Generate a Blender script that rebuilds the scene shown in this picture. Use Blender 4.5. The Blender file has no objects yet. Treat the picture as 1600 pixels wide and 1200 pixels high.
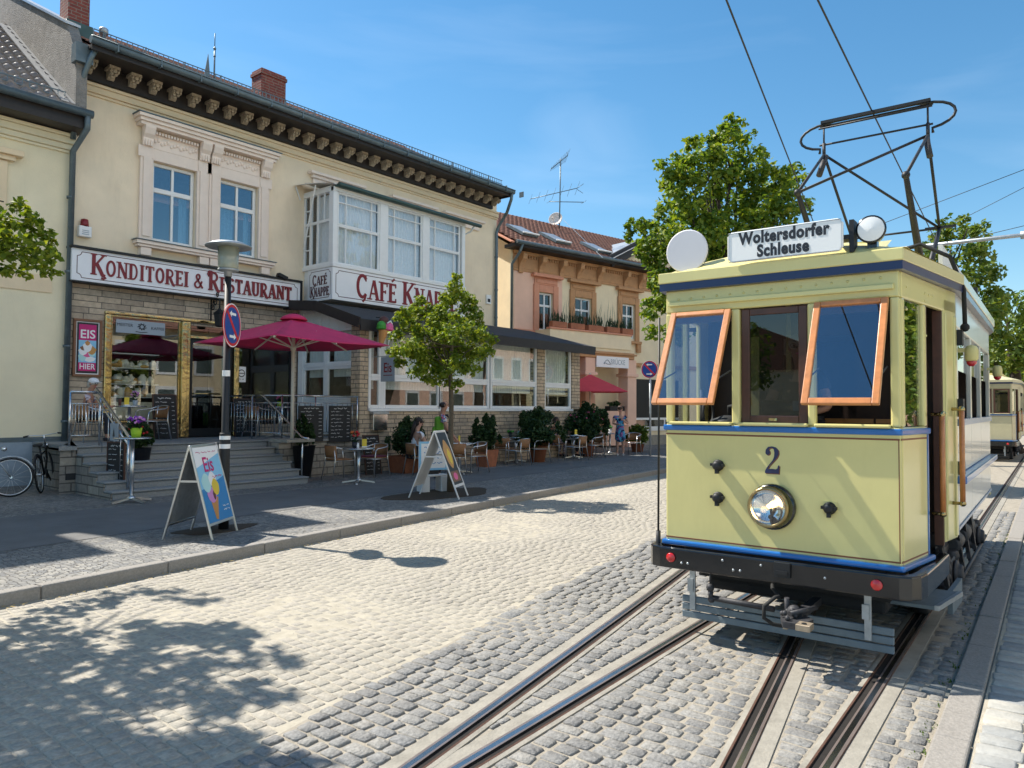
import bpy, math, random
import numpy as np
from mathutils import Vector, Matrix
sc = bpy.context.scene
PI = math.pi
# ------------------------------------------------------------------ camera
F_PX = 1151.5; PITCH = math.radians(1.8435); ROLL = math.radians(.3368); YAW = math.radians(39.563); EYE = 1.77
_f0 = np.array([math.cos(YAW), math.sin(YAW), 0.]); _r0 = np.array([math.sin(YAW), -math.cos(YAW), 0.])
FWD = math.cos(PITCH)*_f0 + np.array([0, 0, math.sin(PITCH)]); _u = np.cross(_r0, FWD)
RGT = math.cos(ROLL)*_r0 + math.sin(ROLL)*_u; UPV = -math.sin(ROLL)*_r0 + math.cos(ROLL)*_u
cam_d = bpy.data.cameras.new('camera'); cam = bpy.data.objects.new('camera', cam_d); sc.collection.objects.link(cam)
cam_d.sensor_width = 36; cam_d.lens = 36*F_PX/1600; cam_d.clip_start = .05; cam_d.clip_end = 3000
cam.matrix_world = Matrix(((RGT[0], UPV[0], -FWD[0], 0), (RGT[1], UPV[1], -FWD[1], 0), (RGT[2], UPV[2], -FWD[2], EYE), (0, 0, 0, 1)))
sc.camera = cam
# ------------------------------------------------------------------ sky and sun
SUN_EL = 51.0; SUN_AZ = 102.5          # degrees; azimuth counted from +x towards +y
w = bpy.data.worlds.new('World'); sc.world = w; w.use_nodes = True
nt = w.node_tree; nt.nodes.clear()
wo = nt.nodes.new('ShaderNodeOutputWorld'); bg = nt.nodes.new('ShaderNodeBackground'); sky = nt.nodes.new('ShaderNodeTexSky')
sky.sky_type = 'NISHITA'; sky.sun_disc = False; sky.sun_elevation = math.radians(SUN_EL); sky.sun_rotation = math.radians(90-SUN_AZ)
sky.air_density = 1.15; sky.dust_density = .25; sky.ozone_density = 2.6; sky.altitude = 100
hs = nt.nodes.new('ShaderNodeHueSaturation'); hs.inputs['Saturation'].default_value = 1.26; hs.inputs['Hue'].default_value = .491; hs.inputs['Value'].default_value = 1.08
tcw = nt.nodes.new('ShaderNodeTexCoord'); mpw = nt.nodes.new('ShaderNodeMapping'); mpw.inputs['Scale'].default_value = (1.2, 2.0, 7.0); mpw.inputs['Rotation'].default_value = (.1, .25, .5)
nzw = nt.nodes.new('ShaderNodeTexNoise'); nzw.inputs['Scale'].default_value = 1.6; nzw.inputs['Detail'].default_value = 7; nzw.inputs['Distortion'].default_value = .6
rpw = nt.nodes.new('ShaderNodeValToRGB'); rpw.color_ramp.elements[0].position = .52; rpw.color_ramp.elements[0].color = (0, 0, 0, 1); rpw.color_ramp.elements[1].position = .95; rpw.color_ramp.elements[1].color = (.12, .12, .12, 1)
mxw = nt.nodes.new('ShaderNodeMixRGB'); mxw.inputs[2].default_value = (9, 10, 11, 1)
L = nt.links.new
L(sky.outputs[0], hs.inputs['Color']); L(tcw.outputs['Generated'], mpw.inputs['Vector']); L(mpw.outputs[0], nzw.inputs['Vector']); L(nzw.outputs[0], rpw.inputs[0])
# a bank of bright cloud added unseen behind the viewer to brighten the shaded facades
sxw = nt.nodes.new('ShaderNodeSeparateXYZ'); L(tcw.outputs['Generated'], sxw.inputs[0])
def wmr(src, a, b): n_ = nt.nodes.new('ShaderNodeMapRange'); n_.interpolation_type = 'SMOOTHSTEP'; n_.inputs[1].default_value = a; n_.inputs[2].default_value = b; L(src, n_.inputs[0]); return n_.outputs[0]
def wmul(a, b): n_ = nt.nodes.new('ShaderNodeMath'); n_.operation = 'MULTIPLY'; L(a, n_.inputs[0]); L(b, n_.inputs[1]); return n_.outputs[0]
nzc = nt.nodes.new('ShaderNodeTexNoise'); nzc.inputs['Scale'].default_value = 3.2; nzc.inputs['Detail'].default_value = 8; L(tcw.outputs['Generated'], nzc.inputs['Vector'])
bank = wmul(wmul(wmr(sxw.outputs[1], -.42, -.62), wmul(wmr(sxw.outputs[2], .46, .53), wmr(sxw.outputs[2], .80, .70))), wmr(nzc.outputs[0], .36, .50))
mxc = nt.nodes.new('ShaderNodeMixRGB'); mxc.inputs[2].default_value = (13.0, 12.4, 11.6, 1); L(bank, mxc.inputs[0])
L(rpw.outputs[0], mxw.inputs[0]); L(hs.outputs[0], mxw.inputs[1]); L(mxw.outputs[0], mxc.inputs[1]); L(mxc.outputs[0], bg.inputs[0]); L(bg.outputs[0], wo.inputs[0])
bg.inputs[1].default_value = .09
sd = bpy.data.lights.new('sun', 'SUN'); sun = bpy.data.objects.new('sun', sd); sc.collection.objects.link(sun)
sd.energy = 4.8; sd.angle = math.radians(.53); sd.color = (1, .94, .84)
_e, _a = math.radians(SUN_EL), math.radians(SUN_AZ)
SUND = Vector((math.cos(_e)*math.cos(_a), math.cos(_e)*math.sin(_a), math.sin(_e)))
sun.rotation_euler = SUND.to_track_quat('Z', 'Y').to_euler(); sun.location = (0, 0, 30)
sc.view_settings.view_transform = 'Standard'; sc.view_settings.look = 'None'; sc.view_settings.gamma = 1
sc.view_settings.exposure = .80
# ------------------------------------------------------------------ pixel -> world helpers (real planes and the real ground)
EYEP = np.array([0, 0, EYE])
def ray(x, y): return RGT*(x-800)/F_PX - UPV*(y-600)/F_PX + FWD
def sstep(a, b, t): t = min(1, max(0, (t-a)/(b-a))); return t*t*(3-2*t)
def gz(x, y):                                   # the street is level
    return 0.
def PROJ(p): q = np.array(p)-EYEP; z = q @ FWD; return 800+F_PX*(q @ RGT)/z, 600-F_PX*(q @ UPV)/z, z
def AZ(px, py, z=0.): d = ray(px, py); return Vector(EYEP + d*(z-EYE)/d[2])
def AY(px, py, Y): d = ray(px, py); return Vector(EYEP + d*Y/d[1])
def AX(px, py, X): d = ray(px, py); return Vector(EYEP + d*X/d[0])
def AN(px, py, p, n):
    d = ray(px, py); n = np.array(n, float); return Vector(EYEP + d*((np.array(p, float)-EYEP) @ n)/(d @ n))
def AG(px, py, dz=.12):                         # point on the pavement under a pixel
    z = dz
    for _ in range(25):
        p = AZ(px, py, z); z = .5*z + .5*(dz + gz(p.x, p.y))
    return p
# ------------------------------------------------------------------ mesh builder
def frame(o, x, z=(0, 0, 1)):
    x = Vector(x).normalized(); z = Vector(z); y = z.cross(x).normalized(); z = x.cross(y)
    m = Matrix((x, y, z)).transposed().to_4x4(); m.translation = Vector(o); return m
class MB:
    def __init__(s): s.v = []; s.f = []; s.mi = []; s.sm = []
    def add(s, vs, fs, m=0, T=None, smooth=False):
        b = len(s.v)
        if T is not None: vs = [T @ Vector(v) for v in vs]
        s.v.extend([tuple(v) for v in vs])
        for f in fs: s.f.append([b+i for i in f]); s.mi.append(m); s.sm.append(smooth)
        return s
    def box(s, x0, x1, y0, y1, z0, z1, m=0, T=None):
        if x1 < x0: x0, x1 = x1, x0
        if y1 < y0: y0, y1 = y1, y0
        if z1 < z0: z0, z1 = z1, z0
        vs = [(x0, y0, z0), (x1, y0, z0), (x1, y1, z0), (x0, y1, z0), (x0, y0, z1), (x1, y0, z1), (x1, y1, z1), (x0, y1, z1)]
        return s.add(vs, [(0, 3, 2, 1), (4, 5, 6, 7), (0, 1, 5, 4), (1, 2, 6, 5), (2, 3, 7, 6), (3, 0, 4, 7)], m, T)
    def bar(s, a, b, w, h=None, up=(0, 0, 1), m=0):
        a, b = Vector(a), Vector(b); h = h or w; d = b-a
        u = Vector(up)
        if abs(d.normalized().dot(u)) > .98: u = Vector((1, 0, 0))
        T = frame(a, d, u); return s.box(0, d.length, -w/2, w/2, -h/2, h/2, m, T)
    def tube(s, pts, r, n=8, m=0, closed=False, caps=True, smooth=True):
        pts = [Vector(p) for p in pts]; k = len(pts); rs = r if isinstance(r, (list, tuple)) else [r]*k
        vs = []; fs = []; prev = None
        for i, p in enumerate(pts):
            if closed: d = pts[(i+1) % k]-pts[i-1]
            else: d = pts[min(i+1, k-1)]-pts[max(i-1, 0)]
            d = d.normalized() if d.length > 1e-9 else Vector((0, 0, 1))
            if prev is None:
                u = Vector((0, 0, 1)) if abs(d.z) < .9 else Vector((1, 0, 0))
                x = d.cross(u).normalized()
            else:
                x = (prev - d*prev.dot(d)); x = x.normalized() if x.length > 1e-6 else d.orthogonal().normalized()
            prev = x; y = d.cross(x)
            for j in range(n):
                a = 2*PI*j/n; vs.append(p + (x*math.cos(a) + y*math.sin(a))*rs[i])
        for i in range(k if closed else k-1):
            for j in range(n):
                a = i*n+j; b = i*n+(j+1) % n; c = ((i+1) % k)*n+(j+1) % n; d = ((i+1) % k)*n+j
                fs.append((a, b, c, d))
        s.add(vs, fs, m, None, smooth)
        if caps and not closed:
            b = len(s.v)-k*n
            s.f.append([b+j for j in range(n)][::-1]); s.mi.append(m); s.sm.append(False)
            s.f.append([b+(k-1)*n+j for j in range(n)]); s.mi.append(m); s.sm.append(False)
        return s
    def lathe(s, prof, n=20, T=None, m=0, smooth=True, ms=None, caps=True):
        vs = []; fs = []
        for r, z in prof:
            for j in range(n): a = 2*PI*j/n; vs.append((r*math.cos(a), r*math.sin(a), z))
        for i in range(len(prof)-1):
            for j in range(n): fs.append((i*n+j, i*n+(j+1) % n, (i+1)*n+(j+1) % n, (i+1)*n+j))
        if ms:
            b = len(s.v); vv = [T @ Vector(v) for v in vs] if T is not None else vs
            s.v.extend([tuple(v) for v in vv])
            for q, f in enumerate(fs): s.f.append([b+i for i in f]); s.mi.append(ms[q//n]); s.sm.append(smooth)
        else: s.add(vs, fs, m, T, smooth)
        b = len(s.v)-len(vs)
        if not caps: return s
        if prof[0][0] > 1e-4: s.f.append([b+j for j in range(n)][::-1]); s.mi.append(ms[0] if ms else m); s.sm.append(False)
        if prof[-1][0] > 1e-4: s.f.append([b+(len(prof)-1)*n+j for j in range(n)]); s.mi.append(ms[-1] if ms else m); s.sm.append(False)
        return s
    def prism(s, poly, h0, h1, T=None, m=0):          # polygon in local xy, extruded along local z
        k = len(poly); vs = [(x, y, h0) for x, y in poly]+[(x, y, h1) for x, y in poly]
        fs = [list(range(k))[::-1], list(range(k, 2*k))]+[(i, (i+1) % k, k+(i+1) % k, k+i) for i in range(k)]
        return s.add(vs, fs, m, T)
    def ball(s, c, r, nu=10, nv=7, m=0, T=None):
        r = r if isinstance(r, (list, tuple)) else (r, r, r); vs = []; fs = []
        for i in range(nv+1):
            t = PI*i/nv
            for j in range(nu):
                a = 2*PI*j/nu; vs.append((c[0]+r[0]*math.sin(t)*math.cos(a), c[1]+r[1]*math.sin(t)*math.sin(a), c[2]+r[2]*math.cos(t)))
        for i in range(nv):
            for j in range(nu):
                q = [i*nu+j, (i+1)*nu+j, (i+1)*nu+(j+1) % nu, i*nu+(j+1) % nu]
                if i == 0: q = [q[0], q[1], q[2]]
                elif i == nv-1: q = [q[0], q[1], q[3]]
                fs.append(q)
        return s.add(vs, fs, m, T, True)
    def quad(s, a, b, c, d, m=0): return s.add([a, b, c, d], [(0, 1, 2, 3)], m)
    def merge(s, o, m):
        b = len(s.v); s.v += o.v
        for f, q in zip(o.f, o.sm): s.f.append([b+i for i in f]); s.mi.append(m); s.sm.append(q)
        return s
    def build(s, name, mats, parent=None, bevel=0, seg=2):
        me = bpy.data.meshes.new(name); me.from_pydata(s.v, [], s.f)
        if not isinstance(mats, (list, tuple)): mats = [mats]
        for m in mats: me.materials.append(m)
        if len(mats) > 1: me.polygons.foreach_set('material_index', s.mi)
        if any(s.sm): me.polygons.foreach_set('use_smooth', s.sm)
        me.update()
        o = bpy.data.objects.new(name, me); sc.collection.objects.link(o)
        if parent is not None: o.parent = parent
        if bevel:
            b = o.modifiers.new('bevel', 'BEVEL'); b.width = bevel; b.segments = seg; b.limit_method = 'ANGLE'; b.angle_limit = math.radians(40); b.harden_normals = False
        return o
def tag(o, label=None, cat=None, group=None, kind=None):
    if label: o['label'] = label
    if cat: o['category'] = cat
    if group: o['group'] = group
    if kind: o['kind'] = kind
    return o
def thing(name, label, cat, loc=(0, 0, 0), rz=0, group=None):
    o = bpy.data.objects.new(name, None); sc.collection.objects.link(o); o.empty_display_size = .2
    o.location = loc; o.rotation_euler = (0, 0, rz); return tag(o, label, cat, group)
def dup(root, loc=None, rz=None, label=None, group=None):
    def cp(o, par):
        c = o.copy(); sc.collection.objects.link(c)
        if par is not None: c.parent = par
        for ch in o.children: cp(ch, c)
        return c
    r = cp(root, None)
    if loc is not None: r.location = loc
    if rz is not None: r.rotation_euler = (0, 0, rz)
    return tag(r, label, None, group)
rnd = random.Random(7)
def jit(a): return rnd.uniform(-a, a)
def arc(cx, cy, rx, ry, a0, a1, n=10): return [(cx+rx*math.cos(math.radians(a0+(a1-a0)*i/n)), cy+ry*math.sin(math.radians(a0+(a1-a0)*i/n))) for i in range(n+1)]
# ------------------------------------------------------------------ materials
def mat(name, col, rough=.6, metal=0., var=.0, vscale=3., bump=0., bscale=40., spec=.5, coat=0., dirt=0., tint=None, bdist=.01):
    m = bpy.data.materials.new(name); m.use_nodes = True; n = m.node_tree.nodes; l = m.node_tree.links
    p = n['Principled BSDF']; p.inputs['Base Color'].default_value = (*col, 1); p.inputs['Roughness'].default_value = rough; p.inputs['Metallic'].default_value = metal
    p.inputs['Specular IOR Level'].default_value = spec; p.inputs['Coat Weight'].default_value = coat; p.inputs['Coat Roughness'].default_value = .08
    tc = n.new('ShaderNodeTexCoord'); src = None
    if var or dirt:
        nz = n.new('ShaderNodeTexNoise'); nz.inputs['Scale'].default_value = vscale; nz.inputs['Detail'].default_value = 6; nz.inputs['Roughness'].default_value = .62
        l.new(tc.outputs['Object'], nz.inputs['Vector'])
        mr = n.new('ShaderNodeMapRange'); mr.inputs[1].default_value = .25; mr.inputs[2].default_value = .75; mr.inputs[3].default_value = 1-var; mr.inputs[4].default_value = 1+var
        l.new(nz.outputs[0], mr.inputs[0])
        mx = n.new('ShaderNodeMixRGB'); mx.blend_type = 'MULTIPLY'; mx.inputs[0].default_value = 1; mx.inputs[1].default_value = (*col, 1); l.new(mr.outputs[0], mx.inputs[2]); src = mx
    if dirt:
        n2 = n.new('ShaderNodeTexNoise'); n2.inputs['Scale'].default_value = 1.9; n2.inputs['Detail'].default_value = 9; n2.inputs['Roughness'].default_value = .75
        mp = n.new('ShaderNodeMapping'); mp.inputs['Scale'].default_value = (1, 1, .22); l.new(tc.outputs['Object'], mp.inputs[0]); l.new(mp.outputs[0], n2.inputs['Vector'])
        r2 = n.new('ShaderNodeMapRange'); r2.inputs[1].default_value = .52; r2.inputs[2].default_value = .8; r2.inputs[3].default_value = 0; r2.inputs[4].default_value = dirt; l.new(n2.outputs[0], r2.inputs[0])
        m2 = n.new('ShaderNodeMixRGB'); m2.inputs[2].default_value = (col[0]*.42, col[1]*.4, col[2]*.36, 1); l.new(r2.outputs[0], m2.inputs[0]); l.new(src.outputs[0], m2.inputs[1]); src = m2
    if tint:
        at = n.new('ShaderNodeAttribute'); at.attribute_name = 'tint'
        rp = n.new('ShaderNodeValToRGB'); rp.color_ramp.elements[0].color = (*tint[0], 1); rp.color_ramp.elements[1].color = (*tint[-1], 1)
        for i, c in enumerate(tint[1:-1]):
            e = rp.color_ramp.elements.new((i+1)/(len(tint)-1)); e.color = (*c, 1)
        l.new(at.outputs['Fac'], rp.inputs[0])
        if src is not None: l.new(rp.outputs[0], mx.inputs[1])
        else: src = rp
    if src is not None: l.new(src.outputs[0], p.inputs['Base Color'])
    if bump:
        nb = n.new('ShaderNodeTexNoise'); nb.inputs['Scale'].default_value = bscale; nb.inputs['Detail'].default_value = 5; l.new(tc.outputs['Object'], nb.inputs['Vector'])
        bp = n.new('ShaderNodeBump'); bp.inputs['Strength'].default_value = bump; bp.inputs['Distance'].default_value = bdist; l.new(nb.outputs[0], bp.inputs['Height']); l.new(bp.outputs[0], p.inputs['Normal'])
    return m
def coursed(name, c1, c2, mortar, bw, bh, gap=.012, rough=.85, bump=.6, both=True, var=.25):
    """stone or brick courses laid along x+y and z of a vertical wall"""
    m = bpy.data.materials.new(name); m.use_nodes = True; n = m.node_tree.nodes; l = m.node_tree.links; p = n['Principled BSDF']; p.inputs['Roughness'].default_value = rough
    g = n.new('ShaderNodeNewGeometry'); sx = n.new('ShaderNodeSeparateXYZ'); l.new(g.outputs['Position'], sx.inputs[0])
    ad = n.new('ShaderNodeMath'); l.new(sx.outputs[0], ad.inputs[0]); l.new(sx.outputs[1], ad.inputs[1])
    cb = n.new('ShaderNodeCombineXYZ'); l.new(ad.outputs[0], cb.inputs[0]); l.new(sx.outputs[2], cb.inputs[1])
    b = n.new('ShaderNodeTexBrick'); l.new(cb.outputs[0], b.inputs['Vector']); b.inputs['Scale'].default_value = 1; b.inputs['Brick Width'].default_value = bw; b.inputs['Row Height'].default_value = bh
    b.inputs['Mortar Size'].default_value = gap; b.inputs['Mortar Smooth'].default_value = .15; b.inputs['Color1'].default_value = (*c1, 1); b.inputs['Color2'].default_value = (*c2, 1); b.inputs['Mortar'].default_value = (*mortar, 1)
    b.offset = .42; b.squash = .8; b.squash_frequency = 3; b.inputs['Bias'].default_value = -.1
    nz = n.new('ShaderNodeTexNoise'); nz.inputs['Scale'].default_value = 9; nz.inputs['Detail'].default_value = 8; nz.inputs['Roughness'].default_value = .7; l.new(g.outputs['Position'], nz.inputs['Vector'])
    mr = n.new('ShaderNodeMapRange'); mr.inputs[1].default_value = .3; mr.inputs[2].default_value = .7; mr.inputs[3].default_value = 1-var; mr.inputs[4].default_value = 1+var; l.new(nz.outputs[0], mr.inputs[0])
    mx = n.new('ShaderNodeMixRGB'); mx.blend_type = 'MULTIPLY'; mx.inputs[0].default_value = 1; l.new(b.outputs['Color'], mx.inputs[1]); l.new(mr.outputs[0], mx.inputs[2]); l.new(mx.outputs[0], p.inputs['Base Color'])
    sb = n.new('ShaderNodeMath'); sb.operation = 'MULTIPLY_ADD'; sb.inputs[1].default_value = -1.4; l.new(b.outputs['Fac'], sb.inputs[0]); l.new(nz.outputs[0], sb.inputs[2])
    bp = n.new('ShaderNodeBump'); bp.inputs['Strength'].default_value = bump; bp.inputs['Distance'].default_value = .02; l.new(sb.outputs[0], bp.inputs['Height']); l.new(bp.outputs[0], p.inputs['Normal'])
    return m
def glass(name, base=.06, k=1.6, tr=(.8, .86, .86), rough=.005, gcol=(.95, .97, 1)):
    m = bpy.data.materials.new(name); m.use_nodes = True; n = m.node_tree.nodes; l = m.node_tree.links; n.clear()
    o = n.new('ShaderNodeOutputMaterial'); mx = n.new('ShaderNodeMixShader'); t = n.new('ShaderNodeBsdfTransparent'); t.inputs[0].default_value = (*tr, 1)
    g = n.new('ShaderNodeBsdfGlossy'); g.inputs['Roughness'].default_value = rough; g.inputs['Color'].default_value = (*gcol, 1)
    lw = n.new('ShaderNodeLayerWeight'); lw.inputs[0].default_value = .5; pw = n.new('ShaderNodeMath'); pw.operation = 'POWER'; pw.inputs[1].default_value = 5; l.new(lw.outputs['Facing'], pw.inputs[0])
    fr = n.new('ShaderNodeMath'); fr.operation = 'MULTIPLY_ADD'; fr.inputs[1].default_value = .96; fr.inputs[2].default_value = .04; l.new(pw.outputs[0], fr.inputs[0]); ma = n.new('ShaderNodeMath'); ma.operation = 'MULTIPLY_ADD'; ma.use_clamp = True; ma.inputs[1].default_value = k; ma.inputs[2].default_value = base
    l.new(fr.outputs[0], ma.inputs[0]); l.new(ma.outputs[0], mx.inputs[0]); l.new(t.outputs[0], mx.inputs[1]); l.new(g.outputs[0], mx.inputs[2]); l.new(mx.outputs[0], o.inputs[0])
    return m
def leafmat(name, tints, trans=.35):
    m = mat(name, (.08, .14, .02), .55, tint=tints, spec=.35); n = m.node_tree.nodes; l = m.node_tree.links
    p = n['Principled BSDF']; src = p.inputs['Base Color'].links[0].from_socket
    tr = n.new('ShaderNodeBsdfTranslucent'); mx = n.new('ShaderNodeMixShader'); mx.inputs[0].default_value = trans; o = [q for q in n if q.type == 'OUTPUT_MATERIAL'][0]
    gm = n.new('ShaderNodeMixRGB'); gm.blend_type = 'MULTIPLY'; gm.inputs[0].default_value = 1; gm.inputs[2].default_value = (1.9, 1.7, .7, 1); l.new(src, gm.inputs[1]); l.new(gm.outputs[0], tr.inputs[0])
    l.new(p.outputs[0], mx.inputs[1]); l.new(tr.outputs[0], mx.inputs[2]); l.new(mx.outputs[0], o.inputs[0]); return m
M = {}
def dm(k, *a, **kw): M[k] = mat(k, *a, **kw)
dm('stucco', (.87, .73, .54), .92, var=.08, vscale=1.3, bump=.35, bscale=55, dirt=.24)
dm('stucco_left', (.85, .75, .53), .92, var=.08, vscale=1.1, bump=.3, bscale=55, dirt=.16)
dm('plinth_blue', (.30, .36, .42), .9, var=.12, vscale=4, bump=.3)
dm('trim', (.87, .74, .64), .8, var=.05, vscale=5, bump=.25, bscale=70, dirt=.12)
dm('trim_cream', (.83, .66, .44), .85, var=.06, bump=.2)
dm('corbel', (.43, .36, .27), .9, var=.25, vscale=22, bump=.8, bscale=45)
dm('dark_wood', (.022, .017, .016), .55, var=.3, vscale=8, bump=.2)
dm('white', (.84, .84, .83), .4, var=.04, vscale=6)
dm('white_old', (.7, .69, .67), .5, var=.1, vscale=5, dirt=.15)
dm('sign_white', (.86, .86, .88), .35, var=.03)
dm('sign_red', (.22, .012, .018), .4)
dm('sign_dark', (.10, .03, .035), .4)
dm('zinc', (.13, .17, .19), .45, metal=.4, var=.2, vscale=6, bump=.1)
dm('zinc_green', (.045, .09, .085), .4, metal=.3, var=.2, vscale=6)
dm('flashing', (.45, .46, .47), .4, metal=.7, var=.15)
dm('tile', (.30, .14, .095), .75, var=.35, vscale=7, bump=.3, bscale=30)
dm('tile_grey', (.24, .20, .18), .3, var=.3, vscale=6, bump=.3, bscale=30)
dm('render_rough', (.27, .25, .23), .95, var=.3, vscale=5, bump=1, bscale=35, bdist=.05)
M['brick'] = coursed('brick', (.23, .055, .04), (.17, .04, .035), (.22, .16, .13), .25, .077, .01)
M['clad'] = coursed('clad', (.52, .42, .31), (.36, .29, .22), (.10, .09, .08), .62, .135, .008)
M['clad_low'] = coursed('clad_low', (.33, .30, .25), (.21, .19, .17), (.10, .09, .08), .50, .16, .012)
M['clad_annex'] = coursed('clad_annex', (.62, .48, .33), (.44, .345, .25), (.15, .13, .11), .44, .112, .010)
dm('bitumen', (.035, .036, .04), .75, var=.25, vscale=4, bump=.3)
dm('brass', (.44, .345, .17), .17, metal=1, var=.2, vscale=4, bump=.5, bscale=9, bdist=.03)
dm('steel', (.62, .63, .64), .25, metal=1, var=.1)
dm('alu', (.72, .73, .74), .3, metal=1)
dm('galv', (.42, .45, .47), .5, metal=.7, var=.2, vscale=12)
dm('black', (.009, .010, .012), .55, var=.3, vscale=9)
dm('black_gloss', (.008, .009, .011), .22, spec=.5, coat=.4)
dm('black_rough', (.02, .02, .022), .8, var=.3, bump=.3)
dm('interior', (.035, .03, .027), .8, var=.3)
dm('interior_mid', (.16, .13, .10), .8, var=.3, vscale=6)
dm('step_stone', (.25, .26, .26), .7, var=.25, vscale=60, bump=.15, bscale=90)
dm('curtain', (.84, .85, .86), .9, var=.1, vscale=12)
dm('curtain_warm', (.7, .63, .5), .9, var=.1, vscale=12)
dm('blackboard', (.014, .015, .017), .6, var=.4, vscale=5)
dm('chalk', (.7, .7, .7), .9)
dm('magenta', (.66, .03, .12), .75, var=.1, vscale=4, bump=.1, bscale=200)
dm('red_cloth', (.75, .07, .09), .7, var=.08)
dm('cream_pole', (.68, .62, .52), .5, var=.08)
dm('wicker', (.30, .15, .065), .65, var=.35, vscale=60, bump=.5, bscale=120)
dm('cushion', (.14, .03, .06), .85, var=.15)
dm('terracotta', (.36, .13, .065), .8, var=.25, vscale=6, bump=.2)
dm('planter_dark', (.018, .02, .026), .5, var=.2)
dm('soil', (.05, .035, .022), .95, var=.4, vscale=40, bump=.8)
dm('bark', (.10, .08, .055), .95, var=.35, vscale=20, bump=.8, bscale=40)
dm('bark_dark', (.05, .04, .03), .95, var=.35, vscale=12, bump=.8, bscale=20)
dm('orange_stucco', (.82, .53, .40), .9, var=.07, vscale=2, bump=.3, bscale=50, dirt=.06)
dm('yellow_stucco', (.83, .70, .48), .9, var=.07, vscale=2, bump=.3, bscale=50, dirt=.06)
dm('orange_trim', (.50, .27, .13), .85, var=.12, vscale=6, bump=.3)
dm('red_trim', (.66, .30, .19), .85, var=.1, vscale=6, bump=.3)
dm('cream_paint', (.70, .625, .26), .28, var=.05, vscale=2.2, coat=.5, bump=.10, bscale=5, dirt=.16)
dm('cream_dull', (.68, .60, .25), .45, var=.06, vscale=3, dirt=.2)
dm('cream_old', (.60, .55, .35), .5, var=.08, vscale=3, dirt=.2)
dm('side_white', (.60, .575, .50), .3, var=.05, vscale=2, coat=.5, dirt=.12)
dm('navy', (.008, .018, .085), .3, coat=.3)
dm('blue', (.012, .14, .45), .28, coat=.5, var=.1)
dm('blue_grey', (.12, .20, .34), .35, coat=.3)
dm('brown_line', (.20, .07, .03), .5)
dm('teak', (.55, .21, .065), .35, var=.22, vscale=14, coat=.4, bump=.1, bscale=30)
dm('wood_dark', (.075, .026, .014), .45, var=.3, vscale=10, coat=.2)
dm('wood_slat', (.48, .20, .06), .4, var=.15, coat=.3)
dm('iron', (.045, .045, .05), .6, metal=.3, var=.3, vscale=14, bump=.3)
dm('board_grey', (.16, .20, .225), .7, var=.2, vscale=7, bump=.2)
dm('lens_red', (.55, .012, .015), .2, coat=1)
dm('lens_white', (.90, .90, .88), .4)
dm('mirror_white', (.68, .67, .70), .45, var=.03)
dm('chrome', (.8, .8, .78), .12, metal=1)
dm('rubber', (.015, .015, .015), .8)
dm('rail_top', (.25, .20, .18), .36, metal=.45, var=.25, vscale=5)
dm('rail_rust', (.09, .045, .03), .75, metal=.3, var=.4, vscale=18, bump=.3)
dm('groove', (.014, .011, .009), .95, var=.4, vscale=30)
dm('concrete', (.29, .268, .225), .9, var=.22, vscale=7, bump=.5, bscale=60, dirt=.5)
dm('rail_steel', (.50, .48, .46), .24, metal=1, var=.15, vscale=6)
dm('sand', (.40, .36, .285), .97, var=.22, vscale=9, bump=.7, bscale=90)
dm('sand_grey', (.31, .275, .22), .97, var=.25, vscale=9, bump=.7, bscale=90)
dm('sett', (.3, .3, .3), .75, var=.38, dirt=.35, vscale=38, bump=.9, bscale=48, bdist=.014, tint=[(.175, .170, .162), (.215, .208, .195), (.265, .252, .228), (.20, .198, .193)])
dm('cobble', (.4, .4, .4), .82, var=.28, dirt=.35, vscale=36, bump=.8, bscale=90, tint=[(.32, .29, .24), (.345, .315, .26), (.375, .34, .28), (.33, .30, .255)])
dm('flag', (.4, .4, .4), .85, var=.18, vscale=20, bump=.4, bscale=70, tint=[(.27, .275, .27), (.36, .355, .33), (.42, .40, .35)])
dm('kerb', (.27, .25, .225), .85, var=.22, vscale=50, bump=.45, bscale=80, dirt=.25)
dm('asphalt', (.135, .133, .13), .85, var=.22, vscale=1.6, dirt=.35, bump=.4, bscale=150)
dm('skin', (.55, .30, .21), .55); dm('skin_tan', (.40, .2, .13), .55)
dm('hair_dark', (.025, .015, .012), .6); dm('hair_brown', (.09, .045, .025), .6); dm('hair_grey', (.42, .38, .33), .7)
dm('tee_white', (.75, .76, .8), .9, bump=.2, bscale=20); dm('denim', (.03, .045, .09), .9); dm('dark_cloth', (.02, .02, .028), .9)
dm('lime', (.35, .55, .02), .6); dm('pack_green', (.13, .33, .02), .7, var=.25, vscale=25)
def patterned(name, cols, scale):
    m = bpy.data.materials.new(name); m.use_nodes = True; n = m.node_tree.nodes; l = m.node_tree.links; p = n['Principled BSDF']; p.inputs['Roughness'].default_value = .9
    tc = n.new('ShaderNodeTexCoord'); v = n.new('ShaderNodeTexVoronoi'); v.inputs['Scale'].default_value = scale; l.new(tc.outputs['Object'], v.inputs['Vector'])
    rp = n.new('ShaderNodeValToRGB'); rp.color_ramp.interpolation = 'CONSTANT'; s = n.new('ShaderNodeSeparateColor'); l.new(v.outputs['Color'], s.inputs[0]); l.new(s.outputs[0], rp.inputs[0])
    rp.color_ramp.elements[0].color = (*cols[0], 1); rp.color_ramp.elements[1].position = 1/len(cols); rp.color_ramp.elements[1].color = (*cols[1], 1)
    for i, c in enumerate(cols[2:]): e = rp.color_ramp.elements.new((i+2)/len(cols)); e.color = (*c, 1)
    l.new(rp.outputs[0], p.inputs['Base Color']); return m
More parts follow.
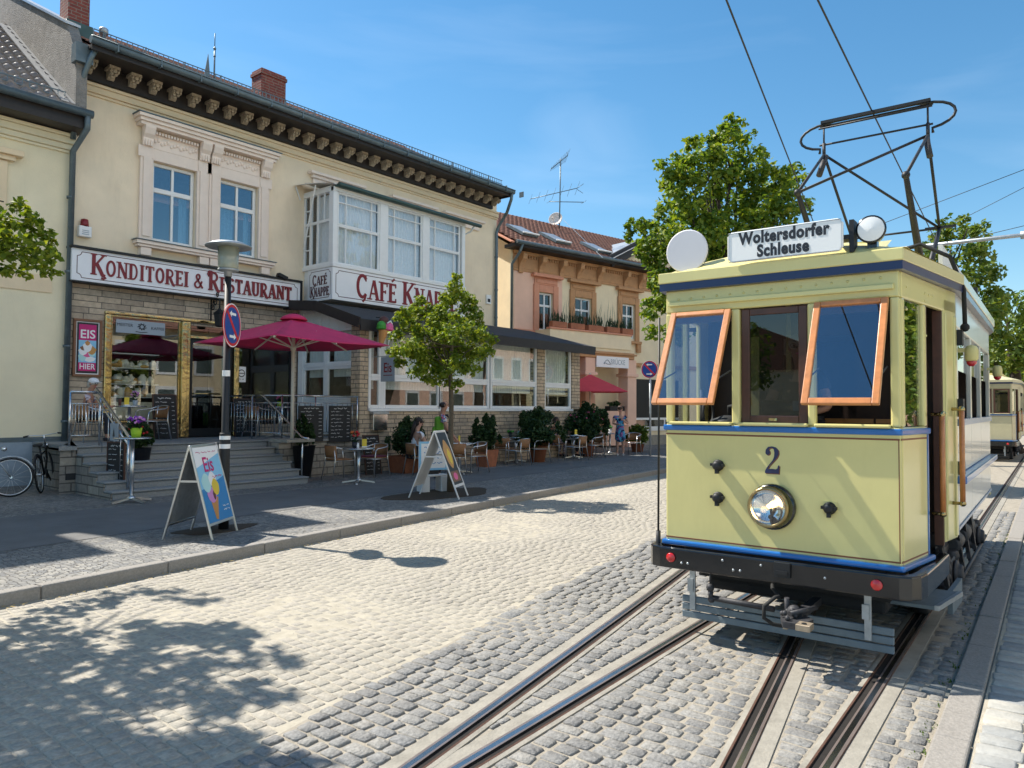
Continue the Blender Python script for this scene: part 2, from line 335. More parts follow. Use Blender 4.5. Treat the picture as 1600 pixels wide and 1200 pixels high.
M['shirt_pat'] = patterned('shirt_pat', [(.55, .52, .55), (.12, .15, .3), (.45, .08, .12), (.6, .6, .62)], 26)
M['dress_pat'] = patterned('dress_pat', [(.02, .05, .16), (.05, .28, .5), (.01, .02, .05), (.10, .40, .6), (.3, .12, .3)], 14)
M['blouse_pat'] = patterned('blouse_pat', [(.25, .2, .25), (.5, .45, .5), (.12, .1, .14)], 30)
M['glass_up'] = glass('glass_up', .10, 1.5, (.62, .74, .80))
M['glass_bay'] = glass('glass_bay', .015, 1.1, (.93, .95, .96))
M['glass_shop'] = glass('glass_shop', .02, 1.5, (.9, .92, .9))
M['glass_annex'] = glass('glass_annex', .01, 1.3, (.92, .94, .92))
M['glass_tram'] = glass('glass_tram', .09, 1.9, (.80, .85, .89))
M['glass_dark'] = glass('glass_dark', .015, 1.2, (.45, .48, .5))
M['glass_orange'] = glass('glass_orange', .03, 1.2, (.35, .4, .4))
M['leaf_street'] = leafmat('leaf_street', [(.06, .11, .012), (.12, .19, .018), (.19, .25, .022), (.26, .29, .03)])
M['leaf_big'] = leafmat('leaf_big', [(.045, .10, .012), (.09, .17, .02), (.17, .245, .026), (.26, .30, .03)])
M['leaf_far'] = leafmat('leaf_far', [(.05, .105, .018), (.10, .16, .025), (.17, .21, .035)])
M['leaf_shrub'] = leafmat('leaf_shrub', [(.015, .04, .012), (.03, .065, .02), (.045, .09, .022)], .2)
M['leaf_lime'] = leafmat('leaf_lime', [(.08, .13, .02), (.15, .2, .03)], .3)
for k, c in dict(purple=(.25, .03, .42), red=(.5, .015, .02), pink=(.75, .12, .3), yellow=(.75, .55, .05), orange_fl=(.6, .15, .03), green=(.05, .3, .03), sky_pr=(.25, .55, .78), deep_pr=(.03, .22, .5), magenta_pr=(.55, .01, .16), mint=(.45, .72, .72), cone=(.55, .25, .07), choc=(.10, .03, .02), white_pr=(.85, .85, .85), lilac=(.6, .25, .55), print_black=(.015, .018, .025), signblue=(.012, .06, .30), signred=(.6, .015, .02), food=(.55, .28, .08), brown_pr=(.22, .10, .05), grey_pr=(.33, .38, .43), bottle=(.02, .05, .03)).items(): dm(k, c, .45)
# ================================================================== GROUND, ROAD, TRACK, PAVEMENTS
TA = math.radians(3.175); TD = Vector((math.cos(TA), math.sin(TA), 0)); TN = Vector((-math.sin(TA), math.cos(TA), 0))
def TP(s, n, z=0.): return TD*s + TN*n + Vector((0, 0, z))
def tst(p): return p.x*TD.x+p.y*TD.y, p.x*TN.x+p.y*TN.y
rng = np.random.default_rng(3)
_k = [AG(*q) for q in [(0, 926), (96, 908), (248, 885), (376, 856), (538, 827), (640, 804), (733, 788.6), (827, 771), (1041, 732)]]
_kf = np.polyfit([p.x for p in _k], [p.y for p in _k], 2)
def kerb_y(x):
    xx = min(max(x, 1.), 17.); y = float(np.polyval(_kf, xx)); sl = float(np.polyval(np.polyder(_kf), xx)); return y + sl*(x-xx)
def bound_n(s): return float(np.interp(s, [-20, 1.5, 3.43, 5.44, 9.49, 14, 25, 90], [.3, 3.22, 3.55, 3.885, 4.445, 5.05, 6.4, 12]))
_qa = np.polyfit([2.667, 4.16, 7.604], [2.576, 2.786, 3.298], 2)
def railA(s):
    t = min(max(s, 1.), 8.); return float(np.polyval(_qa, t)) + float(np.polyval(np.polyder(_qa), t))*(s-t)
GAUGE = 1.45
def railB(s): return 2.375
def rail2(s): return .925
def rail1(s): return railA(s+.19)-GAUGE*1.01
g = MB(); g.add([(-900, -900, -.06), (900, -900, -.06), (900, 900, -.06), (-900, 900, -.06)], [(0, 1, 2, 3)]); tag(g.build('ground', M['concrete']), 'flat ground reaching out to the horizon', 'ground', kind='structure')
def sheet(name, xs, ylo, yhi, dz, m, ny=12):
    b = MB(); vs = []; fs = []
    for x in xs:
        a, c = ylo(x), yhi(x)
        for j in range(ny+1): y = a+(c-a)*j/ny; vs.append((x, y, gz(x, y)+dz))
    for i in range(len(xs)-1):
        for j in range(ny): fs.append((i*(ny+1)+j, (i+1)*(ny+1)+j, (i+1)*(ny+1)+j+1, i*(ny+1)+j+1))
    b.add(vs, fs); return b.build(name, m)
XS = [-30+i for i in range(56)]+[26+3*i for i in range(34)]
tag(sheet('road', XS, lambda x: -3.5, kerb_y, 0, M['sand']), 'pale sandy cobbled roadway between the kerbs', 'road', kind='structure')
# track bed under the setts
tb = MB(); vs = []; fs = []; SS = [-14+i*.75 for i in range(150)]
for i, s in enumerate(SS):
    for j, n in enumerate((.53, 1.65, bound_n(s))): p = TP(s, n); vs.append((p.x, p.y, gz(p.x, p.y)+.004))
for i in range(len(SS)-1):
    for j in range(2): a = i*3+j; fs.append((a, a+3, a+4, a+1))
tb.add(vs, fs); tag(tb.build('track_bed', M['sand_grey']), 'sandy bed between the grey setts of the tram track', 'track bed', kind='structure')
def paving(name, m, cells, h, z0, npt=8, label=None, cat=None):
    """one mesh of separate worn stones: cells = (x, y, half length, half width, angle)"""
    c = np.array(cells); N = len(c); k = npt
    base = np.array([(-1, -.8), (-.86, -1), (.86, -1), (1, -.8), (1, .8), (.86, 1), (-.86, 1), (-1, .8)]) if k == 8 else np.array([(-1, -1), (1, -1), (1, 1), (-1, 1)], float)
    loc = base[None]*(1+rng.uniform(-.085, .085, (N, k, 2)))
    loc[:, :, 0] *= c[:, 2][:, None]; loc[:, :, 1] *= c[:, 3][:, None]
    ca, sa = np.cos(c[:, 4])[:, None], np.sin(c[:, 4])[:, None]
    tilt = rng.uniform(-.02, .02, (N, 2)); hh = h+rng.uniform(-.35, .35, N)*h; X_, Y_ = c[:, 0], c[:, 1]; lf = np.sin(X_*1.1+Y_*.7)+np.sin(X_*.45-Y_*1.3+1)+np.sin(X_*2.3+Y_*1.9+2)*.6+np.sin(Y_*3.1-X_*.9)*.5; hh = hh-h*.55*np.clip(lf, -.2, 1.6)
    zg = np.array([gz(a, b) for a, b in c[:, :2]])+z0
    def ring(f, dz):
        q = loc*f; x = q[..., 0]*ca-q[..., 1]*sa; y = q[..., 0]*sa+q[..., 1]*ca
        z = zg[:, None]+hh[:, None]+dz+x*tilt[:, :1]+y*tilt[:, 1:]
        return np.stack([x+c[:, :1], y+c[:, 1:2], z], -1)
    R = np.concatenate([ring(1.0, -.03), ring(1.0, -.006), ring(.90, 0)], 1)
    V = R.reshape(-1, 3); F = []
    idx = np.arange(N)[:, None]*(3*k)
    for r in range(2):
        for j in range(k):
            F.append(np.concatenate([idx+r*k+j, idx+r*k+(j+1) % k, idx+(r+1)*k+(j+1) % k, idx+(r+1)*k+j], 1))
    Q = np.stack(F, 1).reshape(-1, 4); T = (idx+2*k+np.arange(k)[None]).reshape(-1, k)
    me = bpy.data.meshes.new(name); me.vertices.add(len(V)); me.vertices.foreach_set('co', V.ravel())
    nl = Q.size+T.size; me.loops.add(nl); me.loops.foreach_set('vertex_index', np.concatenate([Q.ravel(), T.ravel()]))
    npoly = len(Q)+len(T); me.polygons.add(npoly)
    me.polygons.foreach_set('loop_start', np.concatenate([np.arange(len(Q))*4, Q.size+np.arange(len(T))*k]))
    t = rng.uniform(0, 1, N); at = me.attributes.new('tint', 'FLOAT', 'FACE'); at.data.foreach_set('value', np.concatenate([np.repeat(t, 2*k), t]).astype(np.float32))
    me.materials.append(m); me.update(calc_edges=True); me.validate()
    o = bpy.data.objects.new(name, me); sc.collection.objects.link(o); tag(o, label, cat, kind='structure'); return o
def wob(x, y, a): return a*(math.sin(x*1.7+y*.9)+math.sin(x*.63-y*2.1+1)+math.sin(y*1.3+x*3.1+2))
# grey setts round the rails
cells = []; s = 1.4; r = 0
RL = [(railA, 1), (railB, 1), (rail1, -1), (rail2, -1)]
while s < 15.5:
    rs = rnd.uniform(.094, .114) if s < 11 else .15
    blk = sorted([(fn(s)-.117, fn(s)+.123) if sg > 0 else (fn(s)-.123, fn(s)+.117) for fn, sg in RL]); free = []; c0 = .565
    for lo, hi in blk:
        if lo > c0: free.append((c0, lo))
        c0 = max(c0, hi)
    if bound_n(s) > c0: free.append((c0, bound_n(s)+jit(.03)))
    for lo, hi in free:
        wd = hi-lo
        if wd < .045: continue
        k = max(1, int(round(wd/rnd.uniform(.118, .155)))); cu = sorted([lo]+[lo+wd*(i+jit(.22))/k for i in range(1, k)]+[hi])
        for i in range(k):
            ln = cu[i+1]-cu[i]; nc = (cu[i]+cu[i+1])/2; p = TP(s+wob(nc*2, s, .006)+jit(.006), nc); cells.append((p.x, p.y, ln/2-.009-rnd.uniform(0, .004), rs/2-.0075-rnd.uniform(0, .003), TA+PI/2+jit(.05)))
    s += rs; r += 1
paving('sett_paving', M['sett'], cells, .010, .004, 8, 'grey granite setts laid in rows around the tram rails', 'paving')
# pale cobbles of the roadway
cells = []
x = -1.5
while x < 24:
    y = kerb_y(x)-.05-rnd.uniform(0, .06); q = .098 if x < 13 else .13
    lowy = -1
    while y > 1.0:
        ln = rnd.uniform(.085, .15) if x < 13 else rnd.uniform(.12, .19); yc = y-ln/2
        xx = x+wob(x*.6, yc*.8, .012)+.05*math.sin(yc*1.6)
        s, n = tst(Vector((xx, yc, 0)))
        if n < bound_n(s)+ln/2-.02: break
        cells.append((xx, yc, q/2-.003-rnd.uniform(0, .003), ln/2-.0035, jit(.05))); y -= ln
    x += q
# perpendicular rows right along the kerb are part of the same field
paving('cobble_paving', M['cobble'], cells, .005, .0, 8, 'pale worn cobbles of the roadway', 'paving')
# rails
def sweep(name, fn, sg, s0, s1, prof, mats, label):
    b = MB(); st = [s0+(s1-s0)*i/120 for i in range(121)]; k = len(prof); vs = []; fs = []; mi = []
    for s_ in st:
        for o, z, _ in prof: p = TP(s_, fn(s_)+o*sg); vs.append((p.x, p.y, z+gz(p.x, p.y)))
    for i in range(len(st)-1):
        for j in range(k-1):
            q = (i*k+j, i*k+j+1, (i+1)*k+j+1, (i+1)*k+j); b.f.append(q if sg > 0 else q[::-1]); b.mi.append(prof[j][2]); b.sm.append(False)
    b.v = vs; o = b.build(name, mats); return tag(o, label, 'rail', 'tram rails', kind='structure')
# (offset from the running edge outwards, height, material of the strip that follows)
PROF = [(-.116, -.01, 0), (-.115, .0125, 0), (-.086, .0145, 2), (-.073, .017, 2), (-.072, .0065, 3), (-.031, .0065, 3), (-.030, .019, 1), (-.018, .0205, 4), (.012, .0212, 1), (.028, .021, 2), (.032, .012, 0), (.12, .0115, 0), (.121, -.01, 0)]
RM = [M['concrete'], M['rail_top'], M['rail_rust'], M['groove'], M['rail_steel']]
sweep('rail', railB, 1, -4, 70, PROF, RM, 'left rail of the straight track running under the tram')
sweep('rail', rail2, -1, -4, 70, PROF, RM, 'right rail of the straight track running along the near kerb')
sweep('rail', railA, 1, -4, 70, PROF, RM, 'outermost left rail of the track that branches away from the tram')
sweep('rail', rail1, -1, -4, 70, PROF, RM, 'inner rail of the branching track that vanishes beneath the tram')
# mosaic stone pavement
def mosaic(name, scale, cols, joint, jw=.08, bump=.7):
    m = bpy.data.materials.new(name); m.use_nodes = True; n = m.node_tree.nodes; l = m.node_tree.links; p = n['Principled BSDF']; p.inputs['Roughness'].default_value = .8
    gg = n.new('ShaderNodeNewGeometry'); v = n.new('ShaderNodeTexVoronoi'); v.inputs['Scale'].default_value = scale; v.inputs['Randomness'].default_value = .6; l.new(gg.outputs['Position'], v.inputs['Vector'])
    v2 = n.new('ShaderNodeTexVoronoi'); v2.feature = 'DISTANCE_TO_EDGE'; v2.inputs['Scale'].default_value = scale; v2.inputs['Randomness'].default_value = .6; l.new(gg.outputs['Position'], v2.inputs['Vector'])
    s = n.new('ShaderNodeSeparateColor'); l.new(v.outputs['Color'], s.inputs[0]); rp = n.new('ShaderNodeValToRGB'); l.new(s.outputs[0], rp.inputs[0])
    rp.color_ramp.elements[0].color = (*cols[0], 1); rp.color_ramp.elements[1].color = (*cols[1], 1)
    nz = n.new('ShaderNodeTexNoise'); nz.inputs['Scale'].default_value = .9; nz.inputs['Detail'].default_value = 6; l.new(gg.outputs['Position'], nz.inputs['Vector'])
    mr = n.new('ShaderNodeMapRange'); mr.inputs[1].default_value = .3; mr.inputs[2].default_value = .7; mr.inputs[3].default_value = .78; mr.inputs[4].default_value = 1.15; l.new(nz.outputs[0], mr.inputs[0])
    mu = n.new('ShaderNodeMixRGB'); mu.blend_type = 'MULTIPLY'; mu.inputs[0].default_value = 1; l.new(rp.outputs[0], mu.inputs[1]); l.new(mr.outputs[0], mu.inputs[2])
    e = n.new('ShaderNodeMapRange'); e.inputs[1].default_value = 0; e.inputs[2].default_value = jw; l.new(v2.outputs['Distance'], e.inputs[0])
    mx = n.new('ShaderNodeMixRGB'); mx.inputs[1].default_value = (*joint, 1); l.new(e.outputs[0], mx.inputs[0]); l.new(mu.outputs[0], mx.inputs[2]); l.new(mx.outputs[0], p.inputs['Base Color'])
    bp = n.new('ShaderNodeBump'); bp.inputs['Strength'].default_value = bump; bp.inputs['Distance'].default_value = .02; l.new(e.outputs[0], bp.inputs['Height']); l.new(bp.outputs[0], p.inputs['Normal']); return m
M['mosaic'] = mosaic('mosaic', 17, ((.15, .152, .155), (.30, .285, .255)), (.10, .09, .075))
tag(sheet('pavement', XS, lambda x: kerb_y(x)+.13, lambda x: 34, .12, M['mosaic'], 30), 'small mosaic stone pavement in front of the cafe', 'pavement', kind='structure')
tag(sheet('footpath', [-14+i for i in range(45)], lambda x: kerb_y(x)+2.05, lambda x: max(kerb_y(x)+3.9, 12.6), .125, M['asphalt']), 'smooth dark asphalt strip along the middle of the pavement', 'footpath', kind='structure')
def kerbstones(name, pts, w, h, m, label, ln=1.05, zb=-.03):
    b = MB()
    for i in range(len(pts)-1):
        a, c = Vector(pts[i]), Vector(pts[i+1]); d = (c-a); T = frame(a, d); L_ = d.length
        b.box(.004, L_-.004, 0, w, zb, h+jit(.004), 0, T)
    o = b.build(name, m, None, .018, 2); return tag(o, label, 'kerb', kind='structure')
pts = []; x = -10
while x < 60: y = kerb_y(x); pts.append((x, y, gz(x, y))); x += 1.25
kerbstones('kerb', pts, .135, .126, M['kerb'], 'long granite kerbstones edging the cafe pavement')
pts = [TP(-3+i*.95, .55) for i in range(60)]
b = MB()
for i in range(len(pts)-1):
    T = frame(pts[i], TD); b.box(.003, .945, -.17, 0, -.05, .036+jit(.004), 0, T)
tag(b.build('platform_kerb', M['kerb'], None, .012), 'narrow granite kerb beside the tram on the right', 'kerb', kind='structure')
b = MB(); T = frame(TP(-20, 0), TD); b.box(0, 120, -14, .37, -.05, .012, 0, T); tag(b.build('platform_bed', M['sand']), 'sandy bed of the right hand pavement', 'pavement', kind='structure')
cells = []; s = -.5
while s < 24:
    n = .36; rs = .145
    k = 0
    while n > -1.6:
        ln = rnd.uniform(.19, .25) if k < 3 else rnd.uniform(.12, .17); p = TP(s+jit(.006), n-ln/2); cells.append((p.x, p.y, rs/2-.006, ln/2-.007, TA+jit(.03))); n -= ln; k += 1
    s += rs
paving('platform_paving', M['flag'], cells, .012, .014, 8, 'squared grey stone paving right of the tram', 'paving')
# loose sand and weeds in the gutter
def sprigs(name, pts, m, label, h=.05, n=7):
    b = MB()
    for p in pts:
        for _ in range(n):
            a = rnd.uniform(0, 2*PI); l_ = h*rnd.uniform(.5, 1.3); w_ = .004+.003*rnd.random(); o = Vector((p[0]+jit(.03), p[1]+jit(.03), p[2])); d = Vector((math.cos(a)*l_*.7, math.sin(a)*l_*.7, l_)); q = Vector((-math.sin(a), math.cos(a), 0))*w_
            b.add([o-q, o+q, o+d*.6+q*.8, o+d, o+d*.6-q*.8], [(0, 1, 2, 3, 4)])
    return tag(b.build(name, m), label, 'grass', kind='stuff')
pg = []
for i in range(90):
    s = rnd.uniform(2.5, 13); p = TP(s, .565+abs(rnd.gauss(0, .03))); pg.append((p.x, p.y, .005))
sprigs('gutter_grass', pg, M['leaf_lime'], 'thin weeds growing along the right hand kerb', .017, 4)
dm('straw', (.42, .30, .12), .95)
pg = []
for i in range(420):
    x = rnd.uniform(.5, 14); pg.append((x, kerb_y(x)-abs(rnd.gauss(0, .07))-.01, .008+gz(x, kerb_y(x))))
b = MB()
for p in pg:
    a = rnd.uniform(0, PI); d = Vector((math.cos(a), math.sin(a), 0))*.016; q = Vector((-d.y, d.x, 0))*.5; c = Vector(p)+Vector((0, 0, .006)); b.add([c-d, c-q+Vector((0, 0, .004)), c+d, c+q], [(0, 1, 2, 3)])
tag(b.build('leaf_litter', M['straw']), 'dry blossom litter lying in the gutter along the kerb', 'litter', kind='stuff')
# soil round the street tree and the lamp post
tp_ = AG(690, 772); b = MB(); poly = [(tp_.x+1.0*math.cos(a)*(1+.12*math.sin(3*a))*1.25, tp_.y+.62*math.sin(a)*(1+.1*math.cos(5*a))) for a in [2*PI*i/28 for i in range(28)]]
b.prism(poly, gz(tp_.x, tp_.y)+.08, gz(tp_.x, tp_.y)+.131); tag(b.build('tree_pit', M['soil']), 'dark earth bed round the foot of the small street tree', 'soil', kind='structure')
lp_ = AG(349, 827); b = MB(); b.prism([(lp_.x-.1+.55*math.cos(a)*(1+.2*math.sin(3*a+1)), lp_.y+.05+.3*math.sin(a)) for a in [2*PI*i/20 for i in range(20)]], .08, .1275); tag(b.build('soil_patch', M['soil']), 'patch of dark earth at the foot of the lamp post', 'soil', kind='structure')
# ================================================================== BUILDINGS
YF = 17.45; YA = 14.70; ZT = 1.0                     # cafe facade, annex front, terrace height
def rectY(xl, yt, xr, yb, Y): a = AY(xl, yt, Y); c = AY(xr, yb, Y); return a.x, c.x, c.z, a.z     # x0, x1, z0, z1
def holed_wall(b, x0, x1, z0, z1, holes, Y, depth, m=0, mr=None, axis='y', sgn=1):
    """front skin of a wall in a y = Y plane (or x = Y plane) with reveals running inwards round each hole"""
    xs = sorted({x0, x1}|{h[0] for h in holes}|{h[1] for h in holes}); zs = sorted({z0, z1}|{h[2] for h in holes}|{h[3] for h in holes})
    P = (lambda u, z, d=0: (u, Y+d, z)) if axis == 'y' else (lambda u, z, d=0: (Y+d, u, z))
    for i in range(len(xs)-1):
        for j in range(len(zs)-1):
            cx, cz = (xs[i]+xs[i+1])/2, (zs[j]+zs[j+1])/2
            if any(h[0] < cx < h[1] and h[2] < cz < h[3] for h in holes): continue
            b.quad(P(xs[i], zs[j]), P(xs[i+1], zs[j]), P(xs[i+1], zs[j+1]), P(xs[i], zs[j+1]), m)
    mr = m if mr is None else mr; d = depth*sgn
    for a, c, e, f in holes:
        b.quad(P(a, e), P(a, e, d), P(a, f, d), P(a, f), mr); b.quad(P(c, e, d), P(c, e), P(c, f), P(c, f, d), mr)
        b.quad(P(a, f), P(a, f, d), P(c, f, d), P(c, f), mr); b.quad(P(a, e, d), P(a, e), P(c, e), P(c, e, d), mr)
def curtain(b, x0, x1, z0, z1, Y, amp=.03, wl=.11, gap=None, axis='y', m=0):
    n = max(8, int((x1-x0)/wl*6)); vs = []; fs = []
    for i in range(n+1):
        u = x0+(x1-x0)*i/n; a = amp*math.sin(2*PI*u/wl+1.3*math.sin(u*5))*(.6+.4*math.sin(u*3.1))
        for z in (z0, z1):
            aa = a*(1 if z == z0 else .6); vs.append((u, Y+aa, z) if axis == 'y' else (Y+aa, u, z))
    for i in range(n): fs.append((2*i, 2*i+2, 2*i+3, 2*i+1))
    b.add(vs, fs, m, None, True)
def window_y(par, x0, x1, z0, z1, Y, fw=.07, bars_v=(), bars_h=(), m=None, mg=None, depth=.07, bw=.045, cur=None, curd=.16, label=None, split=None):
    """a window in a y = Y plane: frame with bars, a pane behind it, maybe a curtain"""
    m = m or M['white']; mg = mg or M['glass_up']; f = MB()
    f.box(x0, x0+fw, Y, Y+depth, z0, z1); f.box(x1-fw, x1, Y, Y+depth, z0, z1)
    f.box(x0+fw, x1-fw, Y, Y+depth, z0, z0+fw); f.box(x0+fw, x1-fw, Y, Y+depth, z1-fw, z1)
    for zc, hw in bars_h: f.box(x0+fw, x1-fw, Y+.002, Y+depth-.002, zc-hw, zc+hw)
    for xc, hw, za, zb in bars_v: f.box(xc-hw, xc+hw, Y+.004, Y+depth-.004, za, zb)
    fo = f.build('window', m, par, .008, 1); p = MB(); yy = Y+depth*.55
    p.box(x0+fw*.5, x1-fw*.5, yy, yy+.006, z0+fw*.5, z1-fw*.5); p.build('pane', mg, fo)
    if cur:
        c = MB()
        for a, q, za, zb in cur: curtain(c, a, q, za, zb, Y+curd)
        c.build('curtain', M['curtain'], fo)
    if label: fo['label'] = label
    return fo
def pantiles(b, o, u, v, W, H, tw=.22, rh=.30, amp=.028, th=.02, m=0, ns=6, skip=None):
    """interlocking tiles: o eaves corner, u along the eaves, v up the slope"""
    o, u, v = Vector(o), Vector(u).normalized(), Vector(v).normalized(); n = u.cross(v).normalized()
    if n.z < 0: n = -n
    cols = int(round(W/tw)); tw = W/cols; rows = int(math.ceil(H/rh)); k = cols*ns+1
    for r in range(rows):
        va, vb = r*rh, min(H, (r+1)*rh+.03); vs = []; fs = []
        for (vv, lift) in ((va, -.004), (va, th+.012), (vb, .004)):
            for i in range(k):
                t = i/ns; a = amp*(math.sin(2*PI*t)+.35*math.sin(4*PI*t+.6)); q = o+u*(t*tw)+v*vv+n*(a+lift); vs.append(q)
        for i in range(k-1):
            fs.append((i, i+1, k+i+1, k+i)); fs.append((k+i, k+i+1, 2*k+i+1, 2*k+i))
        b.add(vs, fs, m, None, True)
# ---------------------------------------------------------------- the cafe
XL = AY(107, 600, YF).x; XR = AY(775.5, 400, YF).x; EZ = 9.33; XG = AY(801, 308, YF-1.02).x
cafe = thing('cafe_building', 'two storey cream cafe with dark bracketed eaves and stone clad ground floor', 'building', (0, 0, 0))
W1 = rectY(238, 251, 304, 388, YF); W2 = rectY(343, 277, 401, 402, YF)
for W_ in (W1, W2): pass
zw0, zw1 = W1[2], W1[3]; W1 = (W1[0], W1[1], zw0, zw1); W2 = (W2[0], W2[1], zw0, zw1)
SB = AY(112, 436, YF).z; ST = AY(112, 384, YF).z      # sign band
SHOP = (AY(167, 600, YF).x, AY(281, 600, YF).x, ZT+.44, 3.77); DOOR = (AY(294, 600, YF).x, AY(362, 600, YF).x, ZT, 3.73); RWIN = (AY(371, 600, YF).x, 11.69, ZT+.35, 3.73)
b = MB(); holed_wall(b, XL, XR, SB-.02, EZ-.35, [W1, W2], YF, .14)
b.quad((XR, YF, -.1), (XR, YF+10, -.1), (XR, YF+10, EZ), (XR, YF, EZ)); b.quad((XL, YF+10, -.1), (XL, YF, -.1), (XL, YF, EZ), (XL, YF+10, EZ)); b.quad((XR, YF+10, -.1), (XL, YF+10, -.1), (XL, YF+10, EZ), (XR, YF+10, EZ))
b.quad((XL, YF, EZ-.35), (XR, YF, EZ-.35), (XR, YF, EZ), (XL, YF, EZ))
b.build('wall', M['stucco'], cafe)
b = MB(); holed_wall(b, XL, 11.8, -.1, SB-.02, [SHOP, DOOR, RWIN], YF-.03, .12); b.quad((XL, YF, -.1), (XL, YF-.03, -.1), (XL, YF-.03, SB), (XL, YF, SB)); b.build('stone_cladding', M['clad'], cafe)
b = MB(); zc = EZ-.42                                  # moulding under the eaves
for i, (d, z0, z1) in enumerate(((.05, zc-.30, zc-.24), (.09, zc-.235, zc-.10), (.12, zc-.095, zc-.03))): b.box(XL, XR+.02, YF-d, YF+.01*i+.01, z0, z1)
b.build('moulding', M['trim_cream'], cafe, .015, 2)
b = MB(); b.box(XL-.05, XG, YF-.10, YF+.02, EZ-.40, EZ+.02); b.box(XL-.05, XG, YF-.92, YF-.1, EZ-.045, EZ+.02); b.box(XL-.05, XG, YF-.96, YF-.925, EZ-.10, EZ+.12); b.box(XG, XG+.04, YF-.96, YF+6, EZ-.1, EZ+.13)
b.build('eaves', M['dark_wood'], cafe)
b = MB(); cp = [(0, 0), (0, -.24), (.04, -.26), (.10, -.24), (.14, -.18), (.20, -.14), (.26, -.11), (.28, -.05), (.28, 0)]
b2 = None
x_a, x_b = AY(143, 107, YF-.35).x, AY(778, 326, YF-.35).x
def corbel_mesh():
    b = MB(); w_ = .085
    T = Matrix.Translation((0, YF-.10, EZ-.045)) @ Matrix(((0, 0, 1, 0), (-1, 0, 0, 0), (0, 1, 0, 0), (0, 0, 0, 1)))
    b.prism(cp, -w_*.82, w_*.82, T); b.box(-w_-.03, w_+.03, YF-.40, YF-.105, EZ-.115, EZ-.05)
    for sx in (-1, 1):
        b.tube([(sx*w_*.9, YF-.36+.05*math.cos(t), EZ-.16+.035*math.sin(t)) for t in [i*PI/5 for i in range(10)]], .02, 5)
        b.ball((sx*.045, YF-.33, EZ-.215), (.042, .045, .035), 7, 5)
    b.ball((0, YF-.25, EZ-.25), (.06, .05, .04), 8, 5); b.ball((0, YF-.40, EZ-.16), (.05, .03, .05), 8, 5)
    return b
c0 = corbel_mesh().build('corbel', M['corbel'], cafe); c0.location.x = x_a
for i in range(1, 30):
    c = c0.copy(); sc.collection.objects.link(c); c.parent = cafe; c.location.x = x_a+(x_b-x_a)*i/29
pit = math.radians(27.4); rv = (0, math.cos(pit), math.sin(pit))
b = MB(); pantiles(b, (XL+.05, YF-.86, EZ+.03), (1, 0, 0), rv, XG-.03-XL, 6.2); b.box(XL+.05, XG+.02, YF+4.6, YF+4.95, EZ+2.80, EZ+2.94)
b.quad((XL, YF-.84, EZ-.0), (XG+.02, YF-.84, EZ-.0), (XG+.02, YF+4.8, EZ+2.86), (XL, YF+4.8, EZ+2.86)); b.quad((XL, YF+4.8, EZ+2.86), (XG+.02, YF+4.8, EZ+2.86), (XG+.02, YF+10.4, EZ), (XL, YF+10.4, EZ)); b.add([(XG+.01, YF-.7, EZ), (XG+.01, YF+10.4, EZ), (XG+.01, YF+4.8, EZ+2.86)], [(0, 1, 2)])
rf = b.build('roof', M['tile'], cafe)
b = MB(); gy = YF-1.02
b.tube([(XL-.1, gy, EZ+.08), (XG+.06, gy, EZ+.05)], .085, 10); b.tube([(XL-.1, gy-.085, EZ+.125), (XG+.06, gy-.085, EZ+.10)], .014, 6)
for i in range(16): x = XL+.4+i*.92; b.box(x, x+.03, gy-.095, gy+.09, EZ-.03, EZ+.16)
b.build('gutter', M['zinc'], cafe)
b = MB(); sg = YF-.62; sz = EZ+.24                       # snow guard
for k, zz in enumerate((0, .13, .26)): b.bar((XL+.1, sg, sz+zz), (XG-.1, sg, sz+zz), .02, .018)
i = 0; x = XL+.1
while x < XG-.1: b.bar((x, sg, sz), (x, sg, sz+.26), .014, .014); x += .115
x = XL+.3
while x < XG-.1: b.bar((x, sg+.01, sz-.2), (x, sg+.01, sz+.28), .03, .02); b.bar((x, sg, sz+.2), (x, sg+.3, sz+.05), .015); x += .9
b.build('snow_guard', M['zinc'], rf)
# drain pipe at the right hand corner
b = MB(); px_ = XR-.10; b.tube([(XG-.03, gy, EZ+.02), (XG-.05, gy+.02, EZ-.22), ((XG+XR)/2-.05, gy+.35, EZ-.6), (px_+.1, YF-.1, EZ-.98), (px_, YF-.09, EZ-1.2), (px_, YF-.09, 4.55), (px_+.15, YF-.2, 4.3)], .055, 10)
for z in (7.2, 6, 5): b.tube([(px_, YF-.09, z), (px_, YF-.09, z+.05)], .068, 10)
b.build('downpipe', M['zinc'], cafe)
def chimney(x0, x1, Y0, z0, z1, nm='chimney'):
    b = MB(); d = .5; b.box(x0, x1, Y0, Y0+d, z0, z1); b.box(x0-.03, x1+.03, Y0-.03, Y0+d+.03, z1-.17, z1-.07); b.box(x0+.12, x1-.12, Y0+.1, Y0+d-.1, z1, z1+.02)
    o = b.build(nm, M['brick'], rf, .008, 1); f = MB(); f.box(x0-.05, x1+.05, Y0-.07, Y0+d+.05, z0, z0+.55); f.build('flashing', M['zinc_green'], o)
a = AY(408, 152, 18.2); c = AY(447, 118, 18.2); chimney(a.x, c.x, 18.2, a.z-.55, AY(427, 112, 18.2).z)
a = AY(106, 38, YF+.25); c = AY(140, 38, YF+.25); chimney(a.x, c.x, YF+.25, EZ+.35, EZ+2.6)
b = MB(); q = AY(162, 50, YF+.4); b.lathe([(.06, q.z-.5), (.06, q.z-.05), (.10, q.z-.05), (.10, q.z+.06), (.07, q.z+.09)], 10, Matrix.Translation((q.x, q.y, 0))); b.build('vent_pipe', M['galv'], rf)
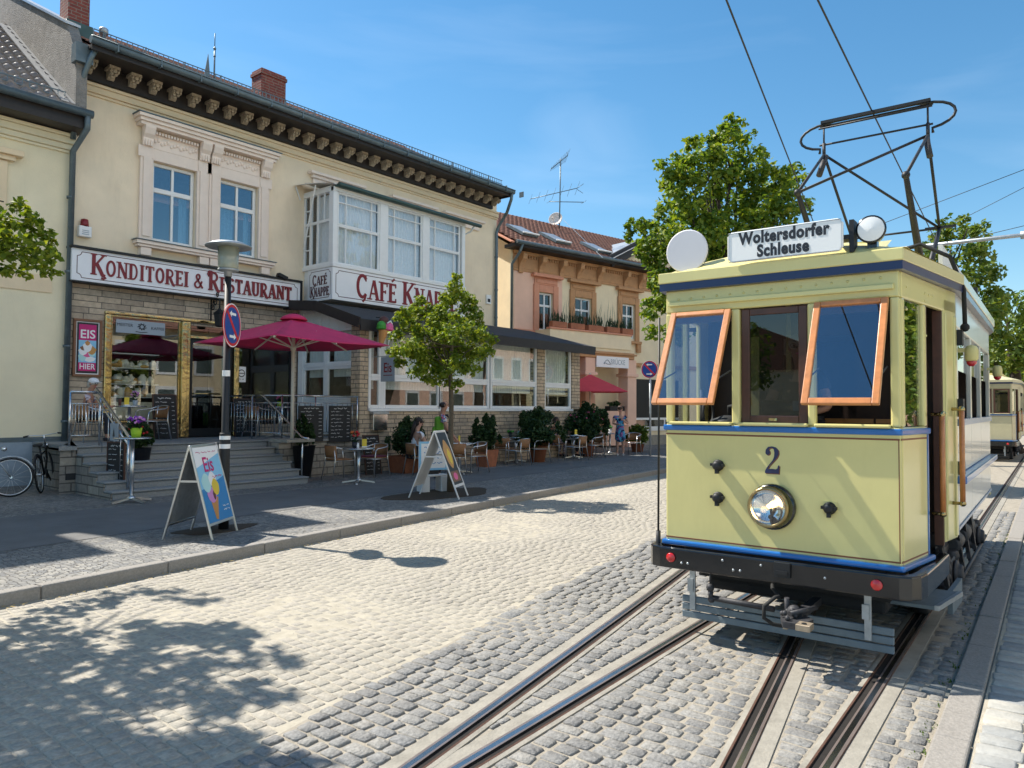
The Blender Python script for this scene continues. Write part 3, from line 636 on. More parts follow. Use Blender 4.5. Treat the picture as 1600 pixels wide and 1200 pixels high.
q = AY(335, 105, YF+1.1); b = MB(); b.tube([(q.x, q.y, q.z-.5), (q.x, q.y, q.z+.55)], .022, 6); b.tube([(q.x, q.y, q.z+.5), (q.x, q.y, q.z+.92)], .012, 6); b.ball((q.x, q.y, q.z+.5), .04, 8, 6); b.ball((q.x, q.y, q.z+.3), .035, 8, 6); b.prism([(-.1, -.3), (.06, -.3), (0, .3)], -.01, .01, Matrix.Translation((q.x-.18, q.y, q.z)) @ Matrix.Rotation(PI/2, 4, 'X')); b.build('mast', M['zinc'], rf)
# fire wall rising over the neighbour
q1 = AX(128, 46, XL-.02); q2 = AX(35, -2, XL-.02)
b = MB(); sl = (q2.z-q1.z)/(q2.y-q1.y); ye = YF+8
poly = [(YF-.62, EZ-1.3), (YF+.2, EZ-1.3), (ye, EZ-1.3), (ye, q1.z+sl*(ye-q1.y)), (YF-.05, q1.z+sl*(YF-.05-q1.y)), (YF-.62, EZ-.25)]
T = Matrix(((0, 0, 1, XL), (1, 0, 0, 0), (0, 1, 0, 0), (0, 0, 0, 1))); b.prism(poly, -.22, -.004, T); fwo = b.build('fire_wall', M['render_rough'], cafe)
b = MB(); b.prism([(YF-.1, q1.z+sl*(YF-.1-q1.y)+.004), (ye, q1.z+sl*(ye-q1.y)+.004), (ye, q1.z+sl*(ye-q1.y)+.06), (YF-.1, q1.z+sl*(YF-.1-q1.y)+.06)], -.27, .03, T); b.build('coping', M['flashing'], fwo)
# window surrounds with shared cornice
def surround():
    b = MB(); Y = YF
    lx0 = AY(229, 300, YF).x; x_m0 = W1[1]; x_m1 = W2[0]
    sill = zw0-.03; head = zw1
    for (x0, x1, _, _) in (W1, W2):
        for (a, c) in ((x0-.30, x0), (x1, x1+.30)):
            b.box(a, c, Y-.07, Y-.001, sill, head+.28); b.box(a+.06, c-.06, Y-.10, Y-.072, sill+.1, head+.02)
        b.box(x0-.001, x1+.001, Y-.065, Y-.001, head, head+.27)
        b.box(x0-.36, x0-.02, Y-.09, Y-.072, head+.02, head+.28); b.box(x1+.02, x1+.36, Y-.09, Y-.072, head+.02, head+.28)
        b.box(x0-.02, x1+.02, Y-.05, Y-.001, head+.28, head+.68)       # frieze
        n = 15
        for i in range(n): t = x0+(x1-x0)*(i+.5)/n; b.box(t-.022, t+.022, Y-.14, Y-.052, head+.60, head+.67)   # dentils
        for i in range(14):                                            # relief
            t = x0+(x1-x0)*(i+.5)/14; b.ball((t, Y-.055, head+.46+.04*math.sin(i*2.1)), (.045, .03, .05), 6, 5)
        for xc in (x0-.16, x1+.16):                                    # consoles
            T = Matrix.Translation((xc, Y-.075, head+.72)) @ Matrix(((0, 0, 1, 0), (-1, 0, 0, 0), (0, 1, 0, 0), (0, 0, 0, 1)))
            b.prism([(0, 0), (0, -.44), (.05, -.44), (.08, -.34), (.08, -.26), (.15, -.18), (.2, -.05), (.2, 0)], -.12, .12, T)
            for k in (-.06, 0, .06): b.box(xc+k-.018, xc+k+.018, Y-.175, Y-.08, head+.28, head+.42)
    b.box(W1[1]+.301, W2[0]-.301, Y-.04, Y-.001, sill, head+.71)
    xa, xb = W1[0]-.46, W2[1]+.46
    b.box(xa+.08, xb-.08, Y-.26, Y-.001, head+.72, head+.79); b.box(xa+.04, xb-.04, Y-.31, Y-.002, head+.795, head+.87); b.box(xa, xb, Y-.36, Y-.003, head+.875, head+.95)
    b.box(xa+.05, xb-.05, Y-.24, Y-.001, sill-.11, sill-.03); b.box(xa+.09, xb-.09, Y-.2, Y-.002, sill-.17, sill-.115)
    for (x0, x1, _, _) in (W1, W2):
        for xc in (x0-.17, x1+.17): b.box(xc-.12, xc+.12, Y-.17, Y-.003, sill-.36, sill-.175); b.box(xc-.09, xc+.09, Y-.13, Y-.004, sill-.44, sill-.365)
    return b, xa, xb, sill, head
b, xa, xb, sill, head = surround(); so = b.build('window_surround', M['trim'], cafe, .012, 2)
b = MB(); b.box(xa-.02, xb+.02, YF-.38, YF-.003, head+.955, head+.975); b.build('flashing', M['zinc'], so)
b = MB(); b.box(xa+.02, xb-.02, YF-.27, YF-.01, sill-.026, sill-.012); b.build('flashing', M['zinc'], so)
for i, (x0, x1, z0, z1) in enumerate((W1, W2)):
    zm = z0+(z1-z0)*.655; xc = (x0+x1)/2
    cur = [(x0+.1, xc+.02, z0+.1, zm), (xc+.32, x1-.08, z0+.1, zm)] if i else [(xc+.25, x1-.08, z0+.1, zm)]
    window_y(cafe, x0+.01, x1-.01, z0+.01, z1-.01, YF+.08, .075, [(xc, .03, z0+.05, z1-.05)], [(zm, .055)], cur=cur, curd=.22)
# ---------------------------------------------------------------- sign band
SX0, SX1 = AY(113, 410, YF-.3).x, AY(470, 455, YF-.3).x; ys = YF-.28
sz0, sz1 = AY(113, 437, ys).z, AY(113, 386, ys).z
b = MB(); b.box(SX0, SX1, ys, YF-.03, sz0, sz1); sb = b.build('sign_board', M['sign_white'], cafe, .01, 1)
b = MB(); b.box(SX0-.03, SX1+.03, ys-.06, YF-.028, sz1+.003, sz1+.05); b.box(SX0-.02, SX1+.02, ys-.02, YF-.028, sz0-.03, sz0-.003); b.box(SX1+.004, SX1+.05, ys-.03, YF-.028, sz0-.03, sz1); b.build('cover_strip', M['black'], sb)
def border(b, x0, x1, z0, z1, y, w_, r=.09, ax=None):
    """thin ruled line with nicked corners, in a y plane (or mapped by ax)"""
    pts = [(x0+r, z0), (x1-r, z0)]+arc(x1, z0, r, r, 180, 90, 5)+[(x1, z1-r)]+arc(x1, z1, r, r, 270, 180, 5)+[(x0+r, z1)]+arc(x0, z1, r, r, 0, -90, 5)+[(x0, z0+r)]+arc(x0, z0, r, r, 90, 0, 5)
    f = ax or (lambda u, z, d: (u, y-d, z)); k = len(pts)
    cx, cz = (x0+x1)/2, (z0+z1)/2
    for i in range(k):
        p, q = pts[i], pts[(i+1) % k]
        d = Vector((q[0]-p[0], q[1]-p[1])); 
        if d.length < 1e-5: continue
        n_ = Vector((-d.y, d.x)).normalized()*w_/2
        b.add([f(p[0]+n_.x, p[1]+n_.y, .002), f(p[0]-n_.x, p[1]-n_.y, .002), f(q[0]-n_.x, q[1]-n_.y, .0021), f(q[0]+n_.x, q[1]+n_.y, .0021)], [(0, 1, 2, 3)])
b = MB(); border(b, SX0+.10, SX1-.10, sz0+.07, sz1-.07, ys, .016); b.build('ruled_border', M['sign_dark'], sb)
# slab lettering -----------------------------------------------------------
VT, HT = .175, .095
def E_(cx, cy, rx, ry, a0=0, a1=360, n=22): return arc(cx, cy, rx, ry, a0, a1, n)
GL = {
 'K': (.66, [([(.13, 0), (.13, 1)], VT), ([(.62, .98), (.20, .45)], HT), ([(.26, .55), (.44, .25), (.56, .02), (.68, -.03)], VT)], [(.13, 0), (.13, 1), (.6, 1)]),
 'O': (.66, [(E_(.33, .5, .235, .44), .135)], []),
 'N': (.70, [([(.12, 0), (.12, 1)], HT), ([(.12, .98), (.58, .02)], VT), ([(.58, 0), (.58, 1)], HT)], [(.12, 0), (.1, 1), (.58, 1)]),
 'D': (.64, [([(.13, 0), (.13, 1)], VT), ([(.1, .955), (.28, .955)]+E_(.28, .5, .24, .455, 90, -90, 14)+[(.1, .045)], .10)], [(.08, .0), (.08, 1)]),
 'I': (.34, [([(.17, 0), (.17, 1)], VT)], [(.17, 0), (.17, 1)]),
 'T': (.60, [([(.30, 0), (.30, 1)], VT), ([(.02, .95), (.58, .95)], .10), ([(.05, .98), (.05, .76)], .07), ([(.55, .98), (.55, .76)], .07)], [(.30, 0)]),
 'R': (.66, [([(.13, 0), (.13, 1)], VT), ([(.1, .955), (.28, .955)]+E_(.28, .725, .22, .23, 90, -90, 12)+[(.1, .495)], .10), ([(.30, .5), (.42, .25), (.54, .02), (.66, -.03)], .16)], [(.13, 0)]),
 'E': (.54, [([(.13, 0), (.13, 1)], VT), ([(.1, .95), (.48, .95)], .10), ([(.1, .51), (.38, .51)], .09), ([(.1, .05), (.49, .05)], .10), ([(.47, .98), (.47, .78)], .06), ([(.48, .02), (.48, .22)], .06), ([(.38, .6), (.38, .42)], .05)], [(.08, 0), (.08, 1)]),
 'S': (.54, [(E_(.27, .73, .185, .215, 25, 270, 14)+E_(.27, .275, .20, .235, 90, -150, 14), .125)], []),
 'A': (.66, [([(.07, 0), (.31, 1)], .08), ([(.33, 1), (.58, 0)], VT), ([(.16, .32), (.5, .32)], .08)], [(.07, 0), (.58, 0)]),
 'U': (.66, [([(.14, 1), (.14, .30)]+E_(.33, .29, .19, .25, 180, 360, 12)+[(.52, .3), (.52, 1)], .12), ([(.135, 1), (.135, .3)], VT)], [(.14, 1), (.52, 1)]),
 'C': (.60, [(E_(.33, .5, .24, .445, 42, 318, 18), .13), ([(.5, .95), (.5, .72)], .06)], []),
 'F': (.52, [([(.13, 0), (.13, 1)], VT), ([(.1, .95), (.48, .95)], .10), ([(.1, .5), (.37, .5)], .09), ([(.47, .98), (.47, .77)], .06), ([(.37, .59), (.37, .41)], .05)], [(.13, 0), (.08, 1)]),
 'P': (.58, [([(.13, 0), (.13, 1)], VT), ([(.1, .955), (.27, .955)]+E_(.27, .69, .22, .265, 90, -90, 12)+[(.1, .425)], .10)], [(.13, 0)]),
 '&': (.72, [([(.66, .05), (.22, .66)]+E_(.31, .78, .125, .16, 200, -30, 12)+[(.16, .42)]+E_(.27, .25, .2, .2, 130, 330, 12)+[(.6, .5)], .10)], []),
 'M': (.8, [([(.12, 0), (.12, 1)], HT), ([(.12, 1), (.4, .2)], VT), ([(.4, .2), (.68, 1)], HT), ([(.68, 0), (.68, 1)], VT)], [(.12, 0), (.68, 0)]),
}
GL['É'] = (GL['E'][0], GL['E'][1]+[([(.22, 1.1), (.38, 1.25)], .09)], GL['E'][2])
def slab_text(b, txt, x, z, h, f, wscale=1., big=1.28, extr=.012, swash=True):
    """txt with a capital initial for every word; f(u, z, d) maps to the board; returns the end"""
    cnt = 0; new = True
    for ch in txt:
        if ch == ' ': x += h*.34*wscale; new = True; continue
        hh = h*(big if new and ch != '&' else 1); wd, st, se = GL[ch]; zz = z
        strokes = [(p, t) for p, t in st]+[([(sx-.15, .03 if sy < .5 else .97), (sx+.15, .03 if sy < .5 else .97)], .06) for sx, sy in se]
        if new and swash and ch in 'KR': strokes.append(([(.62, -.02), (.72, -.10), (.62, -.16), (.5, -.12)] if ch == 'K' else [(.02, .72), (-.06, .86), (.02, 1.0), (.2, .99)], .09))
        if new and swash and ch == 'C': strokes.append(([(.5, .16), (.44, -.04), (.34, -.12)], .09))
        for p, t in strokes:
            cnt += 1; k = len(p); d = extr+.0004*cnt; pl = []; pr = []
            for i in range(k):
                a = Vector(p[max(i-1, 0)]); c = Vector(p[min(i+1, k-1)]); q = c-a; q = q.normalized() if q.length > 1e-6 else Vector((1, 0)); n_ = Vector((-q.y, q.x))*t*.5
                pl.append((p[i][0]+n_.x*1.0, p[i][1]+n_.y)); pr.append((p[i][0]-n_.x, p[i][1]-n_.y))
            base = [(x+u*hh*wscale, zz+v*hh) for u, v in pl+pr]; vs = [f(u, v, d) for u, v in base]+[f(u, v, .001) for u, v in base]; K = 2*k; fs = []
            for i in range(k-1): fs.append((i, i+1, k+i+1, k+i)); fs.append((K+i, K+i+1, i+1, i)); fs.append((k+i, k+i+1, K+k+i+1, K+k+i))
            fs += [(0, k, K+k, K), (k-1, K+k-1, K+2*k-1, 2*k-1)]; b.add(vs, fs)
        x += wd*hh*wscale+h*.055; new = False
    return x
def text_width(txt, h, ws, big=1.28): return slab_text(MB(), txt, 0, 0, h, lambda u, v, d: (u, 0, v), ws, big)
fy = lambda y: (lambda u, z, d: (u, y-d, z))
lh = .36; tw_ = text_width('KONDITOREI & RESTAURANT', lh, 1.0); want = AY(454, 455, ys).x-AY(142, 415, ys).x
b = MB(); slab_text(b, 'KONDITOREI & RESTAURANT', AY(142, 415, ys).x, (sz0+sz1)/2-.18, lh, fy(ys), want/tw_); b.build('lettering', M['sign_red'], sb)
# ---------------------------------------------------------------- bay window (oriel)
XO = 11.97; YO = AX(520, 400, XO).y; XO1 = AY(727, 400, YO).x; zo0 = AY(519, 467, YO).z; zo1 = AY(521, 290, YO).z; zs = AY(521, 413, YO).z
bay = MB()
bay.box(XO+.05, XO1-.05, YO+.05, YF-.002, zo0, zs-.01); bay.box(XO, XO+.14, YO, YO+.14, zs, zo1); bay.box(XO1-.14, XO1, YO, YO+.14, zs, zo1); bay.box(XO, XO1, YO-.02, YO+.12, zo1-.12, zo1)
bay.box(XO-.01, XO+.10, YO+.14, YF-.002, zo1-.12, zo1-.002); bay.box(XO1-.1, XO1, YO+.14, YF, zo1-.12, zo1-.002); bay.box(XO-.02, XO1+.02, YO-.03, YO+.13, zs-.055, zs+.05); bay.box(XO-.02, XO+.12, YO+.13, YF, zs-.055, zs+.05); bay.box(XO1-.12, XO1, YO+.13, YF, zs-.05, zs+.05)
bay.box(XO, XO1, YO+.1, YF, zo1+.001, zo1+.04)
xs_ = [AY(p, 380, YO).x for p in (528, 594, 606, 661, 671, 720)]
for a, c in ((xs_[1], xs_[2]), (xs_[3], xs_[4])): bay.box(a, c, YO+.001, YO+.13, zs+.05, zo1-.12)
bo = bay.build('bay_window', M['white'], cafe, .01, 1)
zt_ = zs+(zo1-zs)*.52
for i in range(3):
    x0, x1 = xs_[2*i], xs_[2*i+1]; 
    for (za, zb, top) in ((zs+.05, zt_, 0), (zt_, zo1-.12, 1)):
        wd = x1-x0; bv = [(x0+wd*.20, .016, za+.03, zb-.03), (x1-wd*.19, .016, za+.03, zb-.03)]; bh = [(zb-.27, .016)] if top else []
        if not top: bh = []
        window_y(bo, x0, x1, za, zb, YO+.03, .045, bv, bh, mg=M['glass_bay'], cur=[(x0+.03, x1-.03, za+.02, zb-.02)], curd=.12)
# left side of the bay
f = MB(); yb_ = [YO+.14, YO+.72, YF-.30, YF-.05]
for y0, y1 in ((YO+.14, YO+.2), (YO+.68, YO+.74), (YF-.36, YF-.28), (YF-.07, YF-.01)): f.box(XO+.01, XO+.07, y0, y1, zs+.05, zo1-.12)
f.box(XO+.012, XO+.068, YO+.2, YF-.07, zt_+.10, zt_+.17)
for z in (zs+.5, zs+.9, zt_+.5): f.box(XO+.014, XO+.064, YF-.28, YF-.07, z, z+.03)
f.box(XO+.016, XO+.06, YO+.42, YO+.45, zt_+.17, zo1-.12); f.box(XO+.016, XO+.06, YO+1.0, YO+1.03, zt_+.17, zo1-.12)
f.box(XO+.013, XO+.066, YO+.2, YF-.07, zs+.052, zs+.10)
fo = f.build('side_window', M['white'], bo); p = MB(); p.box(XO+.035, XO+.041, YO+.17, YF-.04, zs+.08, zo1-.14); p.build('pane', M['glass_bay'], fo); c = MB(); curtain(c, YO+.18, YF-.36, zs+.08, zo1-.14, XO+.16, axis='x'); c.build('curtain', M['curtain'], fo)
# right side
f = MB(); f.box(XO1-.07, XO1-.01, YO+.14, YF, zs+.05, zs+.12)
for y0 in (YO+.14, YO+.7, YF-.08): f.box(XO1-.072, XO1-.012, y0, y0+.06, zs+.05, zo1-.12)
f.box(XO1-.05, XO1-.045, YO+.2, YF-.07, zs+.1, zo1-.12); f.build('side_window', M['white'], bo)
b = MB(); b.box(XO+.1, XO1-.1, YF-.06, YF-.01, zs, zo1-.1); b.box(XO+.1, XO1-.1, YO+.15, YF-.05, zo1-.14, zo1-.121); b.build('back_panel', M['interior_mid'], bo)
# bay signs
b = MB(); b.box(XO, XO1, YO, YO+.045, zo0, zs-.06); b.box(XO, XO+.045, YO+.045, YF-.25, zo0, zs-.06); bs = b.build('sign_board', M['sign_white'], bo)
b = MB(); border(b, XO+.11, XO1-.11, zo0+.09, zs-.14, YO, .018); fx = lambda u, z, d: (XO-d, u, z); border(b, YO+.09, YF-.34, zo0+.07, zs-.12, 0, .016, .07, fx); b.build('ruled_border', M['sign_dark'], bs)
b = MB(); h_ = .55; x_s = AY(556, 450, YO).x; zc_ = (zo0+zs)/2-.33; slab_text(b, 'CAFÉ', x_s, zc_, h_, fy(YO), 1.02, 1.22); slab_text(b, 'KNAPPE', AY(629, 460, YO).x, zc_, h_, fy(YO), 1.0, 1.22); b.build('lettering', M['sign_red'], bs)
b = MB(); Lx = YF-.34-YO-.09; fxm = lambda u, z, d: (XO-d, YF-.34-u, z)
for wd, z in (('CAFÉ', zo0+(zs-zo0)*.46), ('KNAPPE', zo0+(zs-zo0)*.13)):
    h_ = (zs-zo0)*.26; t = text_width(wd, h_, 1, 1.2); sc_ = min(1.05, Lx*.9/t); t = text_width(wd, h_, sc_, 1.2); slab_text(b, wd, (Lx-t)/2, z, h_, fxm, sc_, 1.2, .008)
b.build('lettering', M['sign_dark'], bs)
b = MB(); b.tube([(XO+.05, YO-.16, zo1+.03), (XO1+.55, YO-.16, zo1-.01)], .06, 8); b.box(XO+.02, XO1+.5, YO-.1, YO-.02, zo1-.02, zo1+.05); b.build('gutter', M['zinc_green'], bo)
b = MB(); b.add([(XO-.05, YO-.1, zo1+.05), (XO1+.3, YO-.1, zo1+.05), (XO1+.3, YF-.1, zo1+.3), (XO-.05, YF-.1, zo1+.3), (XO-.05, YO-.1, zo1+.02), (XO1+.3, YO-.1, zo1+.02), (XO1+.3, YF-.1, zo1+.27), (XO-.05, YF-.1, zo1+.27)], [(0, 1, 2, 3), (4, 7, 6, 5), (0, 4, 5, 1), (0, 3, 7, 4), (1, 5, 6, 2)]); b.add([(XO-.04, YO-.12, zo1+.045), (XO-.04, YF-.02, zo1+.29), (XO-.34, YF-.02, zo1+.18), (XO-.26, YO+.3, zo1+.08)], [(0, 1, 2, 3)]); b.build('bay_roof', M['white_old'], bo)
b = MB(); b.bar((XO-.22, YO+.5, zo1+.06), (XO-.03, YF-.08, zs+.55), .03); b.build('bracket', M['white'], bo); b = MB(); b.bar((XO-.3, YF-.06, zo1+.15), (XO-.15, YF-.06, zo1-.2), .03); b.build('bracket', M['white'], bo); b = MB(); b.tube([(XO1+.3, YO-.1, zo1-.05), (XO1+.3, YO+.05, zo1-.2), (XO1+.12, YO+.3, zo1-.35), (XO1+.05, YO+.3, zs)], .03, 8); b.build('rain_pipe', M['white'], bo)
# cornices of the walled up windows above the bay
for pa, pb, yy in ((480, 566, 268), (607, 679, 311), (689, 752, 335)):
    x0, x1 = AY(pa, yy, YF).x, AY(pb, yy, YF).x; zz = AY(pa+2, yy, YF).z if pa == 480 else AY(480, 268, YF).z
    b = MB(); b.box(x0+.1, x1-.1, YF-.14, YF-.001, zz-.16, zz-.08); b.box(x0, x1, YF-.22, YF-.002, zz-.075, zz); b.box(x0+.16, x1-.16, YF-.07, YF-.001, zz-.34, zz-.165); b.build('window_hood', M['trim'], cafe, .012, 2)
b = MB(); q = AY(762, 468, YF); b.box(q.x-.12, q.x+.12, YF-.06, YF-.002, q.z-.16, q.z+.16); b.box(q.x-.07, q.x+.07, YF-.066, YF-.061, q.z-.1, q.z+.02, 1); b.build('wall_vent', [M['white'], M['black']], cafe)
# ---------------------------------------------------------------- shop front
def vbox(b, x0, x1, y0, y1, z0, z1): b.box(x0, x1, y0, y1, z0, z1)
yf = YF-.03
b = MB()
for x0, x1, y0 in ((SHOP[0]-.10, SHOP[0]+.04, yf-.07), (SHOP[1]-.02, SHOP[1]+.13, yf-.09), (DOOR[0]-.15, DOOR[0]-.01, yf-.085), (DOOR[1]+.00, DOOR[1]+.14, yf-.09)):
    b.box(x0, x1, y0, yf+.06, ZT+.01 if x0 > SHOP[0]+.2 else ZT+.35, SHOP[3]+.03)
b.box(SHOP[0]-.10, DOOR[1]+.14, yf-.06, yf+.05, SHOP[3]+.035, SHOP[3]+.11); b.box(SHOP[0]+.045, SHOP[1]-.025, yf-.06, yf+.05, SHOP[2]-.07, SHOP[2])
b.build('brass_frame', M['brass'], cafe, .02, 3)
def pane(par, x0, x1, z0, z1, y, m, nm='pane'): b = MB(); b.box(x0, x1, y, y+.008, z0, z1); return b.build(nm, m, par)
f = MB(); f.box(SHOP[0]+.045, SHOP[0]+.075, yf-.01, yf+.05, SHOP[2], SHOP[3]+.03); f.box(SHOP[1]-.06, SHOP[1]-.025, yf-.01, yf+.05, SHOP[2], SHOP[3]+.03); f.box(SHOP[0]+.075, SHOP[1]-.06, yf-.01, yf+.05, SHOP[3]+.0, SHOP[3]+.03); so = f.build('shop_window', M['brass'], cafe)
pane(so, SHOP[0]+.05, SHOP[1]-.03, SHOP[2], SHOP[3]+.03, yf+.02, M['glass_shop'])
dz = 2.42+ZT; f = MB(); f.box(DOOR[0], DOOR[1], yf-.04, yf+.06, dz, dz+.06, 1); f.box(DOOR[0], DOOR[0]+.09, yf+.01, yf+.06, ZT+.03, dz-.02); f.box(DOOR[1]-.09, DOOR[1], yf+.01, yf+.06, ZT+.03, dz-.02); f.box(DOOR[0]+.09, DOOR[1]-.09, yf+.01, yf+.06, dz-.12, dz-.02); f.box(DOOR[0]+.09, DOOR[1]-.09, yf+.01, yf+.06, ZT+.03, ZT+.22)
do = f.build('door', [M['black'], M['brass']], cafe); pane(do, DOOR[0]+.05, DOOR[1]-.05, ZT+.2, dz-.1, yf+.035, M['glass_dark']); pane(do, DOOR[0]+.02, DOOR[1]-.02, dz+.065, DOOR[3], yf+.02, M['glass_shop'])
b = MB(); b.tube([(DOOR[0]+.1, yf-.05, ZT+1.07), (DOOR[1]-.35, yf-.05, ZT+1.07)], .018, 8); b.box(DOOR[0]+.1, DOOR[0]+.12, yf-.05, yf+.02, ZT+1.05, ZT+1.09); b.box(DOOR[1]-.38, DOOR[1]-.36, yf-.05, yf+.02, ZT+1.05, ZT+1.09); b.build('handle', M['brass'], do)
f = MB(); f.box(RWIN[0], RWIN[1], yf, yf+.06, RWIN[2]-.05, RWIN[2]+.02); f.box(RWIN[1]-.10, RWIN[1], yf, yf+.06, RWIN[2]+.02, RWIN[3]); ro = f.build('shop_window', M['black'], cafe); pane(ro, RWIN[0], RWIN[1]-.08, RWIN[2], RWIN[3], yf+.03, M['glass_dark'])
# inside of the shop: shelves, counter, floor
b = MB(); b.box(XL+.2, 11.74, YF+.15, YF+5, ZT-.1, ZT); b.box(XL+.2, 11.74, YF+4.6, YF+4.7, ZT, 4.2); b.build('shop_floor', M['interior'], cafe)
b = MB()
for z, d in ((ZT+.95, .5), (ZT+1.25, .45), (ZT+1.62, .4), (ZT+1.95, .35)): b.box(SHOP[0]+.12, SHOP[1]-.45, YF+.12, YF+.12+d, z, z+.02)
b.build('shelf', M['white_old'], so)
b = MB()
for k in range(90):
    z = rnd.choice((ZT+.97, ZT+1.27, ZT+1.64)); x = rnd.uniform(SHOP[0]+.2, SHOP[1]-.55); r_ = rnd.uniform(.05, .10); y = YF+.16+rnd.uniform(0, .3)
    if rnd.random() < .5: b.ball((x, y, z+r_*.5), (r_*1.4, r_, r_*.55), 8, 6, rnd.randrange(4))
    else: b.lathe([(r_, z), (r_*1.05, z+r_*1.6), (r_*.5, z+r_*2.1), (r_*.5, z+r_*2.4)], 10, Matrix.Translation((x, y, 0)), rnd.randrange(4))
b.build('cake_display', [M['food'], M['white_old'], M['curtain_warm'], M['cream_pole']], so)
b = MB(); b.box(SHOP[0]+.08, SHOP[1]-.3, YF+.2, YF+.9, ZT+.42, ZT+.85); b.build('counter', M['curtain_warm'], so)
# paper sign in the shop window
b = MB(); q0, q1_ = AY(182, 491, yf), AY(258, 517, yf); b.box(q0.x, q1_.x, yf+.008, yf+.016, 3.42, 3.72); po = b.build('window_sign', M['grey_pr'], so)
def bfont(txt, size, m, name, par, T, sx=1., off=.0, ex=.0015, align='CENTER', sp=1.):
    cu = bpy.data.curves.new(name, 'FONT'); cu.body = txt; cu.size = size; cu.align_x = align; cu.align_y = 'CENTER'; cu.offset = off; cu.extrude = ex; cu.space_character = sp; cu.resolution_u = 4
    o = bpy.data.objects.new(name, cu); sc.collection.objects.link(o); me = bpy.data.meshes.new_from_object(o); bpy.data.objects.remove(o); 
    me.transform(T @ Matrix.Diagonal((sx, 1, 1, 1))); me.materials.clear(); me.materials.append(m); q = bpy.data.objects.new(name, me); sc.collection.objects.link(q)
    if par is not None: q.parent = par
    return q
def TY(x, y, z, ang=0.): return Matrix.Translation((x, y, z)) @ Matrix.Rotation(ang, 4, 'Y') @ Matrix.Rotation(PI/2, 4, 'X')
xm = (q0.x+q1_.x)/2; bfont('MEISTER', .095, M['print_black'], 'lettering', po, TY(xm-.36, yf+.005, 3.60)); bfont('KAFFEE', .095, M['print_black'], 'lettering', po, TY(xm+.38, yf+.005, 3.57))
b = MB()
for k in range(9): a = k*2*PI/9; b.tube([(xm+.02+.05*math.cos(a), yf+.004, 3.59+.05*math.sin(a)), (xm+.02+.10*math.cos(a+.5), yf+.003, 3.59+.08*math.sin(a+.5))], .010, 5)
b.tube([(xm+.02+.05*math.cos(t), yf+.004, 3.59+.05*math.sin(t)) for t in [i*PI/6 for i in range(12)]], .01, 5, closed=True); b.tube([(xm-.12, yf+.003, 3.47), (xm, yf+.003, 3.455), (xm+.14, yf+.003, 3.47)], .007, 5); b.build('emblem', M['print_black'], po)
# ---------------------------------------------------------------- annex
XA = 11.80; XA1 = AY(906, 620, YA).x; zsill = AY(600, 638, YA).z; zhead = AY(820, 542, YA).z; ga = gz(15, 13)
an = MB()
an.quad((XA1, YA, -.1), (XA1, YF+3, -.1), (XA1, YF+3, zhead+.3), (XA1, YA, zhead+.3)); an.box(XA, AY(575, 600, YA).x, YA, YA+.35, -.1, zhead+.25); an.box(AY(840, 600, YA).x, AY(851.5, 600, YA).x, YA, YA+.3, zsill, zhead+.25); an.box(AY(894, 600, YA).x, XA1-.001, YA, YA+.3, zsill, zhead+.25); an.box(AY(575, 600, YA).x, XA1-.001, YA+.001, YA+.3, -.1, zsill-.08)
an.box(XA+.001, XA+.2, YA+.35, YF-.03, -.1, ZT+.05)
ao = an.build('annex_wall', M['clad_annex'], cafe)
b = MB(); xsL = AY(576, 600, YA).x; xsR = AY(840, 600, YA).x; b.box(xsL, xsR, YA-.05, YA+.25, zsill-.078, zsill); b.box(AY(851, 600, YA).x, AY(895, 600, YA).x, YA-.04, YA+.25, zsill-.078, zsill); b.build('window_sill', M['white'], ao, .01, 1)
ztr = AY(700, 594.5, YA).z
def annex_win(pl, pr):
    x0, x1 = AY(pl, 600, YA).x, AY(pr, 600, YA).x
    for za, zb, top in ((zsill+.002, ztr, 0), (ztr+.001, zhead+.2, 1)):
        w_ = window_y(ao, x0, x1, za, zb, YA+.03, .085, (), (), mg=M['glass_annex'], depth=.08, cur=[(x0+.06, x1-.06, zb-(.32 if not top else zb-za)+.02, zb-.04)] , curd=.22)
for a in ((577, 597), (600, 690), (685.5, 766), (768, 840), (851.5, 893.5)): annex_win(*a)
b = MB(); b.box(AY(597, 600, YA).x, AY(600, 600, YA).x, YA+.031, YA+.11, zsill, zhead+.2); b.build('mullion', M['white'], ao)
# side wall of the annex: lower window row, boards above
xs0 = XA+.06; holes = []
ys_ = [AX(p, 620, xs0).y for p in (466, 489, 496, 508, 513, 551)]
zb0 = ZT+.95; ztm = AX(520, 571, xs0).z
def window_x(par, X, y0, y1, z0, z1, fw=.07, mg=None, cur=True):
    f = MB(); d = .07; f.box(X, X+d, y0, y0+fw, z0, z1); f.box(X, X+d, y1-fw, y1, z0, z1); f.box(X, X+d, y0+fw, y1-fw, z0, z0+fw); f.box(X, X+d, y0+fw, y1-fw, z1-fw, z1); fo = f.build('window', M['white'], par, .008, 1)
    p = MB(); p.box(X+.035, X+.042, y0+fw*.5, y1-fw*.5, z0+fw*.5, z1-fw*.5); p.build('pane', mg or M['glass_annex'], fo)
    if cur: c = MB(); curtain(c, y0+.05, y1-.05, z0+(.05 if cur == 1 else (z1-z0)*.7), z1-.05, X+.2, axis='x'); c.build('curtain', M['curtain'], fo)
ym = AX(508, 620, xs0).y; zwt = AX(500, 516, xs0).z
for y0, y1 in ((YA+.36, ym-.03), (ym+.03, YF-.25)):
    window_x(ao, xs0, y0, y1, zb0, ztm-.03, cur=2); window_x(ao, xs0, y0, y1, ztm+.03, zwt, cur=1)
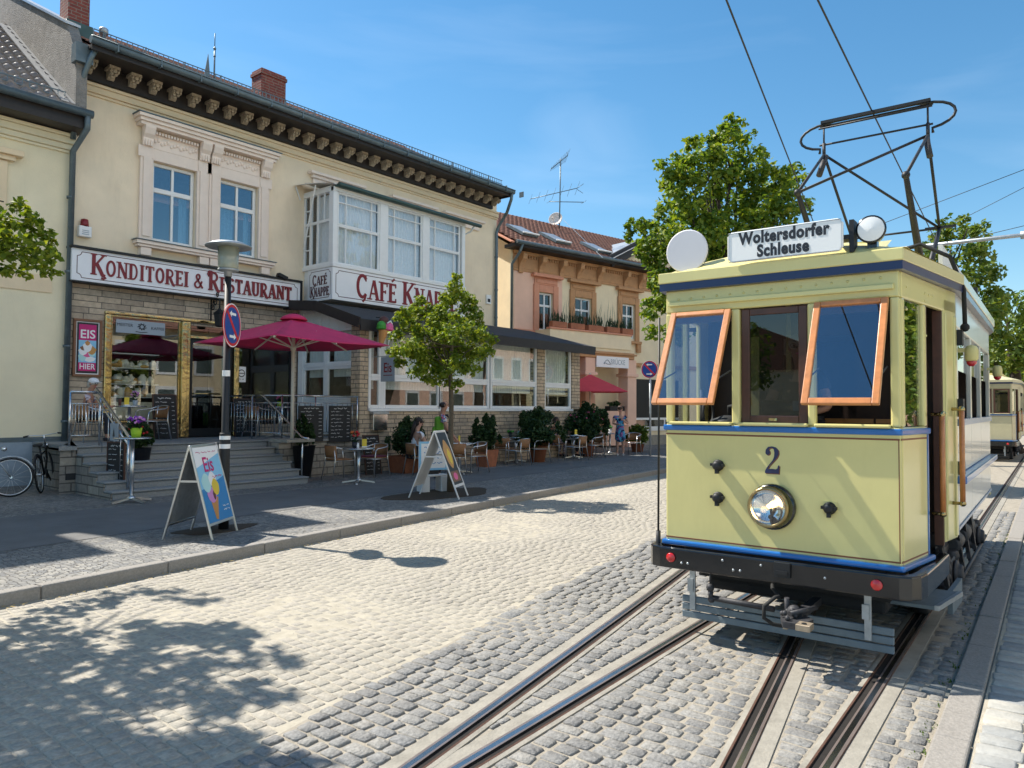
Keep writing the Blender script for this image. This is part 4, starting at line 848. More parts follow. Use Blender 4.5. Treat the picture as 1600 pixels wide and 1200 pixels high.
b = MB(); b.box(xs0-.01, xs0+.10, YA+.36, YF-.03, ztm-.028, ztm+.028); b.box(xs0-.005, xs0+.1, ym-.028, ym+.028, zb0, zwt); b.box(xs0-.02, xs0+.1, YF-.25, YF-.032, ZT, zwt+.5); b.box(xs0, xs0+.06, YA+.36, YF-.25, ZT+.05, zb0-.002); b.build('side_frame', M['white'], ao)
b = MB(); n = 16
for i in range(n):
    y0 = YA+.02+(YF-.06-YA)*i/n; y1 = YA+.02+(YF-.06-YA)*(i+1)/n; zq_ = float(np.interp((y0+y1)/2, [YA-.5, YA+1.3, YF], [3.92, 4.475, 4.615]))-.20; b.box(xs0+.005*(i % 2), xs0+.07, y0+.003, y1-.003, zwt+.004, max(zwt+.02, zq_))
b.build('gable_boards', M['white'], ao)
# inside the annex
b = MB(); b.box(XA+.3, XA1-.3, YF-.3, YF-.2, .3, zhead+.2); b.build('back_panel', M['interior_mid'], ao)
b = MB(); b.box(XA+.35, XA1-.3, YA+.4, YF-.4, ZT-.1, ZT); b.build('annex_floor', M['interior'], ao)
# lean-to roof
q0 = AX(507, 480, XA-.06); e0 = YA-.50; ez = AY(905, 548, e0).z
ez = 3.92; zr = 4.615; XE = AY(931, 549, e0).x; yb_r = YF-.02
b = MB(); ymid = YA+1.3; zmid = zr-.14
top = [(XA-.42, e0, ez), (XE, e0, ez), (XA-.42, ymid, zmid), (XR+.15, ymid, zmid), (XA-.42, yb_r, zr), (XR, yb_r, zr)]
vs = [Vector(p) for p in top]; lo = [v-Vector((0, 0, .16)) for v in vs]
b.add(vs+lo, [(0, 1, 3, 2), (2, 3, 5, 4), (6, 8, 9, 7), (8, 10, 11, 9), (0, 6, 7, 1), (1, 7, 9, 3), (3, 9, 11, 5), (0, 2, 8, 6), (2, 4, 10, 8)])
b.add([(XE, e0, ez), (XR+.15, ymid, zmid), (XR, yb_r, zr), (XR+.2, yb_r+3, zr), (XE+.1, yb_r+3, ez)], [(0, 4, 3, 2, 1)])
b.build('annex_roof', M['bitumen'], cafe)
b = MB(); b.box(XA-.40, XE-.05, e0-.012, e0+.03, ez-.28, ez-.02); b.bar((XA-.435, e0, ez-.10), (XA-.435, ymid, zmid-.10), .03, .26); b.bar((XA-.435, ymid, zmid-.1), (XA-.435, yb_r, zr-.1), .03, .26); b.build('fascia', M['dark_wood'], cafe)
# ---------------------------------------------------------------- terrace and steps
SX_0, SX_1 = 5.5, AG(481, 755).x; SY = 13.5; TR = .32; RISE = (ZT-.12)/6
b = MB()
for i in range(6):
    y0 = SY+TR*i; z1 = .12+RISE*(i+1); xe = SX_0 + .0*i
    b.box(SX_0-.0+(.05*i if False else 0), SX_1+(.0), y0+.02, y0+TR+.02 if i < 5 else YF-.035, .05, z1-.035)
    b.box(SX_0-.03, SX_1+.012, y0-.015, y0+TR+.018 if i < 5 else YF-.032, z1-.034, z1+.0, 1)
ter = thing('terrace_steps', 'grey stone stairs of six treads rising to the cafe door', 'stairs', (0, 0, 0))
b.build('stair_flight', [M['step_stone'], M['step_stone']], ter, .008, 1)
b = MB(); b.box(SX_1+.02, XA+.19, YA-.03, YF-.035, -.1, ZT-.055); b.build('terrace_wall', M['clad_low'], ter)
b = MB(); b.box(SX_1-.0+.015, XA+.0, YA-.09, YF-.036, ZT-.054, ZT+.002); b.build('terrace_slab', M['step_stone'], ter, .01, 1)
# left cheek of the stair with its own landing
xc0 = AY(94, 690, 15.1).x; b = MB(); b.prism([(xc0, 15.1), (SX_0-.034, 15.1), (SX_0-.034, YF-.035), (XL+.12, YF-.035)], -.1, ZT-.07); b.build('cheek_wall', M['clad_low'], ter)
b = MB(); b.prism([(xc0-.04, 15.04), (SX_0-.033, 15.04), (SX_0-.033, YF-.036), (XL+.08, YF-.036)], ZT-.069, ZT+.001); b.build('cheek_slab', M['step_stone'], ter)
b = MB(); pr_s = [(SY+.03, -.1)]
for i in range(5): pr_s += [(SY+.03+TR*i, .12+RISE*(i+1)-.04), (SY+.03+TR*(i+1) if i < 4 else 15.095, .12+RISE*(i+1)-.04)]
pr_s += [(15.095, -.1)]; b.prism(pr_s, -.03, -.002, Matrix(((0, 0, 1, SX_0), (1, 0, 0, 0), (0, 1, 0, 0), (0, 0, 0, 1)))); b.build('side_cladding', M['clad_low'], ter)
b = MB(); b.box(xc0+.10, xc0+.28, 15.09, 15.098, .38, .50); b.build('air_grate', M['black_rough'], ter)
# ================================================================== NEIGHBOURS AND TREES
lh_ = thing('left_house', 'pale cream house at the left edge with grey tiled roof', 'building', (0, 0, 0)); lh_.name = 'cream_house'
LX1 = XL-.02; LE = AY(60, 158, YF-.5).z; LYF = YF-.02
b = MB(); b.quad((-8, LYF, -.1), (LX1, LYF, -.1), (LX1, LYF, LE), (-8, LYF, LE)); b.quad((-8, LYF+9, -.1), (-8, LYF, -.1), (-8, LYF, LE), (-8, LYF+9, LE)); b.build('wall', M['stucco_left'], lh_)
b = MB(); b.box(-8, LX1-.04, LYF-.05, LYF-.001, -.1, AY(60, 688, YF).z); b.build('plinth', M['plinth_blue'], lh_); b = MB(); z_ = AY(60, 690, YF).z; b.box(-8, LX1-.04, LYF-.07, LYF-.001, z_+.02, z_+.10); b.build('plinth_strip', M['zinc'], lh_)
b = MB(); z_ = AY(40, 440, YF).z; b.box(-8, AY(80, 445, YF).x, LYF-.025, LYF-.001, z_-.18, z_+.18); b.build('wall_band', M['trim_cream'], lh_)
b = MB()
for i, (d, za, zb) in enumerate(((.05, .78, .72), (.09, .715, .60), (.14, .595, .46), (.18, .455, .38))): b.box(-8, LX1, LYF-d, LYF-.001*i, LE-za, LE-zb)
b.build('moulding', M['stucco_left'], lh_, .015, 2)
x1_ = AY(20, 230, YF).x; b = MB(); zh = AY(10, 235, YF).z; b.box(x1_-1.6, x1_+.15, LYF-.2, LYF-.002, zh-.12, zh); b.box(x1_-1.5, x1_+.02, LYF-.12, LYF-.003, zh-.22, zh-.122); b.box(x1_-.32, x1_-.1, LYF-.06, LYF-.004, zh-1.9, zh-.23); b.box(x1_-1.55, x1_-1.3, LYF-.06, LYF-.004, zh-1.9, zh-.23); b.box(x1_-1.6, x1_+.1, LYF-.14, LYF-.004, zh-2.1, zh-1.91); b.build('window_surround', M['trim_cream'], lh_, .01, 1)
b = MB(); b.box(x1_-1.29, x1_-.33, LYF-.03, LYF-.005, zh-1.9, zh-.23); b.build('window', M['glass_up'], lh_)
b = MB(); b.box(-8, LX1+.06, LYF-.62, LYF+.01, LE-.36, LE-.02); b.box(LX1-.0, LX1+.06, LYF-.6, LYF, LE-.35, LE+.0); b.build('eaves', M['dark_wood'], lh_)
b = MB(); b.tube([(-8, LYF-.72, LE-.04), (LX1+.1, LYF-.72, LE-.05)], .085, 10); b.build('gutter', M['zinc'], lh_)
f1, f2 = AX(112, 152, XL-.25), AX(2, 22, XL-.25); pl_ = math.atan2(f2.z-f1.z, f2.y-f1.y)
b = MB(); rv = (0, math.cos(pl_), math.sin(pl_)); o_ = Vector((-8, LYF-.66, LE+.02)); pantiles(b, o_, (1, 0, 0), rv, LX1-.1+8, 5.4, .25, .36, .035, .03)
e1 = o_+Vector(rv)*5.4; b.quad(o_-Vector((0, 0, .05)), Vector((LX1-.08, o_.y, o_.z-.05)), Vector((LX1-.08, e1.y, e1.z-.05)), e1-Vector((0, 0, .05))); b.quad(e1, Vector((LX1-.08, e1.y, e1.z)), Vector((LX1-.08, e1.y+5, e1.z-4)), Vector((-8, e1.y+5, e1.z-4))); lr = b.build('roof', M['tile_grey'], lh_)
b = MB(); p0 = Vector((XL-.235, LYF-.62, LE+.10)); p1 = p0+Vector(rv)*5.3; b.bar(p0-Vector((.12, 0, 0)), p1-Vector((.12, 0, 0)), .26, .03, (0, -math.sin(pl_), math.cos(pl_))); b.build('verge_flashing', M['flashing'], lr)
b = MB()
for k in range(2): b.bar((-2, LYF-.35, LE+.28+.12*k), (LX1-.3, LYF-.35, LE+.28+.12*k), .02)
x = -2
while x < LX1-.3: b.bar((x, LYF-.35, LE+.2), (x, LYF-.35, LE+.42), .014); x += .13
b.build('snow_guard', M['zinc'], lr)
# two tall roof dormers of the same house (their shadows fall across the pavement)
for xa_, xb_ in ((2.05, 4.25), (-3.2, 1.35)):
    b = MB(); b.box(xa_, xb_, LYF+.9, LYF+5, LE+1.2, LE+3.9); b.box(xa_-.15, xb_+.15, LYF+.7, LYF+5, LE+3.905, LE+4.1, 1); b.build('dormer', [M['stucco_left'], M['bitumen']], lh_)
b = MB(); b.tube([(LX1+.0, LYF-.72, LE-.1), (LX1+.02, LYF-.66, LE-.35), (LX1-.06, LYF-.13, LE-.75), (LX1-.08, LYF-.11, .2)], .062, 12)
for z in (6.2, 4.6, 3.0, 1.4): b.tube([(LX1-.08, LYF-.11, z), (LX1-.08, LYF-.11, z+.05)], .075, 12)
b.build('downpipe', M['zinc'], lh_)
b = MB(); q = AY(117, 95, YF-.55); b.tube([(XL+.1, YF-.85, EZ+.05), (XL-.02, YF-.8, EZ-.25), (XL-.12, YF-.4, EZ-.9), (XL-.1, YF-.2, LE-.5)], .055, 10); b.box(XL-.28, XL+.06, YF-.75, YF-.5, EZ-.35, EZ+.05); b.build('rain_pipe', M['zinc'], cafe)
# ---------------------------------------------------------------- orange house
OA = math.radians(-11); OC = Vector((22.1, 18.3, 0)); OD = Vector((math.cos(OA), math.sin(OA), 0)); ON = Vector((-math.sin(OA), math.cos(OA), 0))
def OP(px, py, d=0.):                                # pixel on the facade plane -> local (u, z)
    p = AN(px, py, OC-ON*d, ON); q = p-OC; return q.x*OD.x+q.y*OD.y, p.z
oh = thing('orange_house', 'ornate peach and yellow house with balcony and brown tiled roof', 'building', OC, OA)
u0 = OP(798, 400)[0]; UW = 13.0; oez = OP(812, 386)[1]
print('orange', u0, oez, OP(1003, 440))
ow = [(OP(841, 456), OP(863, 518)), (OP(897, 462), OP(923, 520)), (OP(971, 473), OP(991, 530))]
def wz(i): return (ow[i][0][0], ow[i][1][0], ow[0][1][1], ow[0][0][1])
H_ = [wz(0), wz(1), wz(2)]
b = MB(); us = OP(812, 500)[0]
holed_wall(b, u0, UW, -.1, oez, [H_[0], H_[1], H_[2]], 0, .15, 1)
b.quad((u0, 9, -.1), (u0, 0, -.1), (u0, 0, oez), (u0, 9, oez), 1); b.quad((UW, 0, -.1), (UW, 9, -.1), (UW, 9, oez), (UW, 0, oez), 1); b.quad((UW, 9, -.1), (u0, 9, -.1), (u0, 9, oez), (UW, 9, oez), 1)
b.add([(u0, 0, oez), (u0, 9, oez), (u0, 4.5, oez+2.4)], [(0, 2, 1)], 1)
b.build('wall', [M['orange_stucco'], M['yellow_stucco']], oh)
b = MB(); uo = OP(878, 500)[0]; zb_ = OP(850, 533)[1]; holed_wall(b, u0+.15, uo, zb_, oez-.9, [H_[0]], -.012, .02); b.box(u0+.15, u0+.9, -.03, -.001, .2, zb_); b.build('plaster', M['orange_stucco'], oh)
b = MB()                                                            # bracketed cornice
b.box(u0+.1, UW, -.06, -.001, oez-.95, oez-.86); b.box(u0+.1, UW, -.04, -.002, oez-.855, oez-.30); b.box(u0+.1, UW, -.12, -.003, oez-.295, oez-.16)
i = 0
while u0+.3+i*.14 < UW: b.box(u0+.3+i*.14, u0+.37+i*.14, -.10, -.041, oez-.42, oez-.30); i += 1
b.build('cornice', M['orange_trim'], oh, .012, 1)
for k, px_ in enumerate((812, 843, 875, 902, 934, 975, 998)):
    uu = OP(px_, 405)[0]; b = MB(); T = Matrix.Translation((uu, -.045, oez-.29)) @ Matrix(((0, 0, 1, 0), (-1, 0, 0, 0), (0, 1, 0, 0), (0, 0, 0, 1))); b.prism([(0, 0), (0, -.75), (.06, -.72), (.08, -.5), (.16, -.35), (.30, -.22), (.34, 0)], -.11, .11, T); b.build('console', M['orange_trim'], oh, .01, 1)
b = MB(); b.box(u0-.3, UW, -.62, .02, oez-.155, oez-.02); b.box(u0-.32, UW, -.66, -.621, oez-.13, oez+.02); b.build('eaves', M['dark_wood'], oh)
b = MB(); b.tube([(u0-.3, -.72, oez), (UW, -.72, oez)], .08, 8); b.tube([(u0+.02, -.7, oez-.05), (u0+.0, -.55, oez-.35), (u0-.02, -.10, oez-.75), (u0-.02, -.08, .3)], .055, 8); b.build('gutter', M['zinc'], oh)
b = MB(); pr_ = math.radians(27.6); rv2 = (0, math.cos(pr_), math.sin(pr_)); pantiles(b, (u0-.35, -.6, oez+.06), (1, 0, 0), rv2, UW-u0, 5.6, .24, .34, .035, .03); b.quad((u0-.35, -.6, oez+.02), (UW, -.6, oez+.02), (UW, 4.35, oez+2.56), (u0-.35, 4.35, oez+2.56)); b.quad((u0-.35, 4.35, oez+2.56), (UW, 4.35, oez+2.56), (UW, 9.6, oez-.2), (u0-.35, 9.6, oez-.2)); orf = b.build('roof', M['tile'], oh)
b = MB(); b.tube([(u0-.4, 4.4, oez+2.6), (UW, 4.4, oez+2.6)], .11, 8); b.build('ridge', M['tile'], orf)
b = MB(); b.bar((u0-.37, -.62, oez-.02), (u0-.37, 4.4, oez+2.5), .05, .28, (1, 0, 0)); b.build('verge', M['red_trim'], orf)
def on_roof(px, py):
    n = Vector((0, -math.sin(pr_), math.cos(pr_))); nw = OD*0+ON*n.y+Vector((0, 0, n.z)); p0_ = OC-ON*.6+Vector((0, 0, oez+.1)); p = AN(px, py, p0_, nw); q = p-OC; return Vector((q.x*OD.x+q.y*OD.y, q.x*ON.x+q.y*ON.y, p.z))
for px_, py_ in ((815, 364), (866, 376), (930, 391)):
    c = on_roof(px_, py_); T = Matrix.Translation(c+Vector((0, 0, .05))) @ Matrix.Rotation(pr_, 4, 'X'); b = MB(); b.box(-.42, .42, -.62, .62, 0, .10, 0, T); so = b.build('skylight', M['zinc'], orf); b = MB(); b.box(-.34, .34, -.54, .54, .101, .108, 0, T); b.build('pane', M['glass_sky'] if 'glass_sky' in M else M['flashing'], so); b = MB(); b.box(-.42, .42, -.66, -.58, .10, .15, 0, T); b.build('cover', M['white'], so)
b = MB()
for i, (a, c) in enumerate(((on_roof(880, 345), on_roof(948, 411)),)): b.bar(a+Vector((0, -.02, .04)), a.lerp(c, .92)+Vector((0, -.02, .04)), .02, .015)
b.build('lightning_strip', M['galv'], orf)
# gabled centre bay
gu0, gz0 = OP(946, 420); b = MB(); gu1 = gu0+5.6; um = (gu0+gu1)/2
b.add([(gu0, -.32, oez-.0), (gu1, -.32, oez-.0), (um, -.32, oez+1.35), (gu0, .6, oez), (gu1, .6, oez), (um, 2.5, oez+1.35)], [(0, 1, 2), (0, 2, 5, 3), (1, 4, 5, 2)]); b.build('pediment', M['yellow_stucco'], oh)
b = MB(); b.bar((gu0-.25, -.5, oez-.03), (um, -.5, oez+1.48), .5, .12, (0, 1, 0)); b.bar((gu1+.25, -.5, oez-.03), (um, -.5, oez+1.48), .5, .12, (0, 1, 0)); b.box(gu0-.2, gu1+.2, -.66, -.325, oez-.12, oez-.0); b.build('pediment_eaves', M['dark_wood'], oh); b = MB(); b.add([(gu0-.3, -.78, oez+.06), (um, -.78, oez+1.58), (um, 2.6, oez+1.58), (gu0-.3, .3, oez+.06)], [(0, 1, 2, 3)]); b.add([(gu1+.3, -.78, oez+.06), (um, -.78, oez+1.58), (um, 2.6, oez+1.58), (gu1+.3, .3, oez+.06)], [(3, 2, 1, 0)]); b.build('pediment_roof', M['flashing'], oh)
for i, (x0, x1, z0, z1) in enumerate(H_):
    mm = M['red_trim'] if i == 0 else M['orange_trim']; b = MB()
    for a, c in ((x0-.28, x0), (x1, x1+.28)): b.box(a, c, -.08, -.013, z0-.1, z1+.30)
    b.box(x0, x1, -.07, -.014, z1, z1+.29); b.box(x0-.24, x1+.24, -.06, -.013, z1+.30, z1+.58); b.box(x0-.16, x1+.16, -.09, -.062, z1+.36, z1+.52); b.box(x0-.42, x1+.42, -.24, -.013, z1+.585, z1+.69); b.box(x0-.36, x1+.36, -.17, -.014, z1+.695, z1+.74)
    if i == 2: b.box(x0-.36, x1+.36, -.16, -.013, z0-.22, z0-.1); b.box(x0-.34, x0-.08, -.13, -.015, z0-.6, z0-.225); b.box(x1+.08, x1+.34, -.13, -.015, z0-.6, z0-.225)
    b.build('window_surround', mm, oh, .012, 1)
    zm = z0+(z1-z0)*.66; xc = (x0+x1)/2; window_y(oh, x0+.01, x1-.01, z0+.01, z1-.01, .06, .07, [(xc, .035, z0+.05, z1-.05)], [(zm, .045)], mg=M['glass_orange'])
# balcony
bu0, bu1 = OP(858, 540, .9)[0], OP(985, 545, .9)[0]; bz1 = OP(905, 518, .9)[1]; bz0 = OP(905, 541, .9)[1]
print('balc', bu0, bu1, bz0, bz1, H_)
b = MB(); b.box(bu0, bu1, -.95, -.80, bz0, bz1); b.box(bu0, bu0+.15, -.79, -.015, bz0, bz1); b.box(bu1-.15, bu1, -.79, -.015, bz0, bz1); b.box(bu0, bu1, -.90, -.015, bz0-.14, bz0-.002); bo_ = b.build('balcony', M['yellow_stucco'], oh)
b = MB(); b.box(bu0-.04, bu1+.04, -1.0, -.77, bz1+.002, bz1+.07); b.box(u0+.15, bu0-.05, -.12, -.013, bz1-.1, bz1); b.build('coping', M['red_trim'], bo_, .01, 1)
b = MB(); b.box(bu0+.1, bu1+.1, -1.05, -.016, bz0-.42, bz0-.145); b.box(bu0, bu1+.2, -1.12, -.015, bz0-.26, bz0-.2); b.box(u0+.15, UW, -.12, -.017, bz0-.62, bz0-.45); b.build('balcony_base', M['orange_trim'], oh, .015, 1)
# entrance porch with sign
su0, sz1_ = OP(928, 556, .9); su1, sz0_ = OP(978, 576, .9); b = MB()
for pc in (920, 985): c_ = OP(pc, 600, .9)[0]; b.box(c_-.28, c_+.28, -1.0, -.45, -.1, bz0-.425); b.box(c_-.36, c_+.36, -1.06, -.40, sz0_-.35, sz0_-.22)
b.build('porch_pillar', M['orange_stucco'], oh, .01, 1)
b = MB(); b.box(su0, su1, -1.06, -1.0, sz0_, sz1_); sg_ = b.build('sign_board', M['sign_white'], oh)
bfont('BRÜCKE', .30, M['grey_pr'], 'lettering', sg_, TY((su0+su1)/2+.30, -1.062, (sz0_+sz1_)/2), .8); b = MB(); cx_ = su0+.62; b.tube([(cx_-.2+.4*t/8, -1.064, (sz0_+sz1_)/2-.08+.16*math.sin(PI*t/8)) for t in range(9)], .018, 5); b.tube([(cx_-.2, -1.064, (sz0_+sz1_)/2-.09), (cx_-.1, -1.064, (sz0_+sz1_)/2-.04), (cx_, -1.064, (sz0_+sz1_)/2-.09), (cx_+.1, -1.064, (sz0_+sz1_)/2-.09), (cx_+.2, -1.064, (sz0_+sz1_)/2-.09)], .016, 5); b.build('emblem', M['grey_pr'], sg_)
ru0, rz1 = OP(989, 592); b = MB(); b.box(ru0, ru0+3.2, -.05, -.016, 1.35, rz1); b.build('roller_shutter', M['black'], oh); b = MB(); b.box(ru0, ru0+3.2, -.06, -.051, .75, .95); b.box(ru0, ru0+3.2, -.06, -.051, 1.25, 1.35)
for k in range(4): b.box(ru0+k*1.05, ru0+k*1.05+.1, -.06, -.051, .95, 1.25)
b.build('shop_window', M['white'], oh); b = MB(); b.box(ru0, ru0+3.2, -.045, -.018, .95, 1.249); b.build('pane', M['glass_dark'], oh); b = MB(); b.box(OP(935, 700)[0], OP(985, 700)[0]+4, -.3, -.02, -.1, .55); b.build('base_course', M['concrete'], oh)
# aerial and dish on the ridge
rp = on_roof(874, 358); wb = OC+OD*rp.x+ON*rp.y; depth_pt = Vector((wb.x, wb.y, rp.z))
def AM(px, py): return AN(px, py, depth_pt, FWD)
tv = thing('tv_aerial', 'tall roof aerial with three antenna arrays beside a satellite dish', 'aerial', depth_pt)
def loc_(p): return p-depth_pt
b = MB(); b.tube([loc_(AM(874, 362)), loc_(AM(876, 248))], .03, 7); b.build('mast', M['zinc'], tv)
def yagi(p0, p1, nel, l0, l1, tilt=0.):
    b = MB(); a, c = loc_(AM(*p0)), loc_(AM(*p1)); b.tube([a, c], .02, 5); d = (c-a).normalized(); pe = Vector((0, 0, 1)) if tilt else d.cross(Vector((0, 0, 1))).normalized()
    pe = (pe+Vector(RGT)*.35).normalized()
    for i in range(nel): t = i/(nel-1); q = a+(c-a)*t; l_ = l0+(l1-l0)*t; b.tube([q-pe*l_, q+pe*l_], .009, 4)
    return b.build('antenna_array', M['zinc'], tv)
yagi((861, 264), (887, 243), 12, .12, .35, 1); yagi((829, 311), (902, 294), 7, .25, .35, 1); yagi((858, 315), (912, 316), 2, .3, .3)
b = MB(); b.tube([loc_(AM(887, 243)), loc_(AM(886, 238))], .012, 4); b.tube([loc_(AM(902, 294)), loc_(AM(912, 287))], .012, 4); b.tube([loc_(AM(902, 296)), loc_(AM(911, 302))], .012, 4); b.build('reflector_rod', M['zinc'], tv)
dc = AM(868, 342); T = Matrix.Translation(loc_(dc)) @ frame((0, 0, 0), Vector((.3, .9, 0)), Vector((-.75, -.35, .3))).to_3x3().to_4x4()
zd = Vector((-.85, -.30, .25)).normalized(); xd = zd.orthogonal().normalized(); yd = zd.cross(xd); T = Matrix((xd, yd, zd)).transposed().to_4x4(); T.translation = loc_(dc)
b = MB(); b.lathe([(.001, -.08), (.15, -.055), (.27, -.01), (.33, .025), (.34, .015), (.27, -.03), (.001, -.10)], 24, T); b.tube([loc_(dc)-zd*.12, loc_(AM(874, 345))], .03, 6); b.tube([loc_(dc)-Vector((0, 0, .4)), loc_(dc)+zd*.5-Vector((0, 0, .2))], .015, 5); b.ball(loc_(dc)+zd*.5-Vector((0, 0, .2)), .05, 7, 5); tag(b.build('satellite_dish', M['trim'], None), 'off white satellite dish on the aerial mast of the orange house', 'dish').location = depth_pt
# ---------------------------------------------------------------- houses across the street and down it (seen in the window panes)
def plain_house(label, x0, x1, y0, y1, he, wall, trim, seed, face):
    t = thing('town_house', label, 'building', (0, 0, 0)); b = MB(); b.box(x0, x1, y0, y1, -.1, he); b.build('wall', wall, t); b = MB(); ym = (y0+y1)/2
    b.add([(x0-.3, y0-.5, he), (x1+.3, y0-.5, he), (x1+.3, ym, he+3.2), (x0-.3, ym, he+3.2), (x0-.3, y1+.5, he), (x1+.3, y1+.5, he)], [(0, 1, 2, 3), (3, 2, 5, 4), (0, 3, 4), (1, 5, 2), (0, 4, 5, 1)]); b.build('roof', M['tile'], t); yy = y1 if face > 0 else y0; n = int((x1-x0)/2.2)
    for r in range(2):
        for i in range(n):
            xc = x0+(x1-x0)*(i+.5)/n; z = 1.2+r*(he-1.2)/2; f = MB(); f.box(xc-.65, xc+.65, yy-.04, yy+.05, z-.15, z+1.75); w = f.build('window', trim, t); p = MB(); p.box(xc-.5, xc+.5, yy-.06, yy+.06, z, z+1.55); p.build('pane', M['glass_orange'], w)
plain_house('peach house across the street mirrored in the annex panes', 34, 50, -17, -8.5, 7, M['orange_stucco'], M['white'], 1, 1)
plain_house('yellow house across the street mirrored in the shop window', 8, 24.5, -18, -9.5, 6.4, M['yellow_stucco'], M['white'], 2, 1)
plain_house('pale house down the street mirrored in the tram window', -56, -44, 8, 22, 4.6, M['stucco_left'], M['white'], 3, -1)
# ---------------------------------------------------------------- trees
def crown(name, m, clumps, leaf, n_per, parent, seed, flat=.0):
    """leaf-sized folded blades scattered through clumps = (centre, radii)"""
    g_ = np.random.default_rng(seed); C_ = []; O_ = []
    q_s = random.Random(seed+100); cl2 = []
    for c, r, k in clumps:
        cl2.append((c, tuple(v*.8 for v in r), k*.28)); m_ = 7
        for _ in range(m_):
            d = Vector((q_s.gauss(0, 1), q_s.gauss(0, 1), q_s.gauss(0, 1))).normalized()*q_s.uniform(.45, .95); f_ = q_s.uniform(.26, .5); cl2.append(((c[0]+d.x*r[0], c[1]+d.y*r[1], c[2]+d.z*r[2]), tuple(v*f_ for v in r), k*.72/m_))
    for c, r, k in cl2:
        k = max(3, int(k*n_per)); d = g_.normal(size=(k, 3)); d /= np.linalg.norm(d, axis=1)[:, None]
        rad = g_.uniform(0, 1, k)**.5; rad *= 1+.25*np.sin(d[:, 0]*5+seed)*np.sin(d[:, 1]*6+1)*np.cos(d[:, 2]*5)
        C_.append(np.array(c)+d*rad[:, None]*np.array(r)); O_.append(d)
    C_ = np.concatenate(C_); O_ = np.concatenate(O_); N = len(C_)
    nrm = O_*.55+g_.normal(size=(N, 3))*.6+np.array([0, 0, .55]); nrm /= np.linalg.norm(nrm, axis=1)[:, None]
    t = np.cross(nrm, g_.normal(size=(N, 3))); t /= np.linalg.norm(t, axis=1)[:, None]; bt = np.cross(nrm, t)
    sz = leaf*g_.uniform(.65, 1.25, N)[:, None]
    V = np.stack([C_-t*sz, C_-bt*sz*.62-t*sz*.1+nrm*sz*.18, C_+t*sz-nrm*sz*.15, C_+bt*sz*.62-t*sz*.1+nrm*sz*.18], 1).reshape(-1, 3)
    me = bpy.data.meshes.new(name); me.vertices.add(4*N); me.vertices.foreach_set('co', V.ravel())
    idx = np.arange(N)[:, None]*4; F_ = np.stack([np.concatenate([idx, idx+1, idx+2], 1), np.concatenate([idx, idx+2, idx+3], 1)], 1).reshape(-1, 3)
    me.loops.add(F_.size); me.loops.foreach_set('vertex_index', F_.ravel()); me.polygons.add(len(F_)); me.polygons.foreach_set('loop_start', np.arange(len(F_))*3)
    at = me.attributes.new('tint', 'FLOAT', 'FACE'); at.data.foreach_set('value', np.repeat(np.clip(g_.normal(.5, .28, N), 0, 1), 2).astype(np.float32))
    me.materials.append(m); me.update(calc_edges=True); o = bpy.data.objects.new(name, me); sc.collection.objects.link(o); o.parent = parent; return o
def limbs(base, h, tips, r, m, parent, seed, lean=(0, 0), br=.42):
    tips = [(Vector((0, 0, h*.8)).lerp(Vector(t), .8), k) for t, k in tips]
    q = random.Random(seed); b = MB(); pts = []; n = 6; top = Vector((lean[0], lean[1], h))
    for i in range(n+1): t = i/n; pts.append(Vector((lean[0]*t+q.uniform(-1, 1)*r*.5*(t > 0), lean[1]*t+q.uniform(-1, 1)*r*.5*(t > 0), h*t)))
    b.tube(pts, [r*(1.25 if i == 0 else 1-.5*i/n) for i in range(n+1)], 10)
    for tp, t0 in tips:
        tp = Vector(tp); s0 = pts[min(n, int(t0*n))]; mid = s0.lerp(tp, .5)+Vector((q.uniform(-.1, .1), q.uniform(-.1, .1), .12*(tp-s0).length)); b.tube([s0, mid, tp], [r*br, r*br*.6, r*br*.2], 6)
        for _ in range(3): e = tp+Vector((q.uniform(-1, 1), q.uniform(-1, 1), q.uniform(-.3, 1)))*(tp-s0).length*.12; b.tube([mid.lerp(tp, q.random()), e], [r*.12, r*.04], 5)
    return b.build('trunk', m, parent)
def clumps_from_px(pxs, P0, N0, base, seed, dsp=.8, ksc=1.):
    """clumps whose outline in the picture is known: (px, py, radius in px, k); depth is spread at random round the tree's axis"""
    q = random.Random(seed); out = []
    for px_, py_, rp_, k in pxs:
        p = AN(px_, py_, P0, N0); dd = (p-Vector(EYEP)).dot(Vector(FWD)); r_ = rp_*dd/F_PX
        dv = (p-Vector(EYEP)).normalized()*q.uniform(-1, 1)*dsp
        out.append((tuple(p+dv-base), (r_, r_, r_*.85), k*(r_**2)*ksc))
    return out
# small street tree
stb = AG(704, 769); st = thing('street_tree', 'small leafy maple on the pavement before the cafe annex', 'tree', stb)
fl = Vector((FWD[0], FWD[1], 0)).normalized()
cl = clumps_from_px([(714, 432, 9, 1), (712, 446, 15, 1), (703, 465, 22, 1), (728, 470, 24, 1), (655, 470, 14, 1), (664, 484, 20, 1), (640, 488, 16, 1), (628, 500, 16, 1), (645, 510, 24, 1), (690, 495, 30, 1), (738, 490, 26, 1), (716, 515, 34, 1), (672, 522, 30, 1), (752, 520, 20, 1), (771, 528, 11, .9), (618, 525, 15, 1), (632, 540, 24, 1), (612, 552, 12, .9), (655, 552, 26, 1), (698, 545, 36, 1), (742, 546, 26, 1), (765, 552, 11, .9), (626, 565, 16, 1), (648, 580, 18, .9), (675, 575, 26, 1), (712, 572, 26, 1), (740, 573, 16, .9), (690, 594, 18, .9), (712, 600, 14, .9), (668, 594, 12, .8), (698, 520, 30, .8), (684, 555, 30, .8)], stb, fl, stb, 5, .6)
crown('crown', M['leaf_street'], cl, .041, 5600, st, 4)
